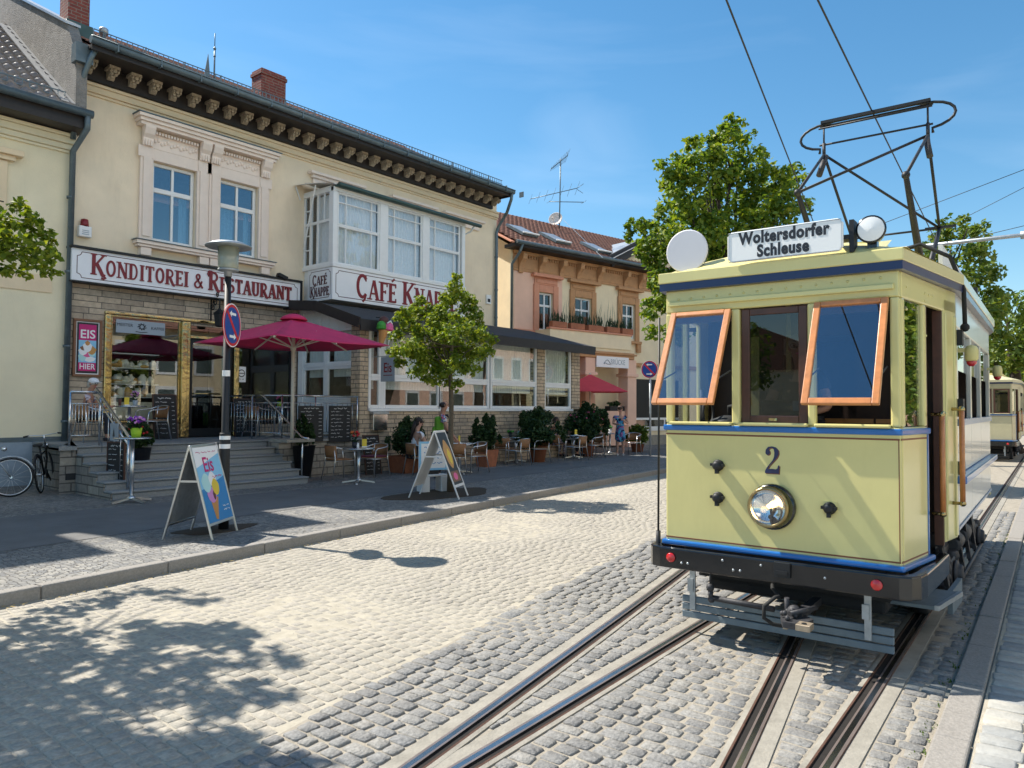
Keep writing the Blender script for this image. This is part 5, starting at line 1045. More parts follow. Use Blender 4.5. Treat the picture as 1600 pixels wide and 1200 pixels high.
limbs(stb, 3.4, [(c[0], .78+.22*rnd.random()) for c in cl[2:24:2]], .062, M['bark'], st, 2, (-.02, .02), .3)
# tree at the left edge: one bough reaches into the picture, its crown shades the road
ltb = Vector((.3, 8.2, .12)); lt = thing('kerb_tree', 'broad kerbside tree whose bough reaches in at the left edge', 'tree', ltb)
cl = clumps_from_px([(30, 322, 16, 1), (45, 332, 14, 1), (12, 345, 26, 1), (50, 355, 20, 1), (70, 368, 16, 1), (30, 372, 24, 1), (62, 388, 20, 1), (80, 378, 10, .9), (12, 392, 28, 1), (45, 405, 22, 1), (70, 412, 16, 1), (86, 426, 9, .9), (40, 424, 16, .9), (12, 422, 18, .9), (-20, 380, 40, 1), (-30, 420, 30, 1), (-60, 350, 60, 1), (58, 345, 12, 1), (84, 400, 14, 1), (75, 425, 12, 1)], Vector((1.9, 8.6, 4)), fl, ltb, 3, .3)
q_ = random.Random(12)
sh = []
LT_SH = [(250, 930, .26), (320, 937, .2), (195, 925, .22), (140, 945, .3), (75, 962, .34), (20, 990, .42), (100, 1000, .3), (270, 985, .3), (335, 985, .26), (380, 992, .16), (215, 975, .2), (30, 1040, .5), (120, 1030, .36), (190, 1040, .4), (265, 1050, .4), (335, 1040, .36), (405, 1030, .26), (448, 1037, .16), (70, 1095, .42), (165, 1085, .36), (250, 1085, .34), (320, 1090, .34), (385, 1083, .26), (432, 1092, .2), (355, 1112, .2), (40, 1145, .36), (110, 1160, .36), (185, 1172, .38), (265, 1172, .4), (345, 1182, .3), (290, 1215, .45), (435, 1192, .2), (500, 1205, .16), (180, 1235, .5), (400, 1235, .35), (60, 1230, .4), (-50, 1010, .6), (-70, 1100, .7), (-60, 1200, .7), (30, 1200, .5), (110, 1215, .45), (20, 1130, .35), (240, 1210, .4), (320, 1235, .4), (10, 1060, .4), (150, 1200, .4)]
for px_, py_, r_ in LT_SH:
    g0 = AZ(px_, py_, 0.); zz = q_.uniform(3.4, 4.6)
    while zz < 16:
        p = g0+Vector(SUND)*(zz/SUND.z); a_, b_, dd_ = PROJ(p); m_ = 60+r_*F_PX/max(dd_, .5)
        if dd_ < .2 or a_ < -m_ or b_ < -m_: break
        zz += .3
    sh.append((tuple(p-ltb), (r_, r_, r_*.45), r_*r_))
crown('crown', M['leaf_street'], cl, .036, 5200, lt, 8)
crown('canopy', M['leaf_street'], sh, .075, 700, lt, 9)
limbs(ltb, 4.2, [(c[0], .6+.4*q_.random()) for c in sh[::4]]+[(cl[3][0], .9), (cl[8][0], .9)], .16, M['bark'], lt, 6)
# big tree behind the tram
gp = TP(19.5, 6.2); d_ = ray(1135, 600); k_ = gp.dot(fl)/(d_ @ np.array(fl)); gp = Vector((d_[0]*k_, d_[1]*k_, 0)); bt = thing('large_tree', 'large dark green tree rising behind the white destination board', 'tree', gp)
cl = clumps_from_px([(1146, 192, 16, 1), (1140, 212, 28, 1), (1165, 215, 18, 1), (1112, 228, 28, 1), (1085, 225, 18, 1), (1150, 240, 34, 1), (1095, 250, 30, 1), (1062, 248, 22, 1), (1042, 262, 20, 1), (1048, 285, 24, 1), (1078, 280, 30, 1), (1115, 275, 38, 1), (1155, 275, 36, 1), (1188, 245, 18, 1), (1192, 265, 28, 1), (1218, 275, 26, 1), (1245, 262, 16, 1), (1240, 290, 26, 1), (1205, 300, 34, 1), (1165, 310, 40, 1), (1120, 315, 42, 1), (1075, 315, 34, 1), (1040, 318, 22, 1), (1258, 320, 14, .9), (1235, 325, 28, 1), (1200, 340, 38, 1), (1075, 345, 40, 1), (1035, 350, 28, 1), (1005, 352, 20, 1), (984, 352, 12, 1), (980, 368, 14, 1), (1005, 378, 24, 1), (1035, 385, 32, 1), (1075, 385, 40, 1), (1120, 360, 44, 1), (1160, 360, 44, 1), (1020, 410, 26, 1), (1045, 425, 34, 1), (1090, 420, 46, 1), (1140, 410, 46, 1), (1190, 380, 46, 1), (1225, 370, 36, 1), (1180, 420, 46, 1), (1028, 475, 22, 1), (1015, 495, 16, .9), (1022, 520, 18, .9), (1050, 470, 34, .8), (1060, 520, 36, .7), (1010, 475, 12, .8), (1030, 445, 22, 1), (1110, 470, 50, .6), (1170, 470, 50, .6)], gp, fl, gp, 7, 1.5)
crown('crown', M['leaf_big'], cl, .08, 1250, bt, 14)
limbs(gp, 5.2, [(c[0], .5+.5*rnd.random()) for c in cl[::3]], .3, M['bark_dark'], bt, 4)
# far trees at the right
def far_tree(label, bpx, s, pxs, seed, leaf=.16, kk=120):
    P_ = TP(s, 0); d_ = ray(*bpx); nn = np.array(fl); k_ = P_.dot(fl)/(d_ @ nn); bp = Vector((d_[0]*k_, d_[1]*k_, .0)); bp.z = gz(bp.x, bp.y)*.6
    t = thing('far_tree', label, 'tree', bp, 0, 'trees beyond the second tram'); c_ = clumps_from_px(pxs, bp, fl, bp, seed, 1.6); crown('crown', M['leaf_far'], c_, leaf, kk, t, seed); limbs(bp, max(2.5, c_[0][0][2]*.6), [(c[0], .6) for c in c_[::3]], .3, M['bark_dark'], t, seed)
far_tree('mid green tree directly behind the tram roof cable', (1470, 640), 30, [(1490, 350, 22, 1), (1470, 375, 30, 1), (1520, 370, 30, 1), (1450, 395, 26, 1), (1495, 410, 50, 1.1), (1535, 420, 34, 1), (1510, 460, 50, 1), (1550, 470, 36, 1), (1470, 450, 40, .8), (1530, 520, 44, 1), (1480, 350, 14, .8), (1535, 375, 14, .8)], 21, .10, 600)
far_tree('dark round tree right of the tall one at the edge', (1585, 640), 38, [(1570, 465, 22, 1), (1595, 475, 30, 1), (1560, 500, 36, 1), (1600, 515, 40, 1), (1575, 545, 40, 1), (1620, 560, 40, 1), (1545, 560, 30, 1), (1640, 500, 50, 1)], 22, .12, 450)
far_tree('dark low tree above the second tram roof', (1540, 640), 48, [(1530, 540, 40, 1), (1570, 560, 40, 1), (1600, 580, 40, 1), (1560, 600, 40, 1), (1610, 620, 40, 1), (1500, 580, 40, 1), (1450, 580, 50, 1)], 23, .18, 230)
far_tree('bushy tree at the right border behind the cars', (1640, 640), 42, [(1640, 560, 60, 1), (1680, 520, 80, 1), (1620, 620, 40, 1), (1660, 620, 50, 1), (1700, 600, 70, 1)], 24, .18, 230)

for (x_, y_, r_, lab) in ((13, -7.5, 2.3, 'round tree across the street mirrored in the shop window'), (27, -8, 2.6, 'tall tree across the street beside the peach house'), (-26, 12.5, 2.6, 'tree far down the street mirrored in the middle tram window'), (-38, 6, 3.2, 'farthest tree down the street behind the viewer')):
    t = thing('roadside_tree', lab, 'tree', (x_, y_, 0)); crown('crown', M['leaf_big'], [((0, 0, 3.6), (r_, r_, r_*.9), 1), ((r_*.4, .3, 4.9), (r_*.7, r_*.7, r_*.7), .5), ((-r_*.5, -.3, 4.4), (r_*.7, r_*.7, r_*.7), .5)], .14, 2600, t, int(x_)+60); limbs(Vector((x_, y_, 0)), 3.4, [((r_*.4, 0, 4.2), .7), ((-r_*.4, .3, 4.2), .8)], .2, M['bark_dark'], t, 5)

plain_house('plain cream house farther along the street past the big tree', 42, 58, 17, 27, 7, M['yellow_stucco'], M['white'], 5, -1)
for (x_, y_, r_, lab) in ((38, 13.5, 2.6, 'leafy tree on the far pavement past the big tree'), (66, 14, 3.4, 'tree closing the street behind the farthest house')):
    t = thing('roadside_tree', lab, 'tree', (x_, y_, 0)); crown('crown', M['leaf_far'], [((0, 0, 4.2), (r_, r_, r_), 1), ((r_*.4, .3, 5.9), (r_*.7, r_*.7, r_*.7), .5), ((-r_*.5, -.3, 5.0), (r_*.7, r_*.7, r_*.7), .5)], .16, 2600, t, int(x_)+60); limbs(Vector((x_, y_, 0)), 3.6, [((r_*.4, 0, 4.6), .7), ((-r_*.4, .3, 4.6), .8)], .22, M['bark_dark'], t, 5)
# ================================================================== THE TRAM
dm('cab_dark', (.03, .014, .009), .5, var=.3, vscale=8)
def hw(x, L=6.2): x = min(x, L-x); return .83+.20*min(1, max(0, x)/1.3)
TL = 6.2
def side(b, xa, xb, z0, z1, sg, t=.04, out=0., m=0):
    """a slab standing along the tapered side, outer face at hw(x)+out"""
    ya, yb = (hw(xa)+out)*sg, (hw(xb)+out)*sg; ia, ib = (hw(xa)+out-t)*sg, (hw(xb)+out-t)*sg
    vs = [(xa, ya, z0), (xb, yb, z0), (xb, ib, z0), (xa, ia, z0), (xa, ya, z1), (xb, yb, z1), (xb, ib, z1), (xa, ia, z1)]
    fs = [(0, 3, 2, 1), (4, 5, 6, 7), (0, 1, 5, 4), (1, 2, 6, 5), (2, 3, 7, 6), (3, 0, 4, 7)]
    if sg > 0: fs = [f[::-1] for f in fs]
    b.add(vs, fs, m)
def ring_plan(out, inset=0., front=True):            # plan outline, counter clockwise, following front, sides and rear
    xs = [(-out, -(.83+out*.6)), (1.3, -(1.03+out)), (TL-1.3, -(1.03+out)), (TL+out, -(.83+out*.6)), (TL+out, .83+out*.6), (TL-1.3, 1.03+out), (1.3, 1.03+out), (-out, .83+out*.6)]
    return xs
def belt(b, out, z0, z1, m=0, r=0):                   # a moulding all round the car
    o = ring_plan(out); i_ = ring_plan(-.01); k = len(o); vs = [(x, y, z0) for x, y in o]+[(x, y, z1) for x, y in o]+[(x, y, z0) for x, y in i_]+[(x, y, z1) for x, y in i_]
    fs = []
    for a in range(k): c = (a+1) % k; fs += [(a, c, k+c, k+a), (a+2*k, a, c, c+2*k)[::-1] if False else (2*k+a, 2*k+c, c, a), (k+a, k+c, 3*k+c, 3*k+a)]
    b.add(vs, fs, m)
def belt_front(b, out, z0, z1, xe, rear=False):       # the same moulding only round the front platform
    f = (lambda x: TL-x) if rear else (lambda x: x)
    o = [(f(xe), -(hw(xe)+out)), (f(-out), -(.83+out*.6)), (f(-out), .83+out*.6), (f(xe), hw(xe)+out)]; i_ = [(f(xe), -(hw(xe)-.03)), (f(.02), -.80), (f(.02), .80), (f(xe), hw(xe)-.03)]; k = 4
    vs = [(x, y, z0) for x, y in o]+[(x, y, z1) for x, y in o]+[(x, y, z0) for x, y in i_]+[(x, y, z1) for x, y in i_]; fs = [(0, k, 3*k, 2*k), (k-1, 3*k-1, 4*k-1, 2*k-1)]
    for a in range(k-1): c = a+1; fs += [(a, c, k+c, k+a), (2*k+a, 2*k+c, c, a), (k+a, k+c, 3*k+c, 3*k+a), (2*k+a, 3*k+a, 3*k+c, 2*k+c)]
    b.add(vs, fs)
def build_tram(name, label, loc, full=True):
    R = thing(name, label, 'tram', loc, TA)
    yL, pL, pM, yM, pR, yR = .779, (.302, .239), None, (.239, -.245), (-.245, -.301), (-.301, -.769)
    CP = M['cream_paint'] if full else M['cream_old']
    # body shell -------------------------------------------------------
    b = MB()
    b.box(0, .04, -.83, .83, .735, 1.655)                                       # front panel
    for sg in (-1, 1):
        side(b, .041, .56, .735, 1.655, sg); side(b, .98, 1.30, .78, 2.62, sg); side(b, .50, .56, 1.656, 2.52, sg, .05)
        b.box(0, .05, sg*.772, sg*.83, 1.656, 2.52); side(b, .051, .11, 1.656, 2.52, sg, .05)
    b.box(.0, .05, .239, .302, 1.656, 2.52); b.box(.0, .05, -.301, -.245, 1.656, 2.52)
    b.box(0, .05, -.83, .83, 2.521, 2.70)
    for sg in (-1, 1): side(b, .051, 1.30, 2.521, 2.70, sg); side(b, 1.301, TL-1.301, 2.43, 2.70, sg, .04, 0, 1 if True else 0)
    b.box(TL-.04, TL, -.83, .83, .735, 2.70)
    for sg in (-1, 1): side(b, TL-1.30, TL-.041, .78, 2.70, sg)
    body = b.build('body', [CP, M['side_white'] if full else CP], R, .012, 2)
    for sg in (-1, 1):
        for xa, xb in ((1.301, 2.52), (2.525, 3.60), (3.605, TL-1.301)):
            b = MB(); side(b, xa, xb, 1.262, 1.655, sg, .03); b.build('side_panel', M['side_white'] if full else CP, body, .006, 1); b = MB(); side(b, xa, xb, .86, 1.198, sg, .03); b.build('side_panel', M['side_white'] if full else CP, body, .006, 1)
        for xc in (1.345, 2.52, 3.60, TL-1.345): b = MB(); side(b, xc-.045, xc+.045, 1.66, 2.428, sg, .04, .003); b.build('window_post', M['side_white'] if full else CP, body, .006, 1)
    b = MB(); belt_front(b, .022, 1.602, 1.645, .565); b.build('belt_rail', M['blue'], body, .01, 2)
    b = MB(); belt_front(b, .035, .712, .750, .60)
    o = b.build('skirt_rail', M['blue'], body, .012, 2)
    b = MB(); belt(b, .05, 2.695, 2.752); b.build('roof_band', M['navy'], body)
    for sg in (-1, 1): b = MB(); side(b, 1.25, TL-1.25, 1.199, 1.258, sg, .10, .075); b.build('ledge', M['blue'] if full else M['blue_grey'], body, .012, 2)
    for sg in (-1, 1):
        for za, zb, oo in ((1.648, 1.70, .02), (.835, .858, .012)): b = MB(); side(b, 1.28, TL-1.28, za, zb, sg, .06, oo); b.build('waist_moulding', M['blue_grey'], body)
    b = MB()                                                                    # thin brown and blue lining
    b.box(-.0025, 0, -.825, .825, 1.568, 1.580); b.box(-.0025, 0, -.825, .825, .764, .775); b.box(-.0022, 0, -.822, -.816, .775, 1.568)
    for sg in (-1, 1): side(b, .01, .55, 1.568, 1.580, sg, .01, .002); side(b, .01, .55, .764, .775, sg, .01, .002)
    b.build('lining', M['brown_line'], body)
    for sg in (-1, 1):
        for a_, c_, za, zb in ((.545, .565, .752, 1.60), (1.285, 1.300, .80, 1.26)): b = MB(); side(b, a_, c_, za, zb, sg, .03, .006); b.build('edge_strip', M['blue'], body)
    b = MB(); b.box(-.035, .0, -.80, .80, 2.572, 2.604); b.box(-.018, 0, -.80, .80, 2.604, 2.612); b.build('drip_rail', CP, body, .008, 2)
    b = MB()
    for i in range(15): b.ball((-.002, -.72+i*.103, 2.655-.002*i), .009, 6, 4)
    for x, z in ((.14, 2.6), (.14, 2.45), (.53, 2.6), (.62, 2.6), (.70, 2.6), (.53, 2.55), (1.0, 2.5), (.545, 2.3)): b.ball((x, -hw(x), z), .010, 6, 4)
    b.build('rivets', CP, body)
    b = MB()
    for y0, y1 in ((.296, .785), (-.251, .245), (-.775, -.295)): b.box(-.045, .06, y0, y1, 1.648, 1.672)
    b.build('window_sill', CP, body, .01, 2)
    # cab windows ------------------------------------------------------
    def sash(nm, y0, y1, zt, ln, ang, m, fw=.046, open_=True):
        f = MB(); t = .032
        f.box(-t, 0, y0, y0+fw, -ln, 0); f.box(-t, 0, y1-fw, y1, -ln, 0); f.box(-t-.001, .001, y0+fw, y1-fw, -ln, -ln+fw*.95); f.box(-t-.001, .001, y0+fw, y1-fw, -fw*.8, 0)
        o = f.build(nm, m, R, .006, 2); o.location = (-.002, 0, zt); o.rotation_euler = (0, ang, 0)
        p = MB(); p.box(-.019, -.014, y0+fw*.6, y1-fw*.6, -ln+fw*.6, -fw*.6); p.build('pane', M['glass_tram'] if open_ else M['glass_dark'], o); return o
    if full:
        for y0, y1 in ((.294, .772), (-.772, -.300)):
            sash('tilted_window', y0, y1, 2.508, .80, math.radians(27), M['teak'])
            b = MB()
            for y in (y0+.02, y1-.02): b.tube([(.02, y, 2.06), (-.27, y, 1.98)], .006, 6)
            b.build('stay_rod', M['iron'], R)
        f = sash('middle_window', -.240, .234, 2.515, .85, 0, M['wood_dark'], .062, False); f.location.x = .055; f['label'] = 'middle window in a dark wooden frame'
        b = MB(); b.box(.052, .09, .302, .772, 2.44, 2.52); b.box(.052, .09, -.769, -.301, 2.44, 2.52); b.build('window_head', M['wood_dark'], R)
        b = MB(); b.box(-.045, -.034, -.03, .03, -.83, -.81); b.build('latch', M['brass'], f)
    else:
        for y0, y1 in ((.302, .772), (-.245, .239), (-.769, -.301)): sash('cab_window', y0, y1, 2.515, .85, 0, M['wood_dark'], .05, False)
    for sg in (-1, 1):
        p = MB(); side(p, .11, .50, 1.66, 2.515, sg, .006, -.02); p.build('quarter_window', M['glass_shop'], R)
        p = MB(); side(p, 1.40, TL-1.40, 2.10 if sg < 0 else 1.70, 2.43, sg, .006, -.025); p.build('side_window', M['glass_dark'], R)
    # inside -----------------------------------------------------------
    b = MB(); b.box(.06, TL-.06, -.80, .80, .74, .78); b.box(1.28, 1.32, -.98, -.30, .78, 2.7); b.box(1.28, 1.32, .30, .98, .78, 2.7); b.box(1.28, 1.32, -.30, .30, 2.4, 2.7); b.box(.06, TL-.06, -.80, .80, 2.66, 2.69); b.box(TL-1.32, TL-1.28, -1, 1, .78, 2.7)
    b.build('cab_interior', M['cab_dark'], R)
    for sg in (-1, 1): b = MB(); b.box(1.5, TL-1.5, sg*.55, sg*.95, 1.15, 1.20); b.box(1.5, TL-1.5, sg*.95, sg*.98, 1.15, 1.62); b.build('bench', M['wood_slat'], R)
    if full:
        b = MB()
        for k in range(4):
            for y0 in (-.76, -.52, -.33): b.box(.80, .83, y0, y0+(.22 if y0 < -.4 else .16), 1.50+k*.055, 1.535+k*.055)
        b.build('slatted_seat', M['wood_slat'], R)
        b = MB(); b.lathe([(.13, .78), (.13, 1.62), (.15, 1.64), (.15, 1.68), (.05, 1.72)], 14, Matrix.Translation((.36, .45, 0))); b.tube([(.36, .45, 1.72), (.36, .45, 1.79), (.30, .36, 1.80)], .016, 6); b.tube([(.22, .62+.0, 1.55), (.22, .62, 1.92)], .018, 8); b.tube([(.3+.11*math.cos(t), .60, 1.74+.11*math.sin(t)) for t in [i*PI/7 for i in range(14)]], .012, 6, closed=True); b.build('controller', M['iron'], R)
        b = MB(); b.tube([(.95, .55, .78), (.95, .55, 2.66)], .022, 8); b.tube([(1.05, .18, .78), (1.05, .18, 2.66)], .022, 8); b.box(1.0, 1.02, .42, .52, 1.2, 2.4); b.build('cab_post', M['cream_dull'], R)
        b = MB(); b.box(.30, .5, -.17, .20, 1.66, 1.84); b.build('dashboard', M['black_rough'], R, .04, 3)
        b = MB(); b.box(.045, .05, -.225, -.13, 1.76, 1.83); b.build('notice', M['grey_pr'], R)
    # door opening on the near side -------------------------------------
    b = MB(); side(b, .565, .60, .76, 2.52, -1, .05, -.01); side(b, .955, .978, .76, 2.52, -1, .06, -.01); b.build('door_post', M['wood_dark'], R)
    b = MB(); side(b, .99, 1.02, .80, 2.5, -1, .02, .012); side(b, 1.22, 1.27, .80, 2.5, -1, .02, .012); b.build('door_jamb', CP, R, .006, 1)
    b = MB(); side(b, 1.27, 1.33, 2.28, 2.40, -1, .05, .05); side(b, 1.27, 1.33, 1.72, 1.86, -1, .05, .05); side(b, 1.27, 1.33, 1.27, 1.37, -1, .05, .05); b.build('hinge', M['black'], R)
    def grab(x, z0, z1, nm='grab_rail'):
        y = -hw(x)-.065; b = MB(); b.tube([(x, y, z0), (x, y, z1)], .019, 8); o = b.build(nm, M['teak'], R)
        for z in (z0, z1): c = MB(); c.tube([(x, y+.07, z), (x, y, z), (x, y, z+(.05 if z == z0 else -.05))], .014, 8); c.ball((x, y, z), .024, 8, 6); c.build('rail_end', M['brass'], o)
    grab(.66, 1.03, 1.74); grab(1.16, 1.06, 1.78)
    # roof -------------------------------------------------------------
    b = MB(); o = ring_plan(.055); prof = []
    vs = []; fs = []; xs = [-.055, .06, .35, 1.3, 2.2, 3.1, 4.0, TL-1.3, TL-.3, TL-.06, TL+.055]; NY = 14
    for x in xs:
        h_ = hw(min(max(x, 0), TL))+.055; e = 1 if .3 < x < TL-.25 else (.55 if 0 < x < TL else .0)
        for j in range(NY+1):
            t = -1+2*j/NY; vs.append((x, h_*t, 2.835+e*.19*(1-abs(t)**2.4)))
    for i in range(len(xs)-1):
        for j in range(NY): a = i*(NY+1)+j; fs.append((a, a+NY+1, a+NY+2, a+1))
    b.add(vs, fs, 0, None, True); roof = b.build('roof', M['cream_dull'] if full else M['cream_old'], R)
    b = MB(); belt(b, .06, 2.753, 2.836); b.build('roof_edge', CP, roof, .006, 1)
    b = MB(); b.prism([(-.46, 0), (.46, 0), (.52, .10), (.50, .13), (-.50, .13), (-.52, .10)], .95, TL-.9, Matrix.Translation((0, 0, 2.985)) @ Matrix(((0, 0, 1, 0), (1, 0, 0, 0), (0, 1, 0, 0), (0, 0, 0, 1)))); b.build('clerestory', M['cream_dull'], roof)
    if full:
        b = MB(); b.box(.85, 1.5, -.62, -.22, 3.03, 3.05); b.add([(.7, -.64, 3.0), (.7, -.2, 3.0), (.95, -.2, 3.10), (.95, -.64, 3.10)], [(0, 1, 2, 3)]); b.build('hatch', M['cream_paint'], roof)
        for sg in (-1, 1): bd = MB(); bd.box(1.45, 4.3, sg*.90, sg*.93, 2.86, 3.12); bd.build('advert_board', M['white_old'], roof)
        b = MB(); b.box(4.35, 4.5, -.96, -.82, 2.85, 3.16); b.build('resistor_box', M['black'], roof)
        b = MB(); b.tube([(1.3, -.55, 3.06), (1.25, -.8, 3.10), (1.28, -1.0, 2.98), (1.32, -1.085, 2.72), (1.32, -1.09, 2.42)], .017, 7); b.ball((1.32, -1.09, 2.42), .035, 7, 5); b.build('roof_cable', M['rubber'], roof)
        # destination board, lamps
        s = MB(); s.prism([(-.40+.03, 0), (.40-.03, 0), (.40, .03), (.40, .195), (.37, .225), (-.37, .225), (-.40, .195), (-.40, .03)], -.015, .015, Matrix.Translation((-.085, -.108, 2.850)) @ Matrix(((0, 0, 1, 0), (1, 0, 0, 0), (0, 1, 0, 0), (0, 0, 0, 1))))
        so = s.build('destination_sign', M['lens_white'], R, .006, 2)
        TF = Matrix(((0, 0, -1, 0), (-1, 0, 0, 0), (0, 1, 0, 0), (0, 0, 0, 1)))
        bfont('Woltersdorfer', .118, M['print_black'], 'lettering', so, Matrix.Translation((-.101, -.108, 3.012)) @ TF, .80, .0055, .0012, sp=1.10)
        bfont('Schleuse', .118, M['print_black'], 'lettering', so, Matrix.Translation((-.101, -.108, 2.910)) @ TF, .80, .0055, .0012, sp=1.10)
        b = MB(); b.tube([(-.1005, -.108+sy*(.39), 2.855) for sy in (-1, 1)]+[(-.1005, -.108+sy*.39, 3.066) for sy in (1, -1)], .0035, 4, closed=True); b.build('sign_edge', M['grey_pr'], so)
        b = MB(); b.box(-.065, .05, -.57, -.54, 2.84, 3.06); b.box(-.069, .05, -.54, -.45, 2.93, 2.96); b.build('sign_bracket', M['black'], so)
        Td = Matrix.Translation((-.01, .648, 3.0)) @ Matrix.Rotation(-PI/2, 4, 'Y') @ Matrix.Rotation(.05, 4, 'X')
        b = MB(); b.lathe([(.165, -.012), (.168, 0), (.160, .006)], 32, Td); b.box(-.0, .03, .635, .66, 2.82, 2.86, 1); b.lathe([(.166, -.03), (.17, -.012)], 32, Td, 1, caps=False); b.build('disc_sign', [M['mirror_white'], M['black']], R)
        Tl = Matrix.Translation((-.02, -.669, 2.985)) @ Matrix.Rotation(-PI/2, 4, 'Y') @ Matrix.Rotation(.1, 4, 'X')
        b = MB(); b.lathe([(.05, -.16), (.080, -.10), (.090, -.02), (.094, 0), (.094, .014), (.082, .016)], 24, Tl, 0, caps=False); b.lathe([(.082, .0165), (.05, .024), (.001, .028)], 24, Tl, 1, caps=False); b.box(0, .07, -.70, -.64, 2.835, 2.92); b.build('roof_lamp', [M['black_gloss'], M['lens_white']], R)
    # front fittings -----------------------------------------------------
    TFx = Matrix.Rotation(-PI/2, 4, 'Y')
    if full:
        T = Matrix.Translation((0, -.005, 1.07)) @ TFx
        b = MB(); b.lathe([(.160, 0), (.165, .03), (.160, .05), (.150, .055)], 36, T, caps=False); hl = b.build('headlight', M['black_gloss'], R)
        Tr = Matrix.Translation((-.05, .012, 1.07)) @ TFx
        b = MB(); b.lathe([(.146, 0), (.149, .02), (.142, .042), (.131, .046), (.124, .036)], 36, Tr, caps=False); b.build('rim', M['old_brass'], hl)
        b = MB(); b.lathe([(.126, .034), (.09, .047), (.001, .056)], 32, Tr, caps=False); b.build('lens', M['glass_headlight'], hl)
        b = MB(); b.lathe([(.125, .032), (.115, .010), (.08, -.018), (.03, -.03), (.001, -.031)], 32, Tr, caps=False); b.build('reflector', M['chrome'], hl)
        b = MB(); b.ball((-.05-.0, .012, 1.075), .016, 10, 8); b.build('bulb', M['bulb'], hl); b = MB(); b.tube([(-.02, .0, .985), (-.052, .0, 1.06)], .009, 6); b.ball((-.055, -.0, 1.0), .018, 8, 6); b.build('socket', M['black'], hl)
        # figure two
        outer = [(.02, .745), (.03, .86), (.115, .975), (.25, 1), (.39, .965), (.475, .86), (.48, .72), (.42, .585), (.30, .44), (.165, .28), (.105, .155), (.25, .165), (.38, .155), (.435, .19), (.46, .30), (.505, .30), (.485, 0), (.0, 0), (.005, .08), (.075, .22), (.19, .37), (.28, .50), (.325, .63), (.335, .76), (.315, .88), (.255, .945), (.175, .93), (.135, .87), (.165, .84), (.185, .77), (.16, .70), (.10, .675), (.045, .695)]
        for nm, off, ex, m in (('numeral_shadow', (.007, -.006), .0015, M['brown_line']), ('numeral', (0, 0), .003, M['navy'])):
            T = Matrix.Translation((0, .055-off[0], 1.307+off[1])) @ Matrix(((0, 0, -1, 0), (-1, 0, 0, 0), (0, 1, 0, 0), (0, 0, 0, 1)))
            b = MB(); b.prism([(x*.205, y*.195) for x, y in outer], .0005, ex, T); no = b.build(nm, m, body)
        for i, (y, z) in enumerate(((.401, 1.345), (.402, 1.104), (-.389, 1.09))):
            T = Matrix.Translation((0, y, z)) @ TFx; b = MB()
            b.lathe([(.042, 0), (.044, .014), (.036, .018), (.034, .05), (.024, .062), (.012, .066)], 16, T); b.box(-.05, -.01, y-.05, y-.03, z-.008, z+.012); b.box(-.05, -.01, y+.03, y+.05, z-.004, z+.016); b.box(-.055, -.02, y-.012, y+.012, z-.06, z-.03)
            ko = b.build('socket_cap', M['black'], R)
            if i == 2: p = MB(); p.box(-.006, 0, y-.045, y+.05, z-.035, z+.05); p.build('backing_plate', M['cream_dull'], ko)
    # bumper
    def pl(out, r=.10): return arc(.62, -(.98), .0, .0, 0, 1, 1)[:1]
    b = MB(); pts = [(.9, -1.0), (.55, -.985), (.15, -.965)]+[(-.02+.09-.09*math.cos(t)-.03, -.86-.09*math.sin(PI/2-t)+.0) for t in [PI/2*i/6 for i in range(6, -1, -1)]][::-1]
    pts = [(.95, -1.0), (.5, -.985), (.10, -.965), (-.03, -.945), (-.095, -.90), (-.115, -.83)]; pts = pts+[(x, -y) for x, y in pts[::-1]]; inn = [(x+.05 if abs(y) < .97 else x, y*(.93 if abs(y) > .85 else 1)) for x, y in pts]; k = len(pts)
    vs = [(x, y, .548) for x, y in pts]+[(x, y, .705) for x, y in pts]+[(x, y, .548) for x, y in inn]+[(x, y, .705) for x, y in inn]; fs = []
    for i in range(k-1): fs += [(i+1, i, k+i, k+i+1), (k+i+1, k+i, 3*k+i, 3*k+i+1), (i, i+1, 2*k+i+1, 2*k+i), (2*k+i, 2*k+i+1, 3*k+i+1, 3*k+i)]
    b.add(vs, fs); bu = b.build('bumper', M['black_gloss'], R, .012, 2)
    for y in (.735, -.70):
        T = Matrix.Translation((-.116, y, .632)) @ TFx; b = MB(); b.lathe([(.034, -.0), (.036, .012), (.029, .018), (.001, .022)], 20, T); b.build('tail_lamp', M['lens_red'], bu)
    if full:
        b = MB()
        for y, z in ((.65, .60), (.60, .602), (.25, .60), (.20, .602), (-.38, .63), (.05, .66), (.33, .66)): b.ball((-.117, y, z), .010, 6, 4)
        b.build('bolt', M['galv'], bu)
        b = MB(); b.box(-.14, -.115, -.155, -.045, .60, .70); b.box(-.15, -.139, -.14, -.06, .62, .645); b.build('coupling_box', M['black'], bu)
    # fender boards
    FX = .13
    b = MB()
    for k in range(3): b.box(FX, FX+.025, -.757, .752, .128+k*.060, .128+k*.060+.050)
    fb = b.build('fender_board', M['board_grey'] if full else M['black'], R, .004, 1)
    for y in (.66, -.60):
        b = MB(); b.box(FX-.018, FX-.001, y-.022, y+.022, .20, .58); b.box(FX-.03, FX-.019, y-.01, y+.035, .34, .44); b.build('hanger', M['galv'], fb)
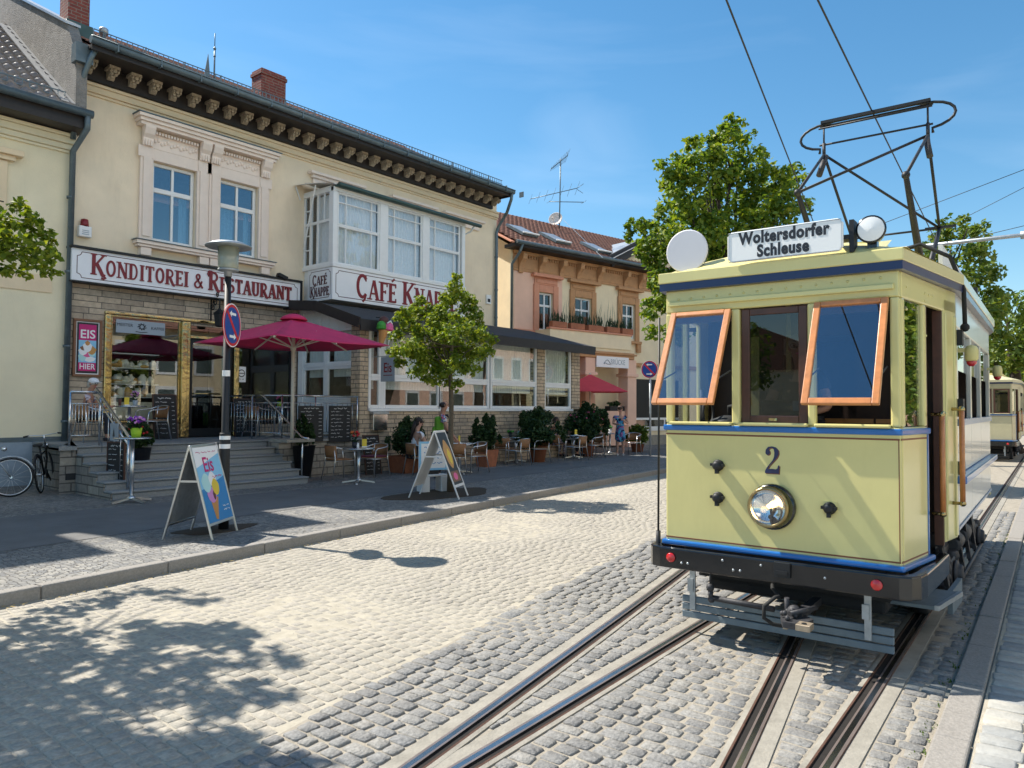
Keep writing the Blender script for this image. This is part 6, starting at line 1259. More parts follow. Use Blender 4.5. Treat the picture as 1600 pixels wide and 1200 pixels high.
    if full:
        # coupler with hose
        b = MB(); b.box(-.22, .3, -.255, -.195, .345, .395); b.prism([(-.40, -.30), (-.22, -.33), (-.16, -.27), (-.16, -.17), (-.24, -.12), (-.40, -.18)], .33, .37); b.ball((-.2, -.2, .39), .05, 8, 6); b.tube([(-.14, -.14, .30), (-.16, -.14, .47)], .018, 8); b.tube([(-.3, -.2, .40), (-.1, -.32, .42)], .018, 8)
        for k in range(7): b.ball((-.18-.03*k, -.15-.025*(k % 4), .385+.012*(k % 3)), .018, 6, 4)
        co = b.build('coupler', M['iron'], R)
        b = MB(); b.box(-.43, -.33, -.36, -.27, .335, .375); b.lathe([(.018, 0), (.018, .004)], 10, Matrix.Translation((-.39, -.315, .376)), 1); b.build('coupler_head', [M['galv_rust'], M['black']], co, .006, 1); b = MB(); b.box(-.36, -.30, -.20, -.17, .31, .345); b.build('coupler_pin', M['galv_rust'], co)
        b = MB(); b.tube([(.05, .02, .56), (-.02, .0, .49), (-.10, -.07, .455), (-.16, -.06, .46), (-.21, 0, .40), (-.215, .0, .32), (-.17, -.05, .275), (-.15, -.14, .27)], .014, 8); b.build('hose', M['rubber'], co)
        b = MB(); b.tube([(0, .47, .56), (0, .47, .44)], .008, 6); b.ball((0, .47, .42), .032, 8, 6); b.tube([(0, .47, .40), (-.01, .46, .34)], .02, 8); b.ball((-.005, .46, .335), .028, 8, 6); b.tube([(0, .46, .345), (.02, .0, .33)], .022, 8); b.build('drawbar', M['iron'], R)
        b = MB(); b.tube([(.02, .895, 2.5), (.02, .905, .80)], .009, 6); b.tube([(.02, .905, .80), (.02, .905, .57)], .02, 8); b.build('trolley_pole', M['black'], R)
    # running gear
    b = MB(); b.box(.5, TL-.5, -.62, -.54, .40, .60); b.box(.5, TL-.5, .54, .62, .40, .60); b.box(.35, .5, -.7, .7, .42, .58); b.box(TL-.5, TL-.35, -.7, .7, .42, .58); b.box(.1, TL-.1, -.72, .72, .60, .735); b.box(1.25, TL-1.25, -.93, .93, .70, .80)
    fr = b.build('underframe', M['black_rough'], R)
    for x in (1.95, TL-1.95):
        for sg in (-1, 1):
            T = Matrix.Translation((x, sg*.70, .38)) @ Matrix.Rotation(-sg*PI/2, 4, 'X'); b = MB(); b.lathe([(.38, -.06), (.38, .05), (.33, .06), (.30, .03), (.12, .04), (.10, .09), (.03, .10)], 28, T); b.build('wheel', M['iron'], R)
            b = MB(); b.box(x-.14, x+.14, sg*.80, sg*.93, .26, .50); b.box(x-.5, x+.5, sg*.80, sg*.86, .50, .58); b.lathe([(.11, 0), (.11, .03), (.075, .035), (.075, .07), (.03, .075)], 14, Matrix.Translation((x, sg*.93, .38)) @ Matrix.Rotation(-sg*PI/2, 4, 'X'))
            for dx in (-.32, .32): b.lathe([(.055, .30), (.07, .34), (.05, .37), (.07, .40), (.05, .43), (.07, .46), (.055, .52)], 10, Matrix.Translation((x+dx, sg*.88, 0)))
            b.build('axle_box', M['iron'], R, .01, 1)
    if full:
        b = MB()
        for x, r_ in ((1.35, .085), (2.5, .09), (3.1, .10), (3.7, .08)): b.tube([(x-.2, -.88, .56), (x-.18, -.88, .56), (x+.18, -.88, .56), (x+.2, -.88, .56)], [r_*.6, r_*.85, r_*.85, r_*.6], 12); b.bar((x, -.9, .75), (x, -.95, .32), .035, .05); b.bar((x-.25, -.93, .72), (x+.05, -.95, .30), .025, .03)
        b.tube([(1.2, -.97, .30), (4.9, -.97, .30)], .018, 8); b.build('brake_gear', M['iron'], R)
        b = MB(); side(b, .60, 1.2, .355, .38, -1, .30, .02); side(b, 1.2, 1.75, .20, .38, -1, .035, -.02); so = b.build('step_board', M['board_grey'], R); b = MB(); side(b, .60, 1.2, .352, .386, -1, .03, .048); b.build('step_edge', M['galv'], so)
    for sg in (-1, 1): b = MB(); b.box(2.4, TL-2.4, sg*.86, sg*.885, .13, .27); b.build('guard_board', M['board_grey'], R)
    b = MB(); b.box(1.1, TL-1.1, -.5, .5, .20, .60); b.box(.45, 1.1, -.66, .66, .30, .40); b.box(.7, 1.0, -.6, .6, .40, .6); b.build('motor_shade_box', M['black_rough'], R, .03, 2)  # black motor block, added oversized to darken the space under the tram
    # side signals
    if full:
        for x in (1.46, 4.72):
            y = -1.12; b = MB(); T = Matrix.Translation((x, y, 2.20)); b.lathe([(.036, -.04), (.048, -.02), (.048, .05), (.038, .08), (.015, .09)], 16, T); b.lathe([(.015, -.08), (.034, -.06), (.04, -.04)], 16, T, 1); b.bar((x, y, 2.25), (x, -1.02, 2.25), .03, m=0); b.build('side_signal', [M['cream_dull'], M['lens_red']], R)
    if full: pantograph(R)
    return R
def pantograph(R):
    P = thing('pantograph', None, None); P.parent = R; del P
    return
dm('old_brass', (.36, .27, .13), .3, metal=.9, var=.3, vscale=20)
dm('galv_rust', (.33, .27, .20), .55, metal=.5, var=.4, vscale=20)
M['glass_headlight'] = glass('glass_headlight', .05, 1.2, (.97, .97, .97))
def emis(name, col, s):
    m = mat(name, col, .3); p = m.node_tree.nodes['Principled BSDF']; p.inputs['Emission Color'].default_value = (*col, 1); p.inputs['Emission Strength'].default_value = s; return m
M['bulb'] = emis('bulb', (1, .62, .22), 6)
def pantograph(R):
    ir = M['iron']; kf = lambda s: Vector((2.58, s*.51, 4.06)); kr = lambda s: Vector((5.18, s*.51, 4.06)); pv = lambda s: Vector((3.88, s*.55, 4.84)); bs = lambda s, x: Vector((x, s*.50, 3.36))
    b = MB(); b.box(3.3, 4.5, -.56, -.50, 3.24, 3.31); b.box(3.3, 4.5, .50, .56, 3.24, 3.31)
    for x in (3.35, 4.4): b.box(x, x+.06, -.50, .50, 3.241, 3.305)
    for x in (3.4, 4.4):
        for y in (-.53, .53): b.lathe([(.05, 3.0), (.06, 3.05), (.035, 3.08), (.06, 3.12), (.035, 3.15), (.05, 3.2), (.04, 3.245)], 10, Matrix.Translation((x, y, 0)))
    b.tube([(3.6, -.62, 3.36), (3.6, .62, 3.36)], .03, 8); b.tube([(4.2, -.62, 3.36), (4.2, .62, 3.36)], .03, 8)
    pa = b.build('pantograph', M['black'], R)
    for s in (-1, 1):
        b = MB(); b.tube([bs(s, 3.6), kf(s)], [.042, .026], 8); b.ball(kf(s), .04, 8, 6); b.build('lower_arm', M['black'], pa); b = MB(); b.tube([bs(s, 4.2), kr(s)], [.036, .022], 8); b.ball(kr(s), .03, 8, 6); b.build('lower_arm', M['black'], pa)
        for k_ in (kf(s), kr(s)): b = MB(); b.tube([k_, pv(s)], .017, 7); b.build('upper_arm', M['black'], pa)
    b = MB(); b.tube([kr(-1), kr(1)], .014, 6); b.bar(kr(-1)+Vector((0, -.18, .01)), kr(-1)+Vector((0, .16, .01)), .03); b.build('cross_tube', M['black'], pa)
    for p_, q_ in ((kf(1), pv(-1)), (pv(1), kr(-1))): b = MB(); b.tube([p_, q_], .016, 7); b.build('diagonal_brace', M['black'], pa)
    for s in (-1, 1):
        b = MB(); b.tube([pv(s)+Vector((0, -s*.02, -.02)), pv(s)+Vector((-.12, s*.03, -.28))], .035, 8); b.tube([pv(s)+Vector((0, 0, -.03)), pv(s)+Vector((0, 0, .14))], .02, 7); b.tube([pv(s)+Vector((.0, 0, .1)), Vector((3.88, s*.55, 5.19))], .011, 6); b.build('spring', ir, pa)
    b = MB(); b.tube([pv(-1)+Vector((0, -.05, .12)), pv(1)+Vector((0, .05, .12))], .012, 6)
    pts = [(3.88, .60, 4.86)]+[(3.88, .52+.30*math.cos(t)+.0, 5.06+.15*math.sin(t)) for t in [-PI*.42+PI*.92*i/9 for i in range(10)]]+[(3.88, .3, 5.235)]
    for s in (-1, 1): b.tube([(x, s*y, z) for x, y, z in pts], .016, 7)
    b.tube([(3.84, -.60, 5.15), (3.84, .60, 5.15)], .011, 6); b.bar((3.88, -.58, 5.232), (3.88, .58, 5.232), .06, .034); b.tube([(3.92, -.6, 5.20), (3.92, .6, 5.20)], .012, 6); b.build('collector_bow', M['black'], pa)
_p = TP(5.42, 1.65); build_tram('tram', 'cream and blue vintage tram with number 2 and both outer front windows tilted open', (_p.x, _p.y, 0))
_p = TP(30.5, 2.02); build_tram('tram', 'distant cream tram standing behind the number 2 tram near the trees', (_p.x, _p.y, gz(_p.x, _p.y)), False)
# overhead line
def wire(pts, r, nm, label, grp=None):
    b = MB(); b.tube(pts, r, 6); return tag(b.build(nm, M['black']), label, 'wire', grp)
W = lambda s, n, z: TP(s, n, z)
wire([W(-8, 1.576-14.49*.0335, 5.25), W(9.3, 1.67, 5.252), W(45, 2.8, 5.2)], .009, 'contact_wire', 'overhead contact wire crossing the top of the pantograph bow')
a_, c_ = AZ(1135, 0, 5.25), AZ(1235, 255, 5.25); d_ = (c_-a_).normalized(); wire([a_-d_*8, a_, c_, c_+d_*26], .009, 'contact_wire', 'overhead contact wire running left of the pantograph past the big tree')
u_, v_ = AN(1380, 349, TP(26, 0), TD), AN(1600, 265, TP(26, 0), TD); d_ = v_-u_; wire([u_-d_*.25, v_+d_*.6], .010, 'span_wire', 'upper thin span wire above the trees at the right')
u_, v_ = AN(1490, 349, TP(30, 0), TD), AN(1600, 293, TP(30, 0), TD); d_ = v_-u_; wire([u_-d_*.4, v_+d_*.9], .010, 'span_wire', 'lower thin span wire in front of the trees at the right')
ps = TP(15.5, 0); a_, c_ = AN(1385, 391, ps, TD), AN(1600, 367, ps, TD); d_ = (c_-a_).normalized()
R_ = thing('catenary_pole', 'grey tubular bracket arm reaching in from the right over the tram roof', 'pole', (0, 0, 0)); e_ = c_+d_*1.5
b = MB(); b.tube([e_-Vector((0, 0, 0))+Vector((0, 0, .4)), Vector((e_.x, e_.y, 0))], [.07, .11], 12); b.build('mast', M['galv'], R_); b = MB(); b.tube([a_, e_], .035, 10); b.tube([c_-d_*.05, c_+d_*.07], .07, 10); b.build('arm', M['galv'], R_); b = MB(); b.tube([e_+Vector((0, 0, .38)), (a_+c_)/2], .006, 5); b.build('stay_wire', M['black'], R_)
ps = TP(44, 0); a_, c_ = AN(1545, 548, ps, TD), AN(1600, 546, ps, TD); d_ = (c_-a_).normalized(); R_ = thing('catenary_pole', 'thin distant bracket arm in front of the dark trees far right', 'pole', (0, 0, 0)); e_ = c_+d_*2
b = MB(); b.tube([e_+Vector((0, 0, .4)), Vector((e_.x, e_.y, 0))], .10, 10); b.build('mast', M['galv'], R_); b = MB(); b.tube([a_, e_], .04, 8); b.bar(a_+d_*.3, a_+d_*.3-Vector((0, 0, .28)), .5, .3); b.build('arm', M['galv'], R_)
# ================================================================== STREET FURNITURE AND CAFE THINGS
def gat(px, py, dz=.12): p = AG(px, py, dz); return p
def atz(px, py, z): return AZ(px, py, z)
# lamp post
lp = thing('street_lamp', 'dark post with flat lidded lamp head in front of the cafe steps', 'lamp', lp_)
b = MB(); b.tube([(0, 0, -.05), (0, 0, 1.25), (0, 0, 1.28), (0, 0, 3.45)], [.068, .066, .05, .042], 14); b.tube([(0, 0, 1.24), (0, 0, 1.29)], .07, 14); b.build('pole', M['black'], lp)
b = MB(); b.lathe([(.05, 3.40), (.05, 3.46), (.10, 3.475), (.135, 3.48), (.135, 3.50)], 24); b.lathe([(.14, 3.80), (.20, 3.805), (.30, 3.80), (.305, 3.815), (.20, 3.86), (.06, 3.885)], 28); b.build('lamp_head', M['galv'], lp)
M['lampglass'] = mat('lampglass', (.32, .33, .26), .25, var=.2, vscale=5, coat=.3); b = MB(); b.lathe([(.125, 3.50), (.13, 3.52), (.138, 3.80)], 24); b.build('lamp_glass', M['lampglass'], lp)
b = MB()
for z, h_ in ((1.08, .06), (1.20, .05), (2.05, .08)): b.tube([(0, 0, z), (0, 0, z+h_)], .0705 if z < 1.5 else .0505, 14, caps=False)
b.build('sticker', M['white_pr'], lp)
def stop_sign(name, label, c, az, r, clip):
    az = math.radians(az); zd = Vector((math.cos(az), math.sin(az), 0)); xd = Vector((0, 0, 1)).cross(zd); T = Matrix((xd, Vector((0, 0, 1)), zd)).transposed().to_4x4(); T.translation = c
    t = thing(name, label, 'sign', (0, 0, 0)); b = MB(); b.lathe([(r, -.012), (r, 0)], 36, T); d = b.build('disc', M['signred'], t)
    b = MB(); b.lathe([(r*.955, .002), (r*.999, .0015)], 36, T, caps=False); b.build('rim', M['white_pr'], d)
    b = MB(); b.lathe([(r*.83, .0005), (r*.83, .003)], 36, T); b.build('field', M['signblue'], d)
    b = MB(); R2 = T @ Matrix.Rotation(math.radians(-45), 4, 'Z'); b.box(-r*.83, r*.83, -r*.085, r*.085, .0045, .006, 0, R2); b.build('diagonal', M['signred'], d)
    for sg in (1, -1):
        yc = sg*r*.52; b = MB(); b.prism([(-.38*r*sg, yc), (-.14*r*sg, yc+.15*r), (-.14*r*sg, yc+.06*r), (.34*r*sg, yc+.06*r), (.34*r*sg, yc-.06*r), (-.14*r*sg, yc-.06*r), (-.14*r*sg, yc-.15*r)] if sg > 0 else [(.38*r, yc), (.14*r, yc-.15*r), (.14*r, yc-.06*r), (-.34*r, yc-.06*r), (-.34*r, yc+.06*r), (.14*r, yc+.06*r), (.14*r, yc+.15*r)], .0065, .008, T); b.build('arrow', M['white_pr'], d)
    b = MB(); b.box(-.03, .03, -r*.5, -r*.4, -.06, -.0125, 0, T); b.build('clamp', M['galv'], t); return t
stop_sign('no_stopping_sign', 'blue and red no stopping disc on the dark lamp post', lp_+Vector((.045, -.055, 2.74)), 308, .295, 0)
sp = AG(1016, 713); b = MB(); b.tube([sp, sp+Vector((0, 0, 3.0))], .036, 10); tag(b.build('sign_post', M['galv']), 'slim grey post standing at the kerb left of the tram', 'post')
q = AN(1017, 577, sp, FWD); stop_sign('no_stopping_sign', 'round no stopping disc half hidden by the tilted tram window', Vector((sp.x-.06, sp.y, q.z)), 186, .31, 0)
# ------------------------------------------------------------------ A-boards
def scribble(b, x0, x1, z, h, f, seed=1, d=.002, w_=.006):
    q = random.Random(seed); x = x0
    while x < x1:
        wl = min(x1-x, q.uniform(.05, .16)); n = max(3, int(wl/.018)); pts = [(x+wl*i/n, z+q.uniform(-.5, .5)*h) for i in range(n+1)]
        for i in range(n):
            a, c = Vector(pts[i]), Vector(pts[i+1]); dd = (c-a).normalized(); nn = Vector((-dd.y, dd.x))*w_*.5; b.add([f(*(a+nn), d), f(*(a-nn), d), f(*(c-nn), d+.0002*(i % 3)), f(*(c+nn), d+.0002*(i % 3))], [(0, 1, 2, 3)])
        x += wl+.03
def aboard(name, label, A, B, depth, H, leg, frame_m, back_m):
    """A, B = front feet (left, right as seen from the front); local x along A->B, local -y to the front"""
    A, B = Vector(A), Vector(B); x = (B-A); W = x.length; rz = math.atan2(x.y, x.x); t = thing(name, label, 'sandwich board', A, rz)
    th = math.atan2(depth/2, H); faces = []
    for sg in (0, 1):
        # panel plane: feet line y=0 (front) or y=depth (back) leaning to the top at y=depth/2
        T = Matrix.Translation((0, 0 if not sg else depth, 0)) @ Matrix.Rotation((-th if not sg else th), 4, 'X')
        L_ = H/math.cos(th); f = MB()
        f.box(0, .03, -.012, .012, 0, L_, 0, T); f.box(W-.03, W, -.012, .012, 0, L_, 0, T); f.box(.03, W-.03, -.012, .012, leg, leg+.03, 0, T); f.box(.03, W-.03, -.012, .012, L_-.03, L_, 0, T)
        nm = 'front_frame' if not sg else 'back_frame'; fo = f.build(nm, frame_m, t, .004, 1); p = MB(); p.box(.03, W-.03, -.005, .004, leg+.03, L_-.03, 0, T); p.build('panel', back_m, fo); faces.append((T, L_, fo))
    b = MB(); b.bar((.015, depth*.33, H*.62), (.015, depth*.67, H*.62), .012, .025); b.bar((W-.015, depth*.33, H*.62), (W-.015, depth*.67, H*.62), .012, .025); b.build('spreader', frame_m, t)
    return t, faces[0], W
A_, B_ = AG(331, 845), AG(371, 829)
ab, (Tf, Lf, ff), Wd = aboard('advert_board', 'ice cream poster board with silver frame beside the lamp post', A_, B_, .62, 1.16, .17, M['alu'], M['galv'])
def fpl(T, off=-.0055): return lambda u, z, d: T @ Vector((u, off-d, z))
fp = fpl(Tf)
def blob(name, m, par, f, cx, cz, rx, rz, d, n=22, wav=0.):
    b = MB(); pts = [(cx+rx*math.cos(2*PI*i/n)*(1+wav*math.sin(5*2*PI*i/n)), cz+rz*math.sin(2*PI*i/n)*(1+wav*math.cos(4*2*PI*i/n))) for i in range(n)]; b.add([f(x, z, d) for x, z in pts], [tuple(range(n))]); return b.build(name, m, par)
def poly_(name, m, par, f, pts, d): b = MB(); b.add([f(x, z, d) for x, z in pts], [tuple(range(len(pts)))]); return b.build(name, m, par)
w0, w1, z0_, z1_ = .035, Wd-.035, .205, Lf-.035
poly_('poster', M['deep_pr'], ff, fp, [(w0, z0_), (w1, z0_), (w1, z1_), (w0, z1_)], .0006)
poly_('poster_band', M['sky_pr'], ff, fp, [(w0, z0_+.42), (w1, z0_+.55), (w1, z1_), (w0, z1_)], .0012); poly_('poster_band', M['white_pr'], ff, fp, [(w0, z1_-.26), (w1, z1_-.10), (w1, z1_), (w0, z1_)], .0018)
cx = w0+(w1-w0)*.40
poly_('cone_print', M['cone'], ff, fp, [(cx-.10, z0_+.30), (cx-.06, z0_+.03), (cx+.0, z0_+.02), (cx+.12, z0_+.30)], .0024)
for (dx, dz, rx, rz_, mm) in ((-.11, .50, .12, .12, 'mint'), (.07, .53, .10, .10, 'white_pr'), (.11, .43, .095, .105, 'yellow'), (-.03, .34, .12, .10, 'lilac'), (.03, .33, .035, .06, 'choc')): blob('scoop_print', M[mm], ff, fp, cx+dx, z0_+dz, rx, rz_, .003+.0004*rnd.random()+abs(dx)*.004, wav=.05)
TFp = Tf @ Matrix.Translation((0, -.0105, 0)) @ Matrix.Rotation(PI/2, 4, 'X')
bfont('Eis', .27, M['magenta_pr'], 'lettering', ff, TFp @ Matrix.Translation(((w0+w1)/2-.02, z1_-.24, 0)), .95, .003, .0008); b = MB(); scribble(b, w0+.06, w1-.08, z1_-.07, .02, fp, 5, .004, .007); scribble(b, (w0+w1)/2+.02, w1-.06, z1_-.40, .035, fp, 6, .004, .010); b.build('small_print', M['magenta_pr'], ff)
b = MB(); scribble(b, w1-.22, w1-.05, z0_+.17, .02, fp, 8, .004, .009); scribble(b, w1-.22, w1-.05, z0_+.12, .02, fp, 9, .004, .009); b.build('small_print', M['white_pr'], ff)
A_, B_ = AG(717, 781), AG(731, 775); dv = (B_-A_); B_ = A_+dv.normalized()*.62
ab2, (Tf, Lf, ff), Wd = aboard('advert_board', 'white wooden board with food pictures at the foot of the street tree', A_, B_, .95, 1.22, .22, M['white_old'], M['white_old']); fp = fpl(Tf)
poly_('poster', M['print_black'], ff, fp, [(.035, .27), (Wd-.035, .27), (Wd-.035, Lf-.04), (.035, Lf-.04)], .0006); blob('food_print', M['food'], ff, fp, Wd/2, .85, .2, .26, .0014, wav=.08); blob('food_print', M['yellow'], ff, fp, Wd/2+.04, .80, .10, .14, .002, wav=.1); poly_('food_print', M['brown_pr'], ff, fp, [(.08, .32), (Wd-.1, .32), (Wd-.1, .52), (.08, .52)], .0014); blob('food_print', M['pink'], ff, fp, Wd/2-.02, .42, .12, .07, .002)
q = AG(676, 768); t = thing('price_board', 'small blue bordered white board on white feet behind the food board', 'sandwich board', q, math.radians(-20)); b = MB(); b.box(-.30, .30, -.02, .02, .42, .98); po = b.build('panel', M['white_pr'], t); b = MB()
for x0, x1, za, zb in ((-.3, .3, .42, .46), (-.3, .3, .94, .98), (-.3, -.26, .46, .94), (.26, .3, .46, .94)): b.box(x0, x1, -.025, -.0205, za, zb)
b.build('border', M['sky_pr'], po); b = MB()
for k in range(4): scribble(b, -.2, .2, .86-.1*k, .04, lambda u, z, d: (u, -.0205-d, z), 20+k, .001, .012)
b.build('scribbles', M['deep_pr'], po); b = MB(); b.box(-.28, -.12, -.14, .14, 0, .30); b.box(.12, .28, -.14, .14, 0, .30); b.box(-.28, .28, -.13, .13, .30, .34); b.build('foot', M['white_old'], t, .01, 1); b = MB(); b.box(-.12, .12, -.02, .02, .34, .42); b.build('stem', M['black'], t)
# ------------------------------------------------------------------ chairs and tables
def make_chair():
    t = thing('cafe_chair', 'x', 'chair', (0, 0, 0))            # faces local +x
    b = MB(); pts = [(.26, -.27, .62), (.20, -.28, .67), (.05, -.285, .68), (-.10, -.28, .70)]+[(-.10-.17*math.sin(a), -.28*math.cos(a), .70+.07*math.sin(a)) for a in [PI*i/10 for i in range(1, 10)]]+[(-.10, .28, .70), (.05, .285, .68), (.20, .28, .67), (.26, .27, .62)]
    b.tube(pts, .0135, 8); b.build('arm_frame', M['alu'], t)
    for s in (-1, 1):
        b = MB(); b.tube([(.26, s*.27, .62), (.275, s*.265, .50), (.30, s*.26, 0)], .0135, 8); b.build('leg', M['alu'], t)
        b = MB(); b.tube([(-.22, s*.20, .77), (-.20, s*.23, .44), (-.28, s*.25, 0)], .0135, 8); b.build('leg', M['alu'], t)
    b = MB(); b.tube([(.27, -.26, .43), (-.2, -.23, .42), (-.2, .23, .42), (.27, .26, .43)], .012, 8, closed=True); b.build('seat_frame', M['alu'], t)
    b = MB(); b.box(-.21, .25, -.235, .235, .435, .46); b.build('seat', M['wicker'], t, .02, 3)
    b = MB(); n = 9; vs = []
    for i in range(n):
        a = -1.15+2.3*i/(n-1); x = -.09-.165*math.cos(a); y = .265*math.sin(a)
        for z in (.50, .62, .765): vs.append((x-(z-.5)*.12, y, z))
    fs = [(i*3+j, (i+1)*3+j, (i+1)*3+j+1, i*3+j+1) for i in range(n-1) for j in range(2)]; b.add(vs, fs, 0, None, True); o = b.build('backrest', M['wicker'], t); s = o.modifiers.new('thick', 'SOLIDIFY'); s.thickness = .016
    return t
chair0 = make_chair(); used = [False]
def chair(p, deg, label, cushion=None):
    rz = math.radians(deg)
    if not used[0]: c = chair0; c.location = p; c.rotation_euler = (0, 0, rz); used[0] = True
    else: c = dup(chair0, p, rz)
    c['label'] = label; c['group'] = 'wicker cafe chairs with silver frames'
    if cushion: b = MB(); b.box(-.2, .24, -.22, .22, .461, .50); b.build('cushion', M['cushion'], c, .02, 3)
    return c
def make_table():
    t = thing('bistro_table', 'x', 'table', (0, 0, 0)); b = MB(); b.lathe([(.001, .735), (.34, .735), (.35, .742), (.35, .758), (.34, .765), (.001, .766)], 28); b.build('tabletop', M['steel'], t)
    b = MB(); b.tube([(0, 0, .05), (0, 0, .735)], .034, 14); b.lathe([(.10, .725), (.10, .734)], 16); b.build('leg', M['alu'], t)
    b = MB()
    for k in range(4): a = PI/4+k*PI/2; d = Vector((math.cos(a), math.sin(a), 0)); b.bar(d*.02+Vector((0, 0, .07)), d*.34+Vector((0, 0, .025)), .055, .03); b.lathe([(.025, 0), (.025, .02)], 10, Matrix.Translation(d*.33))
    b.lathe([(.07, .05), (.06, .09), (.036, .10)], 16); b.build('base', M['alu'], t); return t
tab0 = make_table(); tused = [False]
def table(p, label):
    if not tused[0]: c = tab0; c.location = p; tused[0] = True
    else: c = dup(tab0, p, rnd.uniform(0, .6))
    c['label'] = label; c['group'] = 'round bistro tables'; return c
def blossoms(name, par, c, r, n, cols, leaf='leaf_shrub', h=.2, seed=3):
    q = random.Random(seed); b = MB()
    for i in range(n*3): a = q.uniform(0, 2*PI); d = Vector((math.cos(a)*r*q.random(), math.sin(a)*r*q.random(), h*q.uniform(.1, .9))); p = Vector(c)+d; t = Vector((q.uniform(-1, 1), q.uniform(-1, 1), q.uniform(-.3, 1)))*.05; s = t.orthogonal().normalized()*.016; b.add([p-t, p+s, p+t, p-s], [(0, 1, 2, 3)])
    b.build('leaves', M[leaf], par); b = MB()
    for i in range(n): a = q.uniform(0, 2*PI); rr = r*math.sqrt(q.random()); b.ball((c[0]+math.cos(a)*rr, c[1]+math.sin(a)*rr, c[2]+h*q.uniform(.6, 1.05)), .026*q.uniform(.7, 1.3), 6, 4, q.randrange(len(cols)))
    b.build('blossoms', [M[k] for k in cols], par)
def vase(p, label, cols, pot='white_pr', r=.05, h=.11, fh=.2, seed=1, nm='flower_pot', fr=.09, n=14):
    t = thing(nm, label, 'flower pot', p); b = MB(); b.lathe([(r*.75, 0), (r, h), (r*.9, h), (r*.7, h*.8)], 16); b.build('pot', M[pot], t); blossoms('flowers', t, (0, 0, h*.8), fr, n, cols, 'leaf_shrub', fh, seed); return t
def menu(p, label, col='yellow', rz=0): t = thing('menu_holder', label, 'menu', p, rz); b = MB(); b.box(-.05, .05, -.008, .008, .02, .18); b.build('card', M[col], t); b = MB(); b.box(-.055, .055, -.03, .03, 0, .02); b.build('foot', M['white_pr'], t); return t
up = Vector((0, 0, .767))
T1 = AG(560, 755); table(T1, 'bistro table standing between two chairs below the terrace railing'); vase(T1+up+Vector((-.02, .12, 0)), 'small vase of orange flowers on the table below the railing', ['orange_fl', 'red'], 'planter_dark', .06, .12, .24, 2); menu(T1+up+Vector((.19, .05, 0)), 'yellow menu card on the table below the railing', 'yellow', -.5)
b = MB(); b.lathe([(.025, 0), (.028, .06), (.015, .09), (.015, .11)], 10); tag(b.build('salt_shaker', M['white_pr']), 'white salt shaker on the table below the railing', 'shaker').location = T1+up+Vector((-.12, -.12, 0))
chair(AG(528, 748), -8, 'wicker chair left of the table below the railing'); chair(AG(585, 744), 188, 'wicker chair with a dark red cushion right of the table below the railing', True)
T2 = AG(806, 722); table(T2, 'bistro table in front of the widest green shrub'); menu(T2+up+Vector((.0, -.1, 0)), 'pale green menu card on the table before the widest shrub', 'mint', .3); vase(T2+up+Vector((-.15, .1, 0)), 'dark little vase on the table before the widest shrub', ['green'], 'planter_dark', .05, .12, .08, 7)
T3 = AG(896, 716); table(T3, 'bistro table between the two seated women'); menu(T3+up+Vector((.02, -.08, 0)), 'yellow menu card between the two seated women', 'yellow', -.2)
T4 = AG(953, 710); table(T4, 'bistro table beside the standing woman in the blue dress'); vase(T4+up, 'little potted plant on the table beside the standing woman', ['green'], 'white_pr', .07, .13, .16, 9)
T5 = AG(722, 741)+Vector((.1, .2, 0)); table(T5, 'bistro table behind the food board near the standing man'); menu(T5+up, 'lime menu card on the table near the standing man', 'yellow', .4)
chair(AG(742, 738), 165, 'wicker chair right of the white food board'); chair(AG(709, 741), 60, 'wicker chair half hidden behind the white food board')
chair(AG(811, 727), 95, 'wicker chair with its back to the road before the widest shrub'); chair(AG(843, 723), 150, 'wicker chair angled right of the table before the widest shrub'); chair(AG(787, 724), 20, 'wicker chair in the shade against the wall behind the first terracotta pot')
chair(AG(902, 719), 95, 'wicker chair with its back to the road between the seated women'); chair(AG(928, 715), 160, 'wicker chair tilted towards the pink flowering shrub'); CH_A = chair(AG(868, 715), 10, 'wicker chair under the dark haired seated woman'); CH_B = chair(AG(897, 713)+Vector((.1, .1, 0)), 250, 'wicker chair under the fair haired seated woman')
chair(AG(940, 708), 20, 'wicker chair left of the table by the woman in blue'); chair(AG(988, 710), 190, 'wicker chair right of the woman in the blue dress')
CH_C = chair(AG(666, 742)+Vector((-.05, .25, 0)), -15, 'wicker chair under the woman in the white shirt')
# tall bistro pole table on the pavement
pt = AG(205, 785); t = thing('pole_table', 'tall slim standing table before the cafe steps', 'table', pt); b = MB(); b.lathe([(.001, 1.08), (.29, 1.08), (.30, 1.088), (.30, 1.10), (.29, 1.106), (.001, 1.107)], 28); b.build('tabletop', M['steel'], t); b = MB(); b.tube([(0, 0, .05), (0, 0, 1.08)], .034, 14); b.build('leg', M['alu'], t); b = MB()
for k in range(4): a = .2+k*PI/2; d = Vector((math.cos(a), math.sin(a), 0)); b.bar(d*.02+Vector((0, 0, .075)), d*.36+Vector((0, 0, .022)), .06, .035)
b.lathe([(.075, .05), (.06, .10), (.036, .11)], 16); b.build('base', M['alu'], t)
vase(pt+Vector((.08, .05, 1.108)), 'lime green pot of purple flowers on the tall standing table', ['purple', 'lilac'], 'lime', .095, .16, .2, 11, fr=.15, n=40)
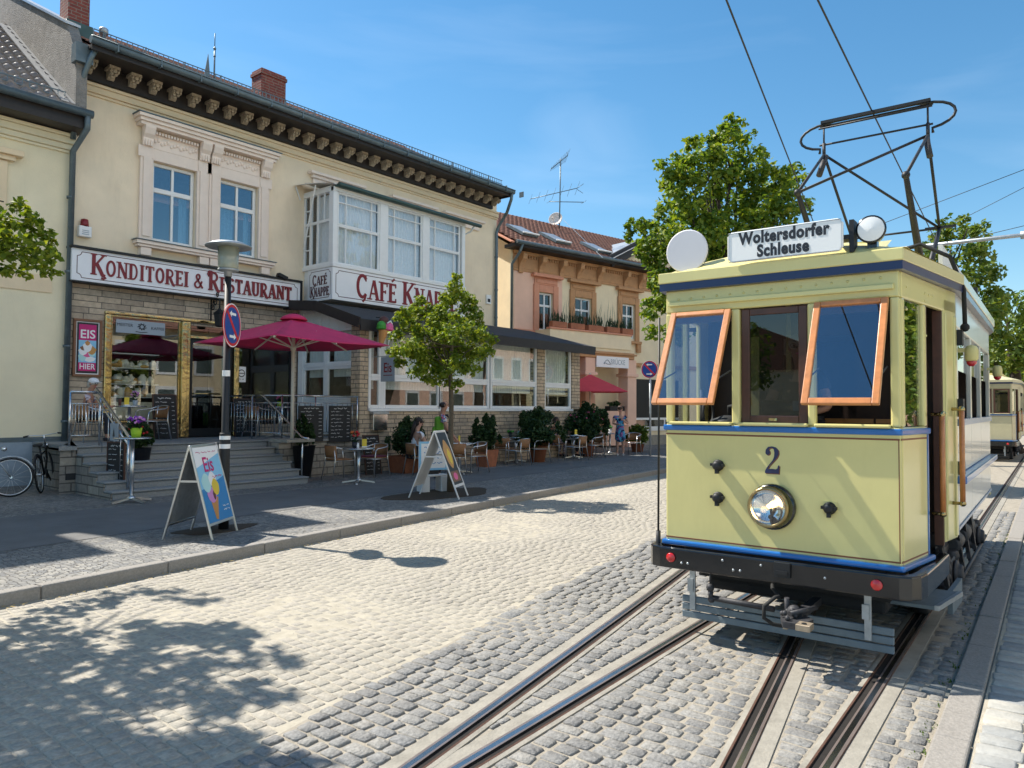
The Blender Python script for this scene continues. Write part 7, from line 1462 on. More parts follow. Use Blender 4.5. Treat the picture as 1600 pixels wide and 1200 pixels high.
# planters
def planter(p, label, h, r0, r1, m, cols=None, leaf='leaf_shrub', sh=(.3, .5), n=900, seed=1, lsz=.05, square=False, cat='planter'):
    t = thing('potted_plant', label, 'plant', p); b = MB()
    if square: b.lathe([(r0*1.41, 0), (r1*1.41, h), (r1*1.3, h), (r1*1.2, h-.05)], 4, Matrix.Rotation(PI/4, 4, 'Z'), smooth=False)
    else: b.lathe([(r0, 0), (r1, h), (r1*1.05, h), (r1*1.05, h-.0), (r1*.92, h), (r1*.9, h-.04)], 22)
    b.build('pot', m, t); b = MB(); b.lathe([(.001, h-.05), (r1*.9, h-.045)], 16); b.build('earth', M['soil'], t)
    rx, rz = sh; q_ = random.Random(seed+5); spk = []
    for _ in range(16): a_ = q_.uniform(0, 2*PI); v_ = q_.uniform(-.1, 1); rr_ = rx*(1.05-.45*max(0, v_))*q_.uniform(.8, 1.15); spk.append(((rr_*math.cos(a_), rr_*math.sin(a_), h+rz*(.35+.7*v_)), (rx*.17, rx*.17, rz*.2), .07))
    crown('foliage', M[leaf], [((0, 0, h+rz*.55), (rx, rx, rz*.62), 1), ((rx*.35, rx*.2, h+rz*.35), (rx*.7, rx*.7, rz*.4), .5), ((-rx*.4, -rx*.1, h+rz*.4), (rx*.65, rx*.65, rz*.45), .5), ((0, 0, h+rz*1.0), (rx*.3, rx*.3, rz*.35), .3)]+spk, lsz*.8, int(n*1.5), t, seed)
    if cols: blossoms('flowers', t, (0, 0, h+.05), rx*.8, 26, cols, leaf, rz*.9, seed)
    return t
planter(AG(217, 766)+Vector((0, .1, .1)), 'tall dark planter with red flowers on the left of the steps', .72, .15, .25, M['planter_dark'], ['red'], sh=(.25, .42), seed=3)
planter(AG(474, 747)+Vector((0, 0, 0)), 'tall dark planter with a green plant at the right end of the steps', .75, .16, .26, M['planter_dark'], None, sh=(.2, .55), seed=4)
planter(AG(634, 738), 'broad dark shrub in a terracotta tub behind the seated woman in white', .42, .27, .36, M['terracotta'], None, sh=(.46, .80), seed=5, n=1500, square=True)
planter(AG(760, 729), 'bushy conifer in a square terracotta pot right of the food board', .48, .19, .25, M['terracotta'], None, sh=(.44, .78), seed=6, n=1500, square=True)
planter(AG(846, 722)+Vector((0, .15, 0)), 'widest green shrub in a terracotta pot against the stone wall', .5, .22, .3, M['terracotta'], None, sh=(.75, .95), seed=7, n=2600, lsz=.06)
planter(AG(920, 713)+Vector((0, .1, 0)), 'dark shrub dotted with pink flowers at the end of the stone wall', .5, .22, .3, M['terracotta'], ['pink'], sh=(.75, 1.05), seed=8, n=2600, lsz=.07)
planter(AG(996, 706), 'light green bush behind the chair by the woman in blue', .3, .2, .26, M['terracotta'], None, 'leaf_lime', (.42, .6), 900, 9, .08)
# ------------------------------------------------------------------ railings, boards, parasol on the terrace
rl = thing('terrace_railing', 'silver bar railing round the right half of the cafe terrace', 'railing', (0, 0, 0))
rx_ = SX_1+.08; ry_ = YA-.04; zt = ZT+1.02; b = MB()
pts = [(rx_, 17.1, zt), (rx_, ry_, zt), (XA-.08, ry_, zt)]; b.tube(pts, .024, 8); b.build('rail', M['steel'], rl)
for z_ in (zt-.17, 1.16): b = MB(); b.tube([(rx_, 17.1, z_), (rx_, ry_, z_), (XA-.08, ry_, z_)], .012, 6); b.build('rail', M['steel'], rl)
for p in ((rx_, 17.1), (rx_, 15.9), (rx_, ry_), (rx_+.9, ry_), (XA-.1, ry_)): b = MB(); b.tube([(p[0], p[1], ZT), (p[0], p[1], zt)], .021, 8); b.build('post', M['steel'], rl)
for i in range(1, 18): b = MB(); y = ry_+(17.1-ry_)*i/18; b.tube([(rx_, y, 1.16), (rx_, y, zt-.17)], .007, 5); b.build('baluster', M['steel'], rl)
for i in range(1, 14): b = MB(); x = rx_+(XA-.1-rx_)*i/14; b.tube([(x, ry_, 1.16), (x, ry_, zt-.17)], .007, 5); b.build('baluster', M['steel'], rl)
st_b = AX(459, 748, rx_-.10); b = MB(); hz = AX(459, 684, rx_-.1).z; hx = rx_-.10; hy = 13.7
b.tube([(hx, 15.6, zt+.0), (hx, 15.3, zt), (hx, hy+.02, hz+.02), (hx, hy-.2, hz)], .024, 8); b.build('handrail', M['steel'], rl); b = MB(); b.tube([(hx, hy+.02, .12+RISE), (hx, hy+.02, hz)], .02, 8); b.build('post', M['steel'], rl)
r2 = thing('stair_railing', 'silver bar railing with sloping handrail on the left of the cafe steps', 'railing', (0, 0, 0)); lx0, lx1, ly = AY(109, 650, 15.12).x, AY(156, 650, 15.12).x, 15.12
b = MB(); b.tube([(lx0, ly, zt), (lx1, ly, zt)], .024, 8); b.build('rail', M['steel'], r2)
for z_ in (1.2, zt-.22): b = MB(); b.tube([(lx0, ly, z_), (lx1, ly, z_)], .012, 6); b.build('rail', M['steel'], r2)
for i in range(9): b = MB(); x = lx0+.04+(lx1-lx0-.06)*i/8; b.tube([(x, ly, 1.2), (x, ly, zt-.22)], .008, 5); b.build('baluster', M['steel'], r2)
for x in (lx0, lx1): b = MB(); b.tube([(x, ly, ZT), (x, ly, zt)], .022, 8); b.build('post', M['steel'], r2)
sx_ = 5.84
for k, (dz, r_) in enumerate(((0, .028), (-.16, .018))): b = MB(); b.tube([(sx_, 15.2, zt+.06+dz), (sx_, 13.75, 1.22+dz)]+([(sx_, 13.55, 1.15)] if k == 0 else []), r_, 8); b.build('handrail', M['steel'], r2)
b = MB(); b.tube([(sx_, 13.75, .12+RISE), (sx_, 13.75, 1.2)], .024, 8); b.build('post', M['steel'], r2)
for i in range(4): b = MB(); t_ = (i+.6)/4.6; b.tube([(sx_, 15.05-1.25*t_, ZT-.03-.7*t_), (sx_, 15.05-1.25*t_, zt-.12-.74*t_)], .008, 5); b.build('baluster', M['steel'], r2)
b = MB(); q0, q1 = AX(170, 665, sx_-.03), AX(190, 688, sx_-.03); yq = 14.25; b.box(sx_-.05, sx_-.035, yq-.17, yq+.17, 1.12, 1.44); po = b.build('wall_plate', M['grey_pr'], None); tag(po, 'grey plate with a small dark tree emblem on the stair handrail', 'sign'); b = MB(); b.add([(sx_-.052, yq+.05, 1.2), (sx_-.052, yq-.05, 1.2), (sx_-.052, yq, 1.36)], [(0, 1, 2)]); b.box(sx_-.053, sx_-.051, yq-.01, yq+.01, 1.17, 1.2); b.build('emblem', M['print_black'], po)
def chalkboard(label, T, W_, H_, rows, seed, frame_=True, heading=True):
    t = thing('chalkboard', label, 'chalkboard', (0, 0, 0)); pm_ = MB(); pm_.box(0, W_, -.012, .012, 0, H_, 0, T)
    if frame_: b = MB(); b.box(-.02, 0, -.016, .016, -.02, H_+.02, 0, T); b.box(W_, W_+.02, -.016, .016, -.02, H_+.02, 0, T); b.box(0, W_, -.016, .016, H_, H_+.02, 0, T); b.box(0, W_, -.016, .016, -.02, 0, 0, T); b.build('frame', M['wood_dark'], t)
    f = lambda u, z, d: T @ Vector((u, -.012-d, z)); b = MB()
    if heading: scribble(b, W_*.2, W_*.8, H_*.93, H_*.045, f, seed, .002, .011)
    for r in range(rows): z = H_*.84-H_*.8*r/rows; scribble(b, W_*.08, W_*(.45+.2*rnd.random()), z, H_*.025, f, seed*10+r, .002, .008); scribble(b, W_*.80, W_*.93, z, H_*.02, f, seed*11+r, .002, .008)
    pm_.merge(b, 1).build('panel', [M['blackboard'], M['chalk']], t); return t
def TV(x, y, z, tilt=0., rz=0.): return Matrix.Translation((x, y, z)) @ Matrix.Rotation(rz, 4, 'Z') @ Matrix.Rotation(tilt, 4, 'X')
yb2 = ry_-.05
for (pa, pb, lb, sd_) in ((466, 505, 'left of the two chalked menu boards hanging on the terrace railing', 3), (514, 548, 'right of the two chalked menu boards hanging on the terrace railing', 4)):
    x0, x1 = AY(pa, 660, yb2).x, AY(pb, 660, yb2).x; z0, z1 = AY(pa, 691, yb2).z, AY(pa, 634, yb2).z; chalkboard(lb, TV(x0, yb2, z0), x1-x0, z1-z0, 8, sd_, False)
q0, q1 = atz(240, 686, ZT), atz(274, 686, ZT); chalkboard('tall starred chalkboard leaning between shop window and door', TV(AY(240, 680, 17.1).x, 17.05, ZT, -.12), AY(275, 680, 17.1).x-AY(240, 680, 17.1).x, 1.02, 8, 6)
chalkboard('chalkboard leaning behind the lamp post right of the door', TV(AY(366, 680, 17.1).x, 17.05, ZT, -.12), AY(398, 680, 17.1).x-AY(366, 680, 17.1).x, .95, 8, 7)
q = AG(577, 742); chalkboard('rounded chalkboard leaning on the wall behind the small table', TV(q.x-.05, q.y+.05, q.z, -.14), .46, .95, 9, 8)
chalkboard('narrow chalkboard hanging on the left stair railing', TV(sx_-.06, 14.45, .36, 0, -PI/2+.25) , .44, .72, 6, 9)
# parasol
pp = atz(456, 690, ZT); pa = thing('parasol', 'large magenta parasol with cream pole open over the terrace', 'parasol', pp)
b = MB(); b.tube([(0, 0, .06), (0, 0, 2.72)], .038, 12); b.build('pole', M['cream_pole'], pa); b = MB(); b.box(-.35, .35, -.35, .35, 0, .06); b.build('base', M['concrete'], pa)
zt0, ze = 2.72, 2.14; Rp = 2.10; ra = math.atan2(RGT[1], RGT[0]); NS = 4; b = MB(); vs = []; fs = []
cor = [Vector((Rp*math.cos(ra+k*PI/2+.12), Rp*math.sin(ra+k*PI/2+.12), ze)) for k in range(4)]; n = 10
for k in range(4):
    c0_, c1_ = cor[k], cor[(k+1) % 4]; o = len(vs)
    for i in range(n+1):
        for j in range(n+1):
            e = c0_.lerp(c1_, j/n); t = i/n; p = Vector((0, 0, zt0)).lerp(e, t); p.z -= .10*math.sin(PI*t)*0+.07*math.sin(PI*j/n)*t*.6; vs.append(p)
    for i in range(n):
        for j in range(n): a = o+i*(n+1)+j; fs.append((a, a+n+1, a+n+2, a+1))
b.add(vs, fs, 0, None, True); co = b.build('canopy', M['magenta'], pa); s = co.modifiers.new('thick', 'SOLIDIFY'); s.thickness = .006
b = MB(); b.lathe([(.30, 2.67), (.24, 2.74), (.10, 2.80), (.001, 2.81)], 16); b.build('vent_cap', M['magenta'], pa)
for k in range(4):
    b = MB(); b.bar(Vector((0, 0, 2.69)), cor[k]-Vector((0, 0, .03)), .03, .03); b.bar(Vector((0, 0, 2.05)), cor[k]*.52+Vector((0, 0, 2.66*.48+.0)), .024, .024); b.build('rib', M['cream_pole'], pa)
    m_ = (cor[k]+cor[(k+1) % 4])/2; b = MB(); b.bar(Vector((0, 0, 2.68)), m_-Vector((0, 0, .06)), .026, .026); b.bar(Vector((0, 0, 2.05)), m_*.55+Vector((0, 0, 2.66*.45+.0)), .022, .022); b.build('rib', M['cream_pole'], pa)
b = MB(); b.lathe([(.06, 2.0), (.06, 2.1)], 12); b.build('hub', M['cream_pole'], pa)
# second parasol beyond the annex
tipp = AY(972, 614, 15.7); pc = tipp-Vector((1.9, -.3, 0)); pc.z = .12
p2 = thing('parasol', 'red parasol poking out behind the stone corner of the annex', 'parasol', pc); b = MB(); b.tube([(0, 0, 0), (0, 0, tipp.z-pc.z+.75)], .03, 10); b.build('pole', M['cream_pole'], p2); b = MB(); hz_ = tipp.z-pc.z; cr = [Vector((1.9*math.cos(-.155+k*PI/2), 1.9*math.sin(-.155+k*PI/2), hz_)) for k in range(4)]
b.add([(0, 0, hz_+.7)]+cr, [(0, 1, 2), (0, 2, 3), (0, 3, 4), (0, 4, 1)]); o = b.build('canopy', M['red_cloth'], p2); s = o.modifiers.new('thick', 'SOLIDIFY'); s.thickness = .006
# terrace tables and chairs on the left
tt = Vector((AY(202, 640, 16.7).x, 16.7, ZT)); table(tt, 'bistro table on the terrace in front of the shop window'); vase(tt+up+Vector((.08, -.1, 0)), 'small vase of lilac flowers on the terrace table', ['lilac'], 'grey_pr', .055, .12, .2, 21); menu(tt+up+Vector((-.1, -.1, 0)), 'yellow card on the terrace table', 'yellow')
b = MB(); b.lathe([(.03, 0), (.035, .13), (.03, .14)], 12); tag(b.build('drinking_glass', M['choc']), 'dark drink in a glass on the terrace table', 'glass').location = tt+up+Vector((-.22, -.05, 0))
chair(Vector((AY(240, 650, 16.75).x, 16.75, ZT)), 185, 'wicker chair on the terrace below the shop window'); CH_O = chair(Vector((AY(143, 650, 16.6).x, 16.6, ZT)), 5, 'wicker chair under the old woman in the cap')
chair(Vector((AY(403, 650, 16.6).x, 16.6, ZT)), 10, 'wicker chair behind the bars of the right terrace railing'); tb_ = Vector((AY(437, 650, 16.4).x, 16.4, ZT)); table(tb_, 'bistro table behind the terrace railing under the parasol'); vase(tb_+up, 'pink flowers on the table behind the terrace railing', ['pink', 'purple'], 'lime', .07, .12, .16, 23)
# ------------------------------------------------------------------ things fixed to the cafe
def frame_box(b, x0, x1, z0, z1, y, w_, d): b.box(x0, x1, y-d, y, z1-w_, z1); b.box(x0, x1, y-d, y, z0, z0+w_); b.box(x0, x0+w_, y-d, y, z0+w_, z1-w_); b.box(x1-w_, x1, y-d, y, z0+w_, z1-w_)
px0, px1 = AY(113, 540, yf).x, AY(158, 540, yf).x; pz0, pz1 = AY(113, 588, yf).z, AY(113, 497, yf).z
pc_ = thing('poster_case', 'framed magenta ice cream poster on the stone wall', 'poster', (0, 0, 0)); b = MB(); frame_box(b, px0, px1, pz0, pz1, yf, .055, .06); b.build('frame', M['brown_pr'], pc_, .008, 1); b = MB(); b.box(px0+.055, px1-.055, yf-.03, yf-.002, pz0+.055, pz1-.055); pb = b.build('backing', M['white_pr'], pc_)
fq = lambda u, z, d: (u, yf-.03-d, z); a, c, e, f_ = px0+.075, px1-.075, pz0+.075, pz1-.075; poly_('poster', M['print_black'], pb, fq, [(a, e), (c, e), (c, f_), (a, f_)], .001); a += .04; c -= .04; e += .05; f_ -= .04
poly_('poster', M['magenta_pr'], pb, fq, [(a, e), (c, e), (c, f_), (a, f_)], .0018); hh_ = f_-e; poly_('poster', M['sky_pr'], pb, fq, [(a, e+hh_*.18), (c, e+hh_*.18), (c, e+hh_*.66), (a, e+hh_*.66)], .0026)
for (u, v, rx, rz_, mm) in ((.25, .42, .09, .08, 'white_pr'), (.75, .45, .09, .09, 'food'), (.5, .52, .09, .11, 'white_pr'), (.5, .36, .10, .06, 'pink'), (.22, .30, .08, .09, 'mint'), (.62, .26, .12, .06, 'white_pr'), (.5, .60, .05, .05, 'cone'), (.28, .49, .07, .05, 'brown_pr'), (.76, .37, .07, .06, 'mint')): blob('sundae_print', M[mm], pb, fq, a+(c-a)*u, e+hh_*v, rx, rz_, .0034+.0015*v, wav=.1)
bfont('EIS', .26, M['white_pr'], 'lettering', pb, TY((a+c)/2, yf-.034, f_-.22), 1.0, .004, .001); bfont('HIER', .17, M['white_pr'], 'lettering', pb, TY((a+c)/2, yf-.034, e+hh_*.09), .9, .002, .001)
al = AY(130, 358, YF); t = thing('alarm_box', 'white alarm box with a dark red beacon on the cream wall', 'alarm', (al.x, YF, al.z)); b = MB(); b.box(-.13, .13, -.14, -.002, -.19, .05); bo_ = b.build('housing', M['white'], t, .02, 2); b = MB()
for k in range(3): b.box(-.07, .07, -.146, -.141, -.06-.04*k, -.045-.04*k)
b.build('grille', M['grey_pr'], bo_); b = MB(); b.lathe([(.085, .05), (.08, .10), (.07, .20), (.001, .22)], 16, Matrix.Translation((0, -.07, 0))); b.build('beacon', M['sign_red'], t)
fl_ = AY(440, 433, YF-.3); t = thing('floodlight', 'small black floodlight on top of the sign board', 'lamp', fl_); b = MB(); b.box(-.14, .14, -.10, .06, -.04, .06, 0, Matrix.Rotation(.3, 4, 'Y')); b.build('housing', M['black'], t, .015, 2); b = MB(); b.bar((0, 0, -.04), (.05, .25, -.1), .03); b.build('bracket', M['black'], t)
lq = AY(343, 497, YF-.45); t = thing('wall_lantern', 'black wrought iron lantern on a curled wall bracket', 'lantern', (lq.x, YF-.45, lq.z)); b = MB()
b.lathe([(.06, -.22), (.11, -.20), (.15, .10), (.17, .11), (.05, .20), (.03, .24)], 6, smooth=False); b.build('lantern', M['black'], t); b = MB(); b.tube([(0, 0, .24), (0, 0, .42), (0, .05, .48), (-.02, .40, .50)], .018, 6); b.tube([(0, .42, -.05), (0, .42, .62)], .02, 6)
for (cy, cz, r_) in ((.22, .40, .10), (.33, .28, .09), (.12, .58, .07), (.30, .60, .08)): b.tube([(0, cy+r_*(1-.06*i)*math.cos(i*.7), cz+r_*(1-.06*i)*math.sin(i*.7)) for i in range(13)], .013, 5)
b.build('bracket', M['black'], t)
q = AY(378, 585, yf-.01); t = thing('notice_sign', 'white no entry notice stuck on the shop pane right of the door', 'sign', (q.x, yf+.02, q.z)); b = MB(); b.box(-.12, .12, -.012, -.002, -.20, .20); no = b.build('card', M['white_pr'], t); b = MB(); Tn = Matrix.Rotation(PI/2, 4, 'X'); b.lathe([(.075, .0135), (.098, .0135), (.098, .014), (.075, .014)], 20, Matrix.Translation((0, 0, .03)) @ Tn, caps=False); b.box(-.07, .07, -.0155, -.0125, .02, .04); b.build('symbol', M['print_black'], no); b = MB(); scribble(b, -.09, .09, -.12, .02, lambda u, z, d: (u, -.012-d, z), 3, .001, .012); b.build('small_print', M['sign_dark'], no)
mx0, mx1 = AY(577, 655, YA).x, AY(602, 655, YA).x; mz0, mz1 = AY(590, 672, YA).z, AY(590, 643, YA).z; t = thing('letter_box', 'silver metal letter box on the stone wall under the window sill', 'letter box', (0, 0, 0)); b = MB(); b.box(mx0+.03, mx1-.03, YA-.13, YA-.002, mz0, mz1-.07); b.build('housing', M['steel'], t, .006, 1); b = MB(); b.box(mx0, mx1, YA-.16, YA-.002, mz1-.068, mz1); lo = b.build('lid', M['galv'], t, .006, 1)
# ice cream cone sign
q = AY(600, 512, YA-.75); t = thing('ice_cream_sign', 'giant plastic ice cream cone hanging under the annex roof', 'sign', q); ti = Matrix.Rotation(.22, 4, 'Y'); b = MB(); b.lathe([(.02, -.52), (.06, -.40), (.115, -.12), (.13, -.08), (.10, -.07)], 16, ti); b.build('cone', M['cone'], t)
for c, r_, mm in (((-.10, -.02, .04), .115, 'green'), ((.09, -.05, .02), .13, 'pink'), ((.02, .03, .17), .125, 'choc')): b = MB(); b.ball(c, r_, 14, 10); b.ball((c[0], c[1], c[2]-.06), (r_*1.12, r_*1.12, r_*.4), 14, 6); b.build('scoop', M[mm], t)
b = MB(); b.tube([(.0, -.12, .10), (.08, -.15, .16), (.17, -.1, .10), (.19, -.06, -.05)], .02, 6); b.tube([(.16, -.06, -.06), (.08, -.05, -.5)], .015, 6); b.build('trim', M['white_pr'], t); b = MB(); b.tube([(0, .05, .25), (0, .3, .28)], .015, 6); b.build('bracket', M['black'], t)
xq = AY(584, 570, YA).x; t = thing('flag_sign', 'grey cloth sign reading Eis on a rod beside the annex window', 'sign', (0, 0, 0)); y0 = YA-.18; zq = AX(600, 558, xq).z; b = MB(); b.tube([(xq, YA, zq+.02), (xq, YA-.92, zq+.02)], .012, 6); b.build('rod', M['galv'], t); b = MB(); b.box(xq-.003, xq+.003, y0-.62, y0-.10, zq-.62, zq); ff_ = b.build('cloth', M['curtain_warm'] if False else M['grey_pr'], t)
bfont('Eis', .34, M['sign_red'], 'lettering', ff_, Matrix.Translation((xq-.0045, y0-.36, zq-.28)) @ Matrix(((0, 0, -1, 0), (-1, 0, 0, 0), (0, 1, 0, 0), (0, 0, 0, 1))), .85, .006, .0008); b = MB(); b.box(xq-.0052, xq-.0035, y0-.54, y0-.2, zq-.47, zq-.45); b.build('underline', M['sign_red'], ff_)
# balcony flower boxes
k = 0
for u_, w_, lab in ((bu0+.5, .8, 'left'), (bu0+1.5, .8, 'second'), (bu0+2.55, .9, 'middle'), (bu0+3.6, .8, 'fourth'), (bu0+4.5, .7, 'right')):
    if u_ > bu1-.2: continue
    p = OC+OD*u_-ON*.88+Vector((0, 0, bz1+.072)); t = thing('flower_box', '%s terracotta flower box along the balcony edge of the orange house' % lab, 'flower box', p, OA, 'flower boxes on the balcony'); b = MB(); b.box(-w_/2, w_/2, -.11, .11, 0, .24); b.build('box', M['terracotta'], t, .015, 1); b = MB(); q_ = random.Random(k+40)
    for i in range(70): o_ = Vector((q_.uniform(-w_/2, w_/2), q_.uniform(-.1, .1), .22)); h_ = q_.uniform(.1, .5) if i > 6 else q_.uniform(.6, 1.3); d_ = Vector((q_.uniform(-.2, .2)*h_, q_.uniform(-.2, .2)*h_, h_)); sw = .012 if i > 6 else .006; b.add([o_-Vector((sw, 0, 0)), o_+Vector((sw, 0, 0)), o_+d_*.7+Vector((sw*1.5, 0, 0)), o_+d_, o_+d_*.7-Vector((sw*1.5, 0, 0))], [(0, 1, 2, 3, 4)])
    b.build('plants', M['leaf_shrub'], t); k += 1
p = OC+OD*OP(958, 640, .6)[0]-ON*.7+Vector((0, 0, OP(958, 642, .6)[1])); t = thing('flower_box', 'dark planted trough on the porch parapet below the sign', 'flower box', p, OA); b = MB(); b.box(-.45, .45, -.15, .15, 0, .2); b.build('box', M['black'], t); crown('plants', M['leaf_shrub'], [((0, 0, .3), (.45, .15, .15), 1)], .05, 300, t, 33)
b = MB(); w_ = OP(940, 670, .6)[0], OP(975, 670, .6)[0]; b.box(w_[0], w_[1], -.85, -.5, .2, OP(958, 642, .6)[1]-.002); b.build('porch_parapet', M['orange_stucco'], oh)
# ------------------------------------------------------------------ bicycles
def bike(label, p, rz, m_frame, lean=.12, steer=0.):
    t = thing('bicycle', label, 'bicycle', p, rz); Lm = Matrix.Rotation(lean, 4, 'X')
    for nm, x in (('front_wheel', .55), ('rear_wheel', -.52)):
        S = Matrix.Translation((x, 0, 0)) @ Matrix.Rotation(steer if x > 0 else 0, 4, 'Z') @ Matrix.Translation((-x, 0, 0)) if steer else Matrix.Identity(4); T = Lm @ S; b = MB(); b.tube([T @ Vector((x+.335*math.cos(a), 0, .35+.335*math.sin(a))) for a in [2*PI*i/28 for i in range(28)]], .018, 6, closed=True); w = b.build(nm, M['rubber'], t)
        b = MB(); b.tube([T @ Vector((x+.312*math.cos(a), 0, .35+.312*math.sin(a))) for a in [2*PI*i/28 for i in range(28)]], .009, 5, closed=True)
        for i in range(14): a = 2*PI*i/14; b.tube([T @ Vector((x, .02*(-1)**i, .35)), T @ Vector((x+.31*math.cos(a), 0, .35+.31*math.sin(a)))], .0022, 4)
        b.tube([T @ Vector((x, -.05, .35)), T @ Vector((x, .05, .35))], .022, 8); b.build('rim', M['alu'], w); b = MB(); b.tube([T @ Vector((x+.375*math.cos(a), 0, .35+.375*math.sin(a))) for a in [math.radians(q) for q in range(20, 200, 15)]], .022, 6); b.build('mudguard', m_frame, w)
    V = lambda x, y, z: Lm @ Vector((x, y, z)); b = MB()
    for p0, p1, r_ in (((-.08, 0, .32), (-.20, 0, .86), .017), ((-.08, 0, .32), (.38, 0, .62), .019), ((-.18, 0, .70), (.36, 0, .76), .016), ((.36, 0, .60), (.34, 0, .92), .02), ((-.52, 0, .35), (-.08, 0, .32), .013), ((-.52, 0, .35), (-.17, 0, .72), .012)): b.tube([V(*p0), V(*p1)], r_, 7)
    for s in (-.05, .05): b.tube([V(.37, s, .64), V(.42, s, .55), V(.55, s, .35)], .012, 6)
    b.build('frame', m_frame, t); b = MB(); b.tube([V(.34, 0, .92), V(.31, 0, 1.06)], .014, 6); b.tube([V(.20, -.30, 1.07), V(.28, -.22, 1.08), V(.33, 0, 1.06), V(.28, .22, 1.08), V(.20, .30, 1.07)], .012, 6); b.build('handlebar', M['alu'], t)
    for s in (-1, 1): b = MB(); b.tube([V(.28, s*.24, 1.08), V(.17, s*.31, 1.07)], .017, 7); b.build('grip', M['rubber'], t)
    b = MB(); b.add([V(-.36, -.09, .92), V(-.36, .09, .92), V(-.02, .02, .93), V(-.02, -.02, .93), V(-.36, -.08, .87), V(-.36, .08, .87), V(-.02, .015, .90), V(-.02, -.015, .90)], [(0, 1, 2, 3)[::-1], (4, 5, 6, 7), (0, 4, 7, 3), (1, 2, 6, 5), (0, 1, 5, 4), (2, 3, 7, 6)]); b.build('saddle', M['black'], t, .02, 2)
    b = MB(); b.lathe([(.09, -.01), (.09, .01)], 18, Lm @ Matrix.Translation((-.08, -.05, .32)) @ Matrix.Rotation(PI/2, 4, 'X')); b.bar(V(-.08, -.07, .32), V(.02, -.08, .18), .02); b.bar(V(-.08, .06, .32), V(-.18, .07, .46), .02); b.build('crank', M['black'], t); b = MB(); b.ball(V(.44, 0, .86), .045, 8, 6); b.build('headlamp', M['chrome'], t)
    return t
q = AG(24, 776); bike('silver city bicycle cut off by the left picture edge', q+Vector((-.62, .1, 0)), math.radians(-14), M['galv'], -.10)
q = AG(76, 768); bike('black bicycle leaning by the drainpipe left of the steps', q+Vector((.05, .25, 0)), math.radians(62), M['black'], -.12, .3)
# ------------------------------------------------------------------ people
DG = None
def skinmesh(verts, edges, radii, root, name, m, parent, sub=1, extra=None, mats=None):
    me = bpy.data.meshes.new(name+'_armature'); me.from_pydata([tuple(v) for v in verts], edges, []); o = bpy.data.objects.new(name+'_tmp', me); sc.collection.objects.link(o)
    md = o.modifiers.new('skin', 'SKIN'); md.use_smooth_shade = True; md.branch_smoothing = .6; s = o.modifiers.new('sub', 'SUBSURF'); s.levels = sub; s.render_levels = sub
    for i, r in enumerate(radii): d = me.skin_vertices[0].data[i]; d.radius = r if isinstance(r, tuple) else (r, r); d.use_root = (i == root)
    dg = bpy.context.evaluated_depsgraph_get(); e = o.evaluated_get(dg); nm = bpy.data.meshes.new_from_object(e); bpy.data.objects.remove(o)
    b = MB(); b.add([tuple(v.co) for v in nm.vertices], [tuple(p.vertices) for p in nm.polygons], 0, None, True)
    if extra: extra(b)
    return b.build(name, mats or m, parent)
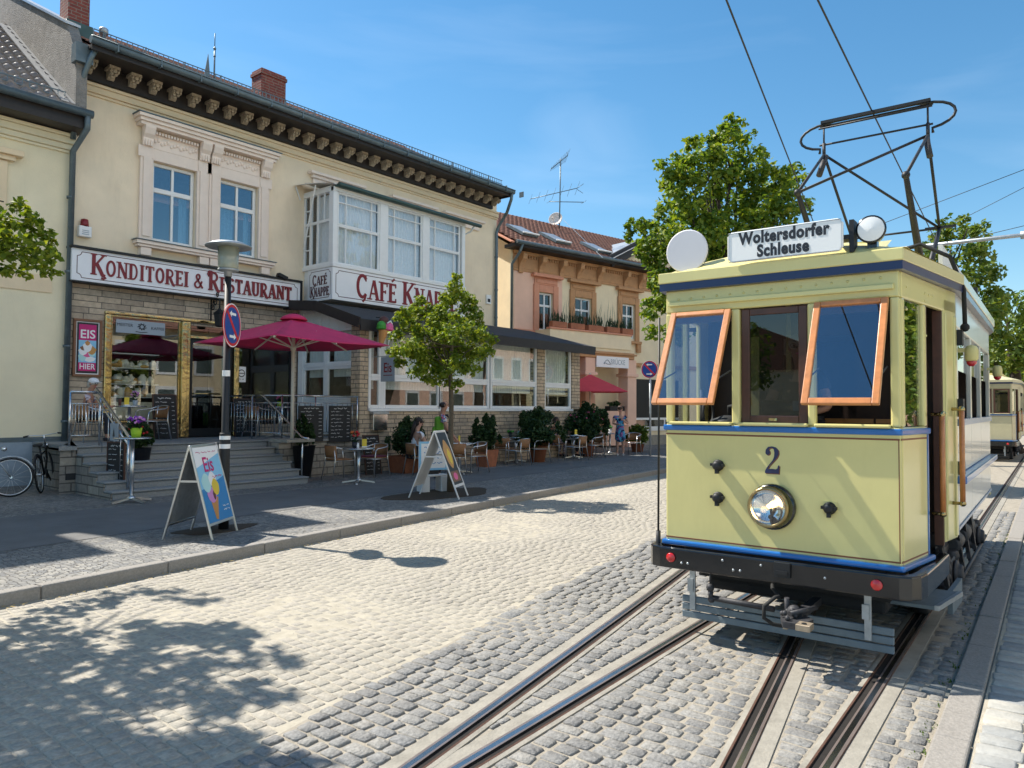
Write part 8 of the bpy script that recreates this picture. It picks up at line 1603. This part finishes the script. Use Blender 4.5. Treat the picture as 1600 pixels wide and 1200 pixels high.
def person(label, p, rz, J, skin='skin', hair='hair_brown', top=None, bottom=None, fat=1., scale=1., hair_long=False, dress=None, shoes='dark_cloth', cap=None, bald=False, glasses=False, sleeve=.55):
    """J: joints in metres, figure facing local +x"""
    t = thing('person', label, 'person', p, rz); t.scale = (scale,)*3
    V = {k: Vector(v) for k, v in J.items()}; vs = []; es = []; rs = []; ix = {}
    def add(k, v, r, par=None):
        ix[k] = len(vs); vs.append(Vector(v)); rs.append(r)
        if par is not None: es.append((ix[par], ix[k]))
    add('pelvis', V['pelvis'], (.125*fat, .105*fat)); add('spine', V['pelvis'].lerp(V['chest'], .5), (.115*fat, .095*fat), 'pelvis'); add('chest', V['chest'], (.125*fat, .10*fat), 'spine'); add('neck', V['neck'], .052, 'chest')
    hd = V['head']; fw_ = Vector(J.get('look', (1, 0, 0))).normalized(); hu = (hd-V['neck']).normalized()
    add('jaw', hd-hu*.06+fw_*.015, (.062, .072), 'neck'); add('skull', hd+hu*.035, (.074, .088), 'jaw'); add('crown', hd+hu*.095, (.05, .06), 'skull')
    for s, sd_ in ((1, 'L'), (-1, 'R')):
        sh_ = V['chest'].lerp(V['neck'], .55)+Vector((0, s*.165*(.6+.4*fat), -.02)); sh_ = V.get('sh'+sd_, sh_); add('sh'+sd_, sh_, .055*fat, 'chest'); add('el'+sd_, V['el'+sd_], .042*fat, 'sh'+sd_); add('wr'+sd_, V['wr'+sd_], .028, 'el'+sd_)
        dirn = (V['wr'+sd_]-V['el'+sd_]).normalized(); sdv = dirn.orthogonal().normalized(); add('pa'+sd_, V['wr'+sd_]+dirn*.07, (.036, .018), 'wr'+sd_)
        for f in range(4): k_ = 'f%d%s' % (f, sd_); q0 = V['wr'+sd_]+dirn*(.115+.01*(f in (1, 2)))+sdv*(f-1.5)*.017; add(k_, q0, .009, 'pa'+sd_); add(k_+'t', q0+dirn*(.045+.012*(f in (1, 2)))+dirn.cross(sdv)*.02, .007, k_)
        add('th'+sd_, V['wr'+sd_]+dirn*.06+sdv*.045, .010, 'pa'+sd_)
        hp = V['pelvis']+Vector((0, s*.085*fat, -.03)); add('hp'+sd_, hp, .09*fat, 'pelvis'); add('kn'+sd_, V['kn'+sd_], .058*fat, 'hp'+sd_); add('an'+sd_, V['an'+sd_], .038, 'kn'+sd_); add('to'+sd_, V['an'+sd_]+Vector(J.get('toe', (.15, 0, -.045))), .032, 'an'+sd_)
    sv = fw_.cross(hu).normalized()
    def face(b):
        for s in (-1, 1): b.ball(hd+fw_*.078+sv*s*.03+hu*.022, .011, 6, 5, 1); b.ball(hd+sv*s*.078+hu*.005, (.012, .02, .028), 6, 5, 0)
        b.ball(hd+fw_*.098-hu*.008, (.018, .014, .022), 6, 5, 0); b.ball(hd+fw_*.082-hu*.048, (.012, .022, .008), 6, 5, 2)
        if glasses:
            for s in (-1, 1): b.tube([hd+fw_*.095+sv*(s*.033+.024*math.cos(a))+hu*(.022+.02*math.sin(a)) for a in [i*PI/5 for i in range(10)]], .0035, 4, 1, closed=True)
    skinmesh(vs, es, rs, 0, 'body', None, t, 1, face, [M[skin], M['print_black'], M['pink']])
    # hair / cap
    b = MB()
    if bald: b.ball(hd-fw_*.03+hu*.015, (.085, .088, .07), 12, 8)
    else: b.ball(hd-fw_*.016+hu*.055, (.098, .092, .088), 14, 9); b.ball(hd-fw_*.05-hu*.0, (.065, .085, .09), 10, 7)
    if hair_long: b.tube([hd-fw_*.07+hu*.02, hd-fw_*.10-hu*.12, V['chest']-fw_*.13+Vector((0, 0, -.05))], [.07, .05, .03], 8)
    b.build('hair', M[hair], t)
    if cap: b = MB(); b.ball(hd-fw_*.005+hu*.075, (.104, .098, .078), 14, 8); b.ball(hd+fw_*.10+hu*.055, (.07, .075, .014), 12, 6); b.build('cap', M[cap], t)
    def sub(keys, ee, rr, name, m): 
        v2 = [q for q in keys]; skinmesh(v2, ee, rr, 0, name, M[m], t)
    if top:
        pts = [V['pelvis']+Vector((0, 0, .0)), V['pelvis'].lerp(V['chest'], .5), V['chest'], V['chest'].lerp(V['neck'], .75)]; ee = [(0, 1), (1, 2), (2, 3)]; rr = [(.148*fat, .128*fat), (.138*fat, .12*fat), (.148*fat, .122*fat), .075]
        for sd_ in 'LR': sh_ = vs[ix['sh'+sd_]]; el = V['el'+sd_]; pts += [sh_, sh_.lerp(el, sleeve)]; ee += [(2, len(pts)-2), (len(pts)-2, len(pts)-1)]; rr += [.074*fat, .066*fat]
        sub(pts, ee, rr, 'shirt', top)
    if bottom:
        pts = [V['pelvis']]; ee = []; rr = [(.138*fat, .118*fat)]
        for sd_ in 'LR': hp = vs[ix['hp'+sd_]]; pts += [hp, V['kn'+sd_], V['an'+sd_].lerp(V['kn'+sd_], .08)]; n_ = len(pts); ee += [(0, n_-3), (n_-3, n_-2), (n_-2, n_-1)]; rr += [.108*fat, .076*fat, .058]
        sub(pts, ee, rr, 'trousers', bottom)
    if dress:
        pts = [V['chest'].lerp(V['neck'], .6), V['chest'], V['pelvis'].lerp(V['chest'], .45), V['pelvis'], V['pelvis']+Vector((0, 0, -.25)), V['pelvis']+Vector((0, 0, -.52))]; ee = [(i, i+1) for i in range(5)]; rr = [.085, (.150*fat, .125*fat), (.138*fat, .12*fat), (.175*fat, .155*fat), (.19*fat, .175*fat), (.215*fat, .20*fat)]
        for sd_ in 'LR': sh_ = vs[ix['sh'+sd_]]; el = V['el'+sd_]; pts += [sh_, sh_.lerp(el, .45)]; ee += [(1, len(pts)-2), (len(pts)-2, len(pts)-1)]; rr += [.072*fat, .068*fat]
        sub(pts, ee, rr, 'dress', dress)
    for sd_ in 'LR': a = V['an'+sd_]; q = a+Vector(J.get('toe', (.15, 0, -.045))); b = MB(); b.tube([a+Vector((-.06, 0, -.045)), a+Vector((.02, 0, -.04)), q+Vector((.03, 0, 0))], [.034, .043, .030], 8); b.build('shoe', M[shoes], t)
    return t
def sitting(h=.0, lean=0., elL=(.05, .25, .72), wrL=(.28, .12, .72), elR=(.05, -.25, .72), wrR=(.28, -.12, .72), look=(1, 0, 0), dx=0.): return dict(pelvis=(-.10, 0, .54), chest=(-.12+lean, 0, .84), neck=(-.10+lean*1.3, 0, 1.05), head=(-.07+lean*1.5, 0, 1.18), look=look, elL=elL, wrL=wrL, elR=elR, wrR=wrR, knL=(.34, .11, .52), anL=(.32, .11, .09), knR=(.34, -.11, .52), anR=(.32, -.11, .09))
def standing(look=(1, 0, 0), lean=0., **k):
    d = dict(pelvis=(0, 0, .97), chest=(lean*.7, 0, 1.30), neck=(lean, 0, 1.51), head=(lean+.03, 0, 1.64), look=look, elL=(-.02+lean*.6, .27, 1.14), wrL=(.08+lean, .27, .90), elR=(-.02+lean*.6, -.27, 1.14), wrR=(.08+lean, -.27, .90), knL=(.03, .10, .52), anL=(0, .10, .09), knR=(.03, -.10, .52), anR=(0, -.10, .09)); d.update(k); return d
person('seated woman in a white short sleeved shirt with long dark ponytail', CH_C.location+Vector((.06, 0, .03)), math.radians(-18), sitting(lean=.03, elL=(.0, .24, .74), wrL=(.25, .10, .70), elR=(.02, -.25, .72), wrR=(.26, -.08, .68), look=(1, -.35, 0)), 'skin', 'hair_dark', 'tee_white', 'dark_cloth', 1.35, 1.04, True, glasses=True)
mp = AG(684, 748); pm = person('balding bearded man in a patterned shirt standing and leaning by the street tree', mp, math.radians(-38), standing(lean=.10, look=(1, .05, .0), wrR=(.34, -.28, .93), elR=(.16, -.29, 1.13), wrL=(.34, .22, .93), elL=(.16, .27, 1.13)), 'skin_tan', 'hair_dark', 'shirt_pat', 'dark_cloth', 1.05, 1.03, bald=True)
R0 = Matrix.Translation(mp) @ Matrix.Rotation(math.radians(-38), 4, 'Z'); t = thing('backpack', 'bright green backpack on the back of the standing man', 'backpack', R0 @ Vector((.04, 0, 1.08)), math.radians(-38)); b = MB(); b.box(-.12, .08, -.17, .17, -.12, .36); b.build('bag', M['pack_green'], t, .07, 4); b = MB(); b.box(-.17, -.11, -.13, .13, -.08, .12); b.build('pocket', M['pack_green'], t, .03, 3)
for s in (-1, 1): b = MB(); b.tube([(.06, s*.11, .34), (.14, s*.12, .40), (.26, s*.12, .30), (.28, s*.13, .08), (.08, s*.15, -.08)], .018, 6); b.build('strap', M['dark_cloth'], t)
person('seated woman with short dark hair in a sleeveless black top', CH_A.location+Vector((0, 0, .02)), math.radians(-5), sitting(lean=.06, look=(.8, -.5, 0)), 'skin_tan', 'hair_dark', 'dark_cloth', 'blouse_pat', 1.0, 1.02, sleeve=.15)
person('seated fair haired woman in a pale blouse with a drink before her', CH_B.location+Vector((0, 0, .02)), math.radians(255), sitting(lean=.10, wrL=(.22, .05, .95), wrR=(.22, -.05, .95)), 'skin', 'hair_grey', 'blouse_pat', 'dark_cloth', 1.05, 1.0)
wp = AG(969, 712); person('standing woman in a blue and turquoise patterned dress', wp, math.radians(215), standing(look=(1, .2, 0), elL=(.05, .27, 1.14), wrL=(.26, .12, 1.24), elR=(.05, -.26, 1.14), wrR=(.24, -.10, 1.12)), 'skin', 'hair_brown', None, None, 1.15, .98, dress='dress_pat', shoes='white_old')
hb = wp+Vector((.28, -.02, .0)); t = thing('handbag', 'pink shoulder bag carried by the standing woman in blue', 'bag', hb+Vector((0, 0, .95))); b = MB(); b.box(-.17, .17, -.08, .08, -.2, .16); b.build('bag', M['trim'] if False else M['skin'], t, .06, 3); b = MB(); b.tube([(-.13, 0, .14), (-.08, 0, .45), (.02, 0, .48), (.13, 0, .14)], .012, 6); b.build('strap', M['brown_pr'], t)
person('old woman in a white cap sitting behind the left stair railing', CH_O.location+Vector((0, 0, .02)), math.radians(-35), sitting(lean=.05, look=(1, -.4, 0)), 'skin_tan', 'hair_grey', 'blouse_pat', 'dark_cloth', 1.05, 1.0, cap='tee_white')
fp_ = TP(10.3, -.20, .03)
q = AZ(1592, 776, .03); b = MB(); b.tube([q+Vector((0, 0, .035)), q+Vector((.12, -.04, .035)), q+Vector((.24, -.1, .03))], [.035, .045, .03], 8)

dr = TP(6.12, 1.64, .78); person('tram driver in dark clothes and glasses behind the middle cab window', dr, TA+PI, standing(elL=(.12, .26, 1.12), wrL=(.32, .2, 1.08), elR=(.1, -.26, 1.12), wrR=(.3, -.22, 1.05), look=(1, .1, 0)), 'skin_tan', 'hair_grey', 'dark_cloth', 'dark_cloth', 1.05, .90, glasses=True)
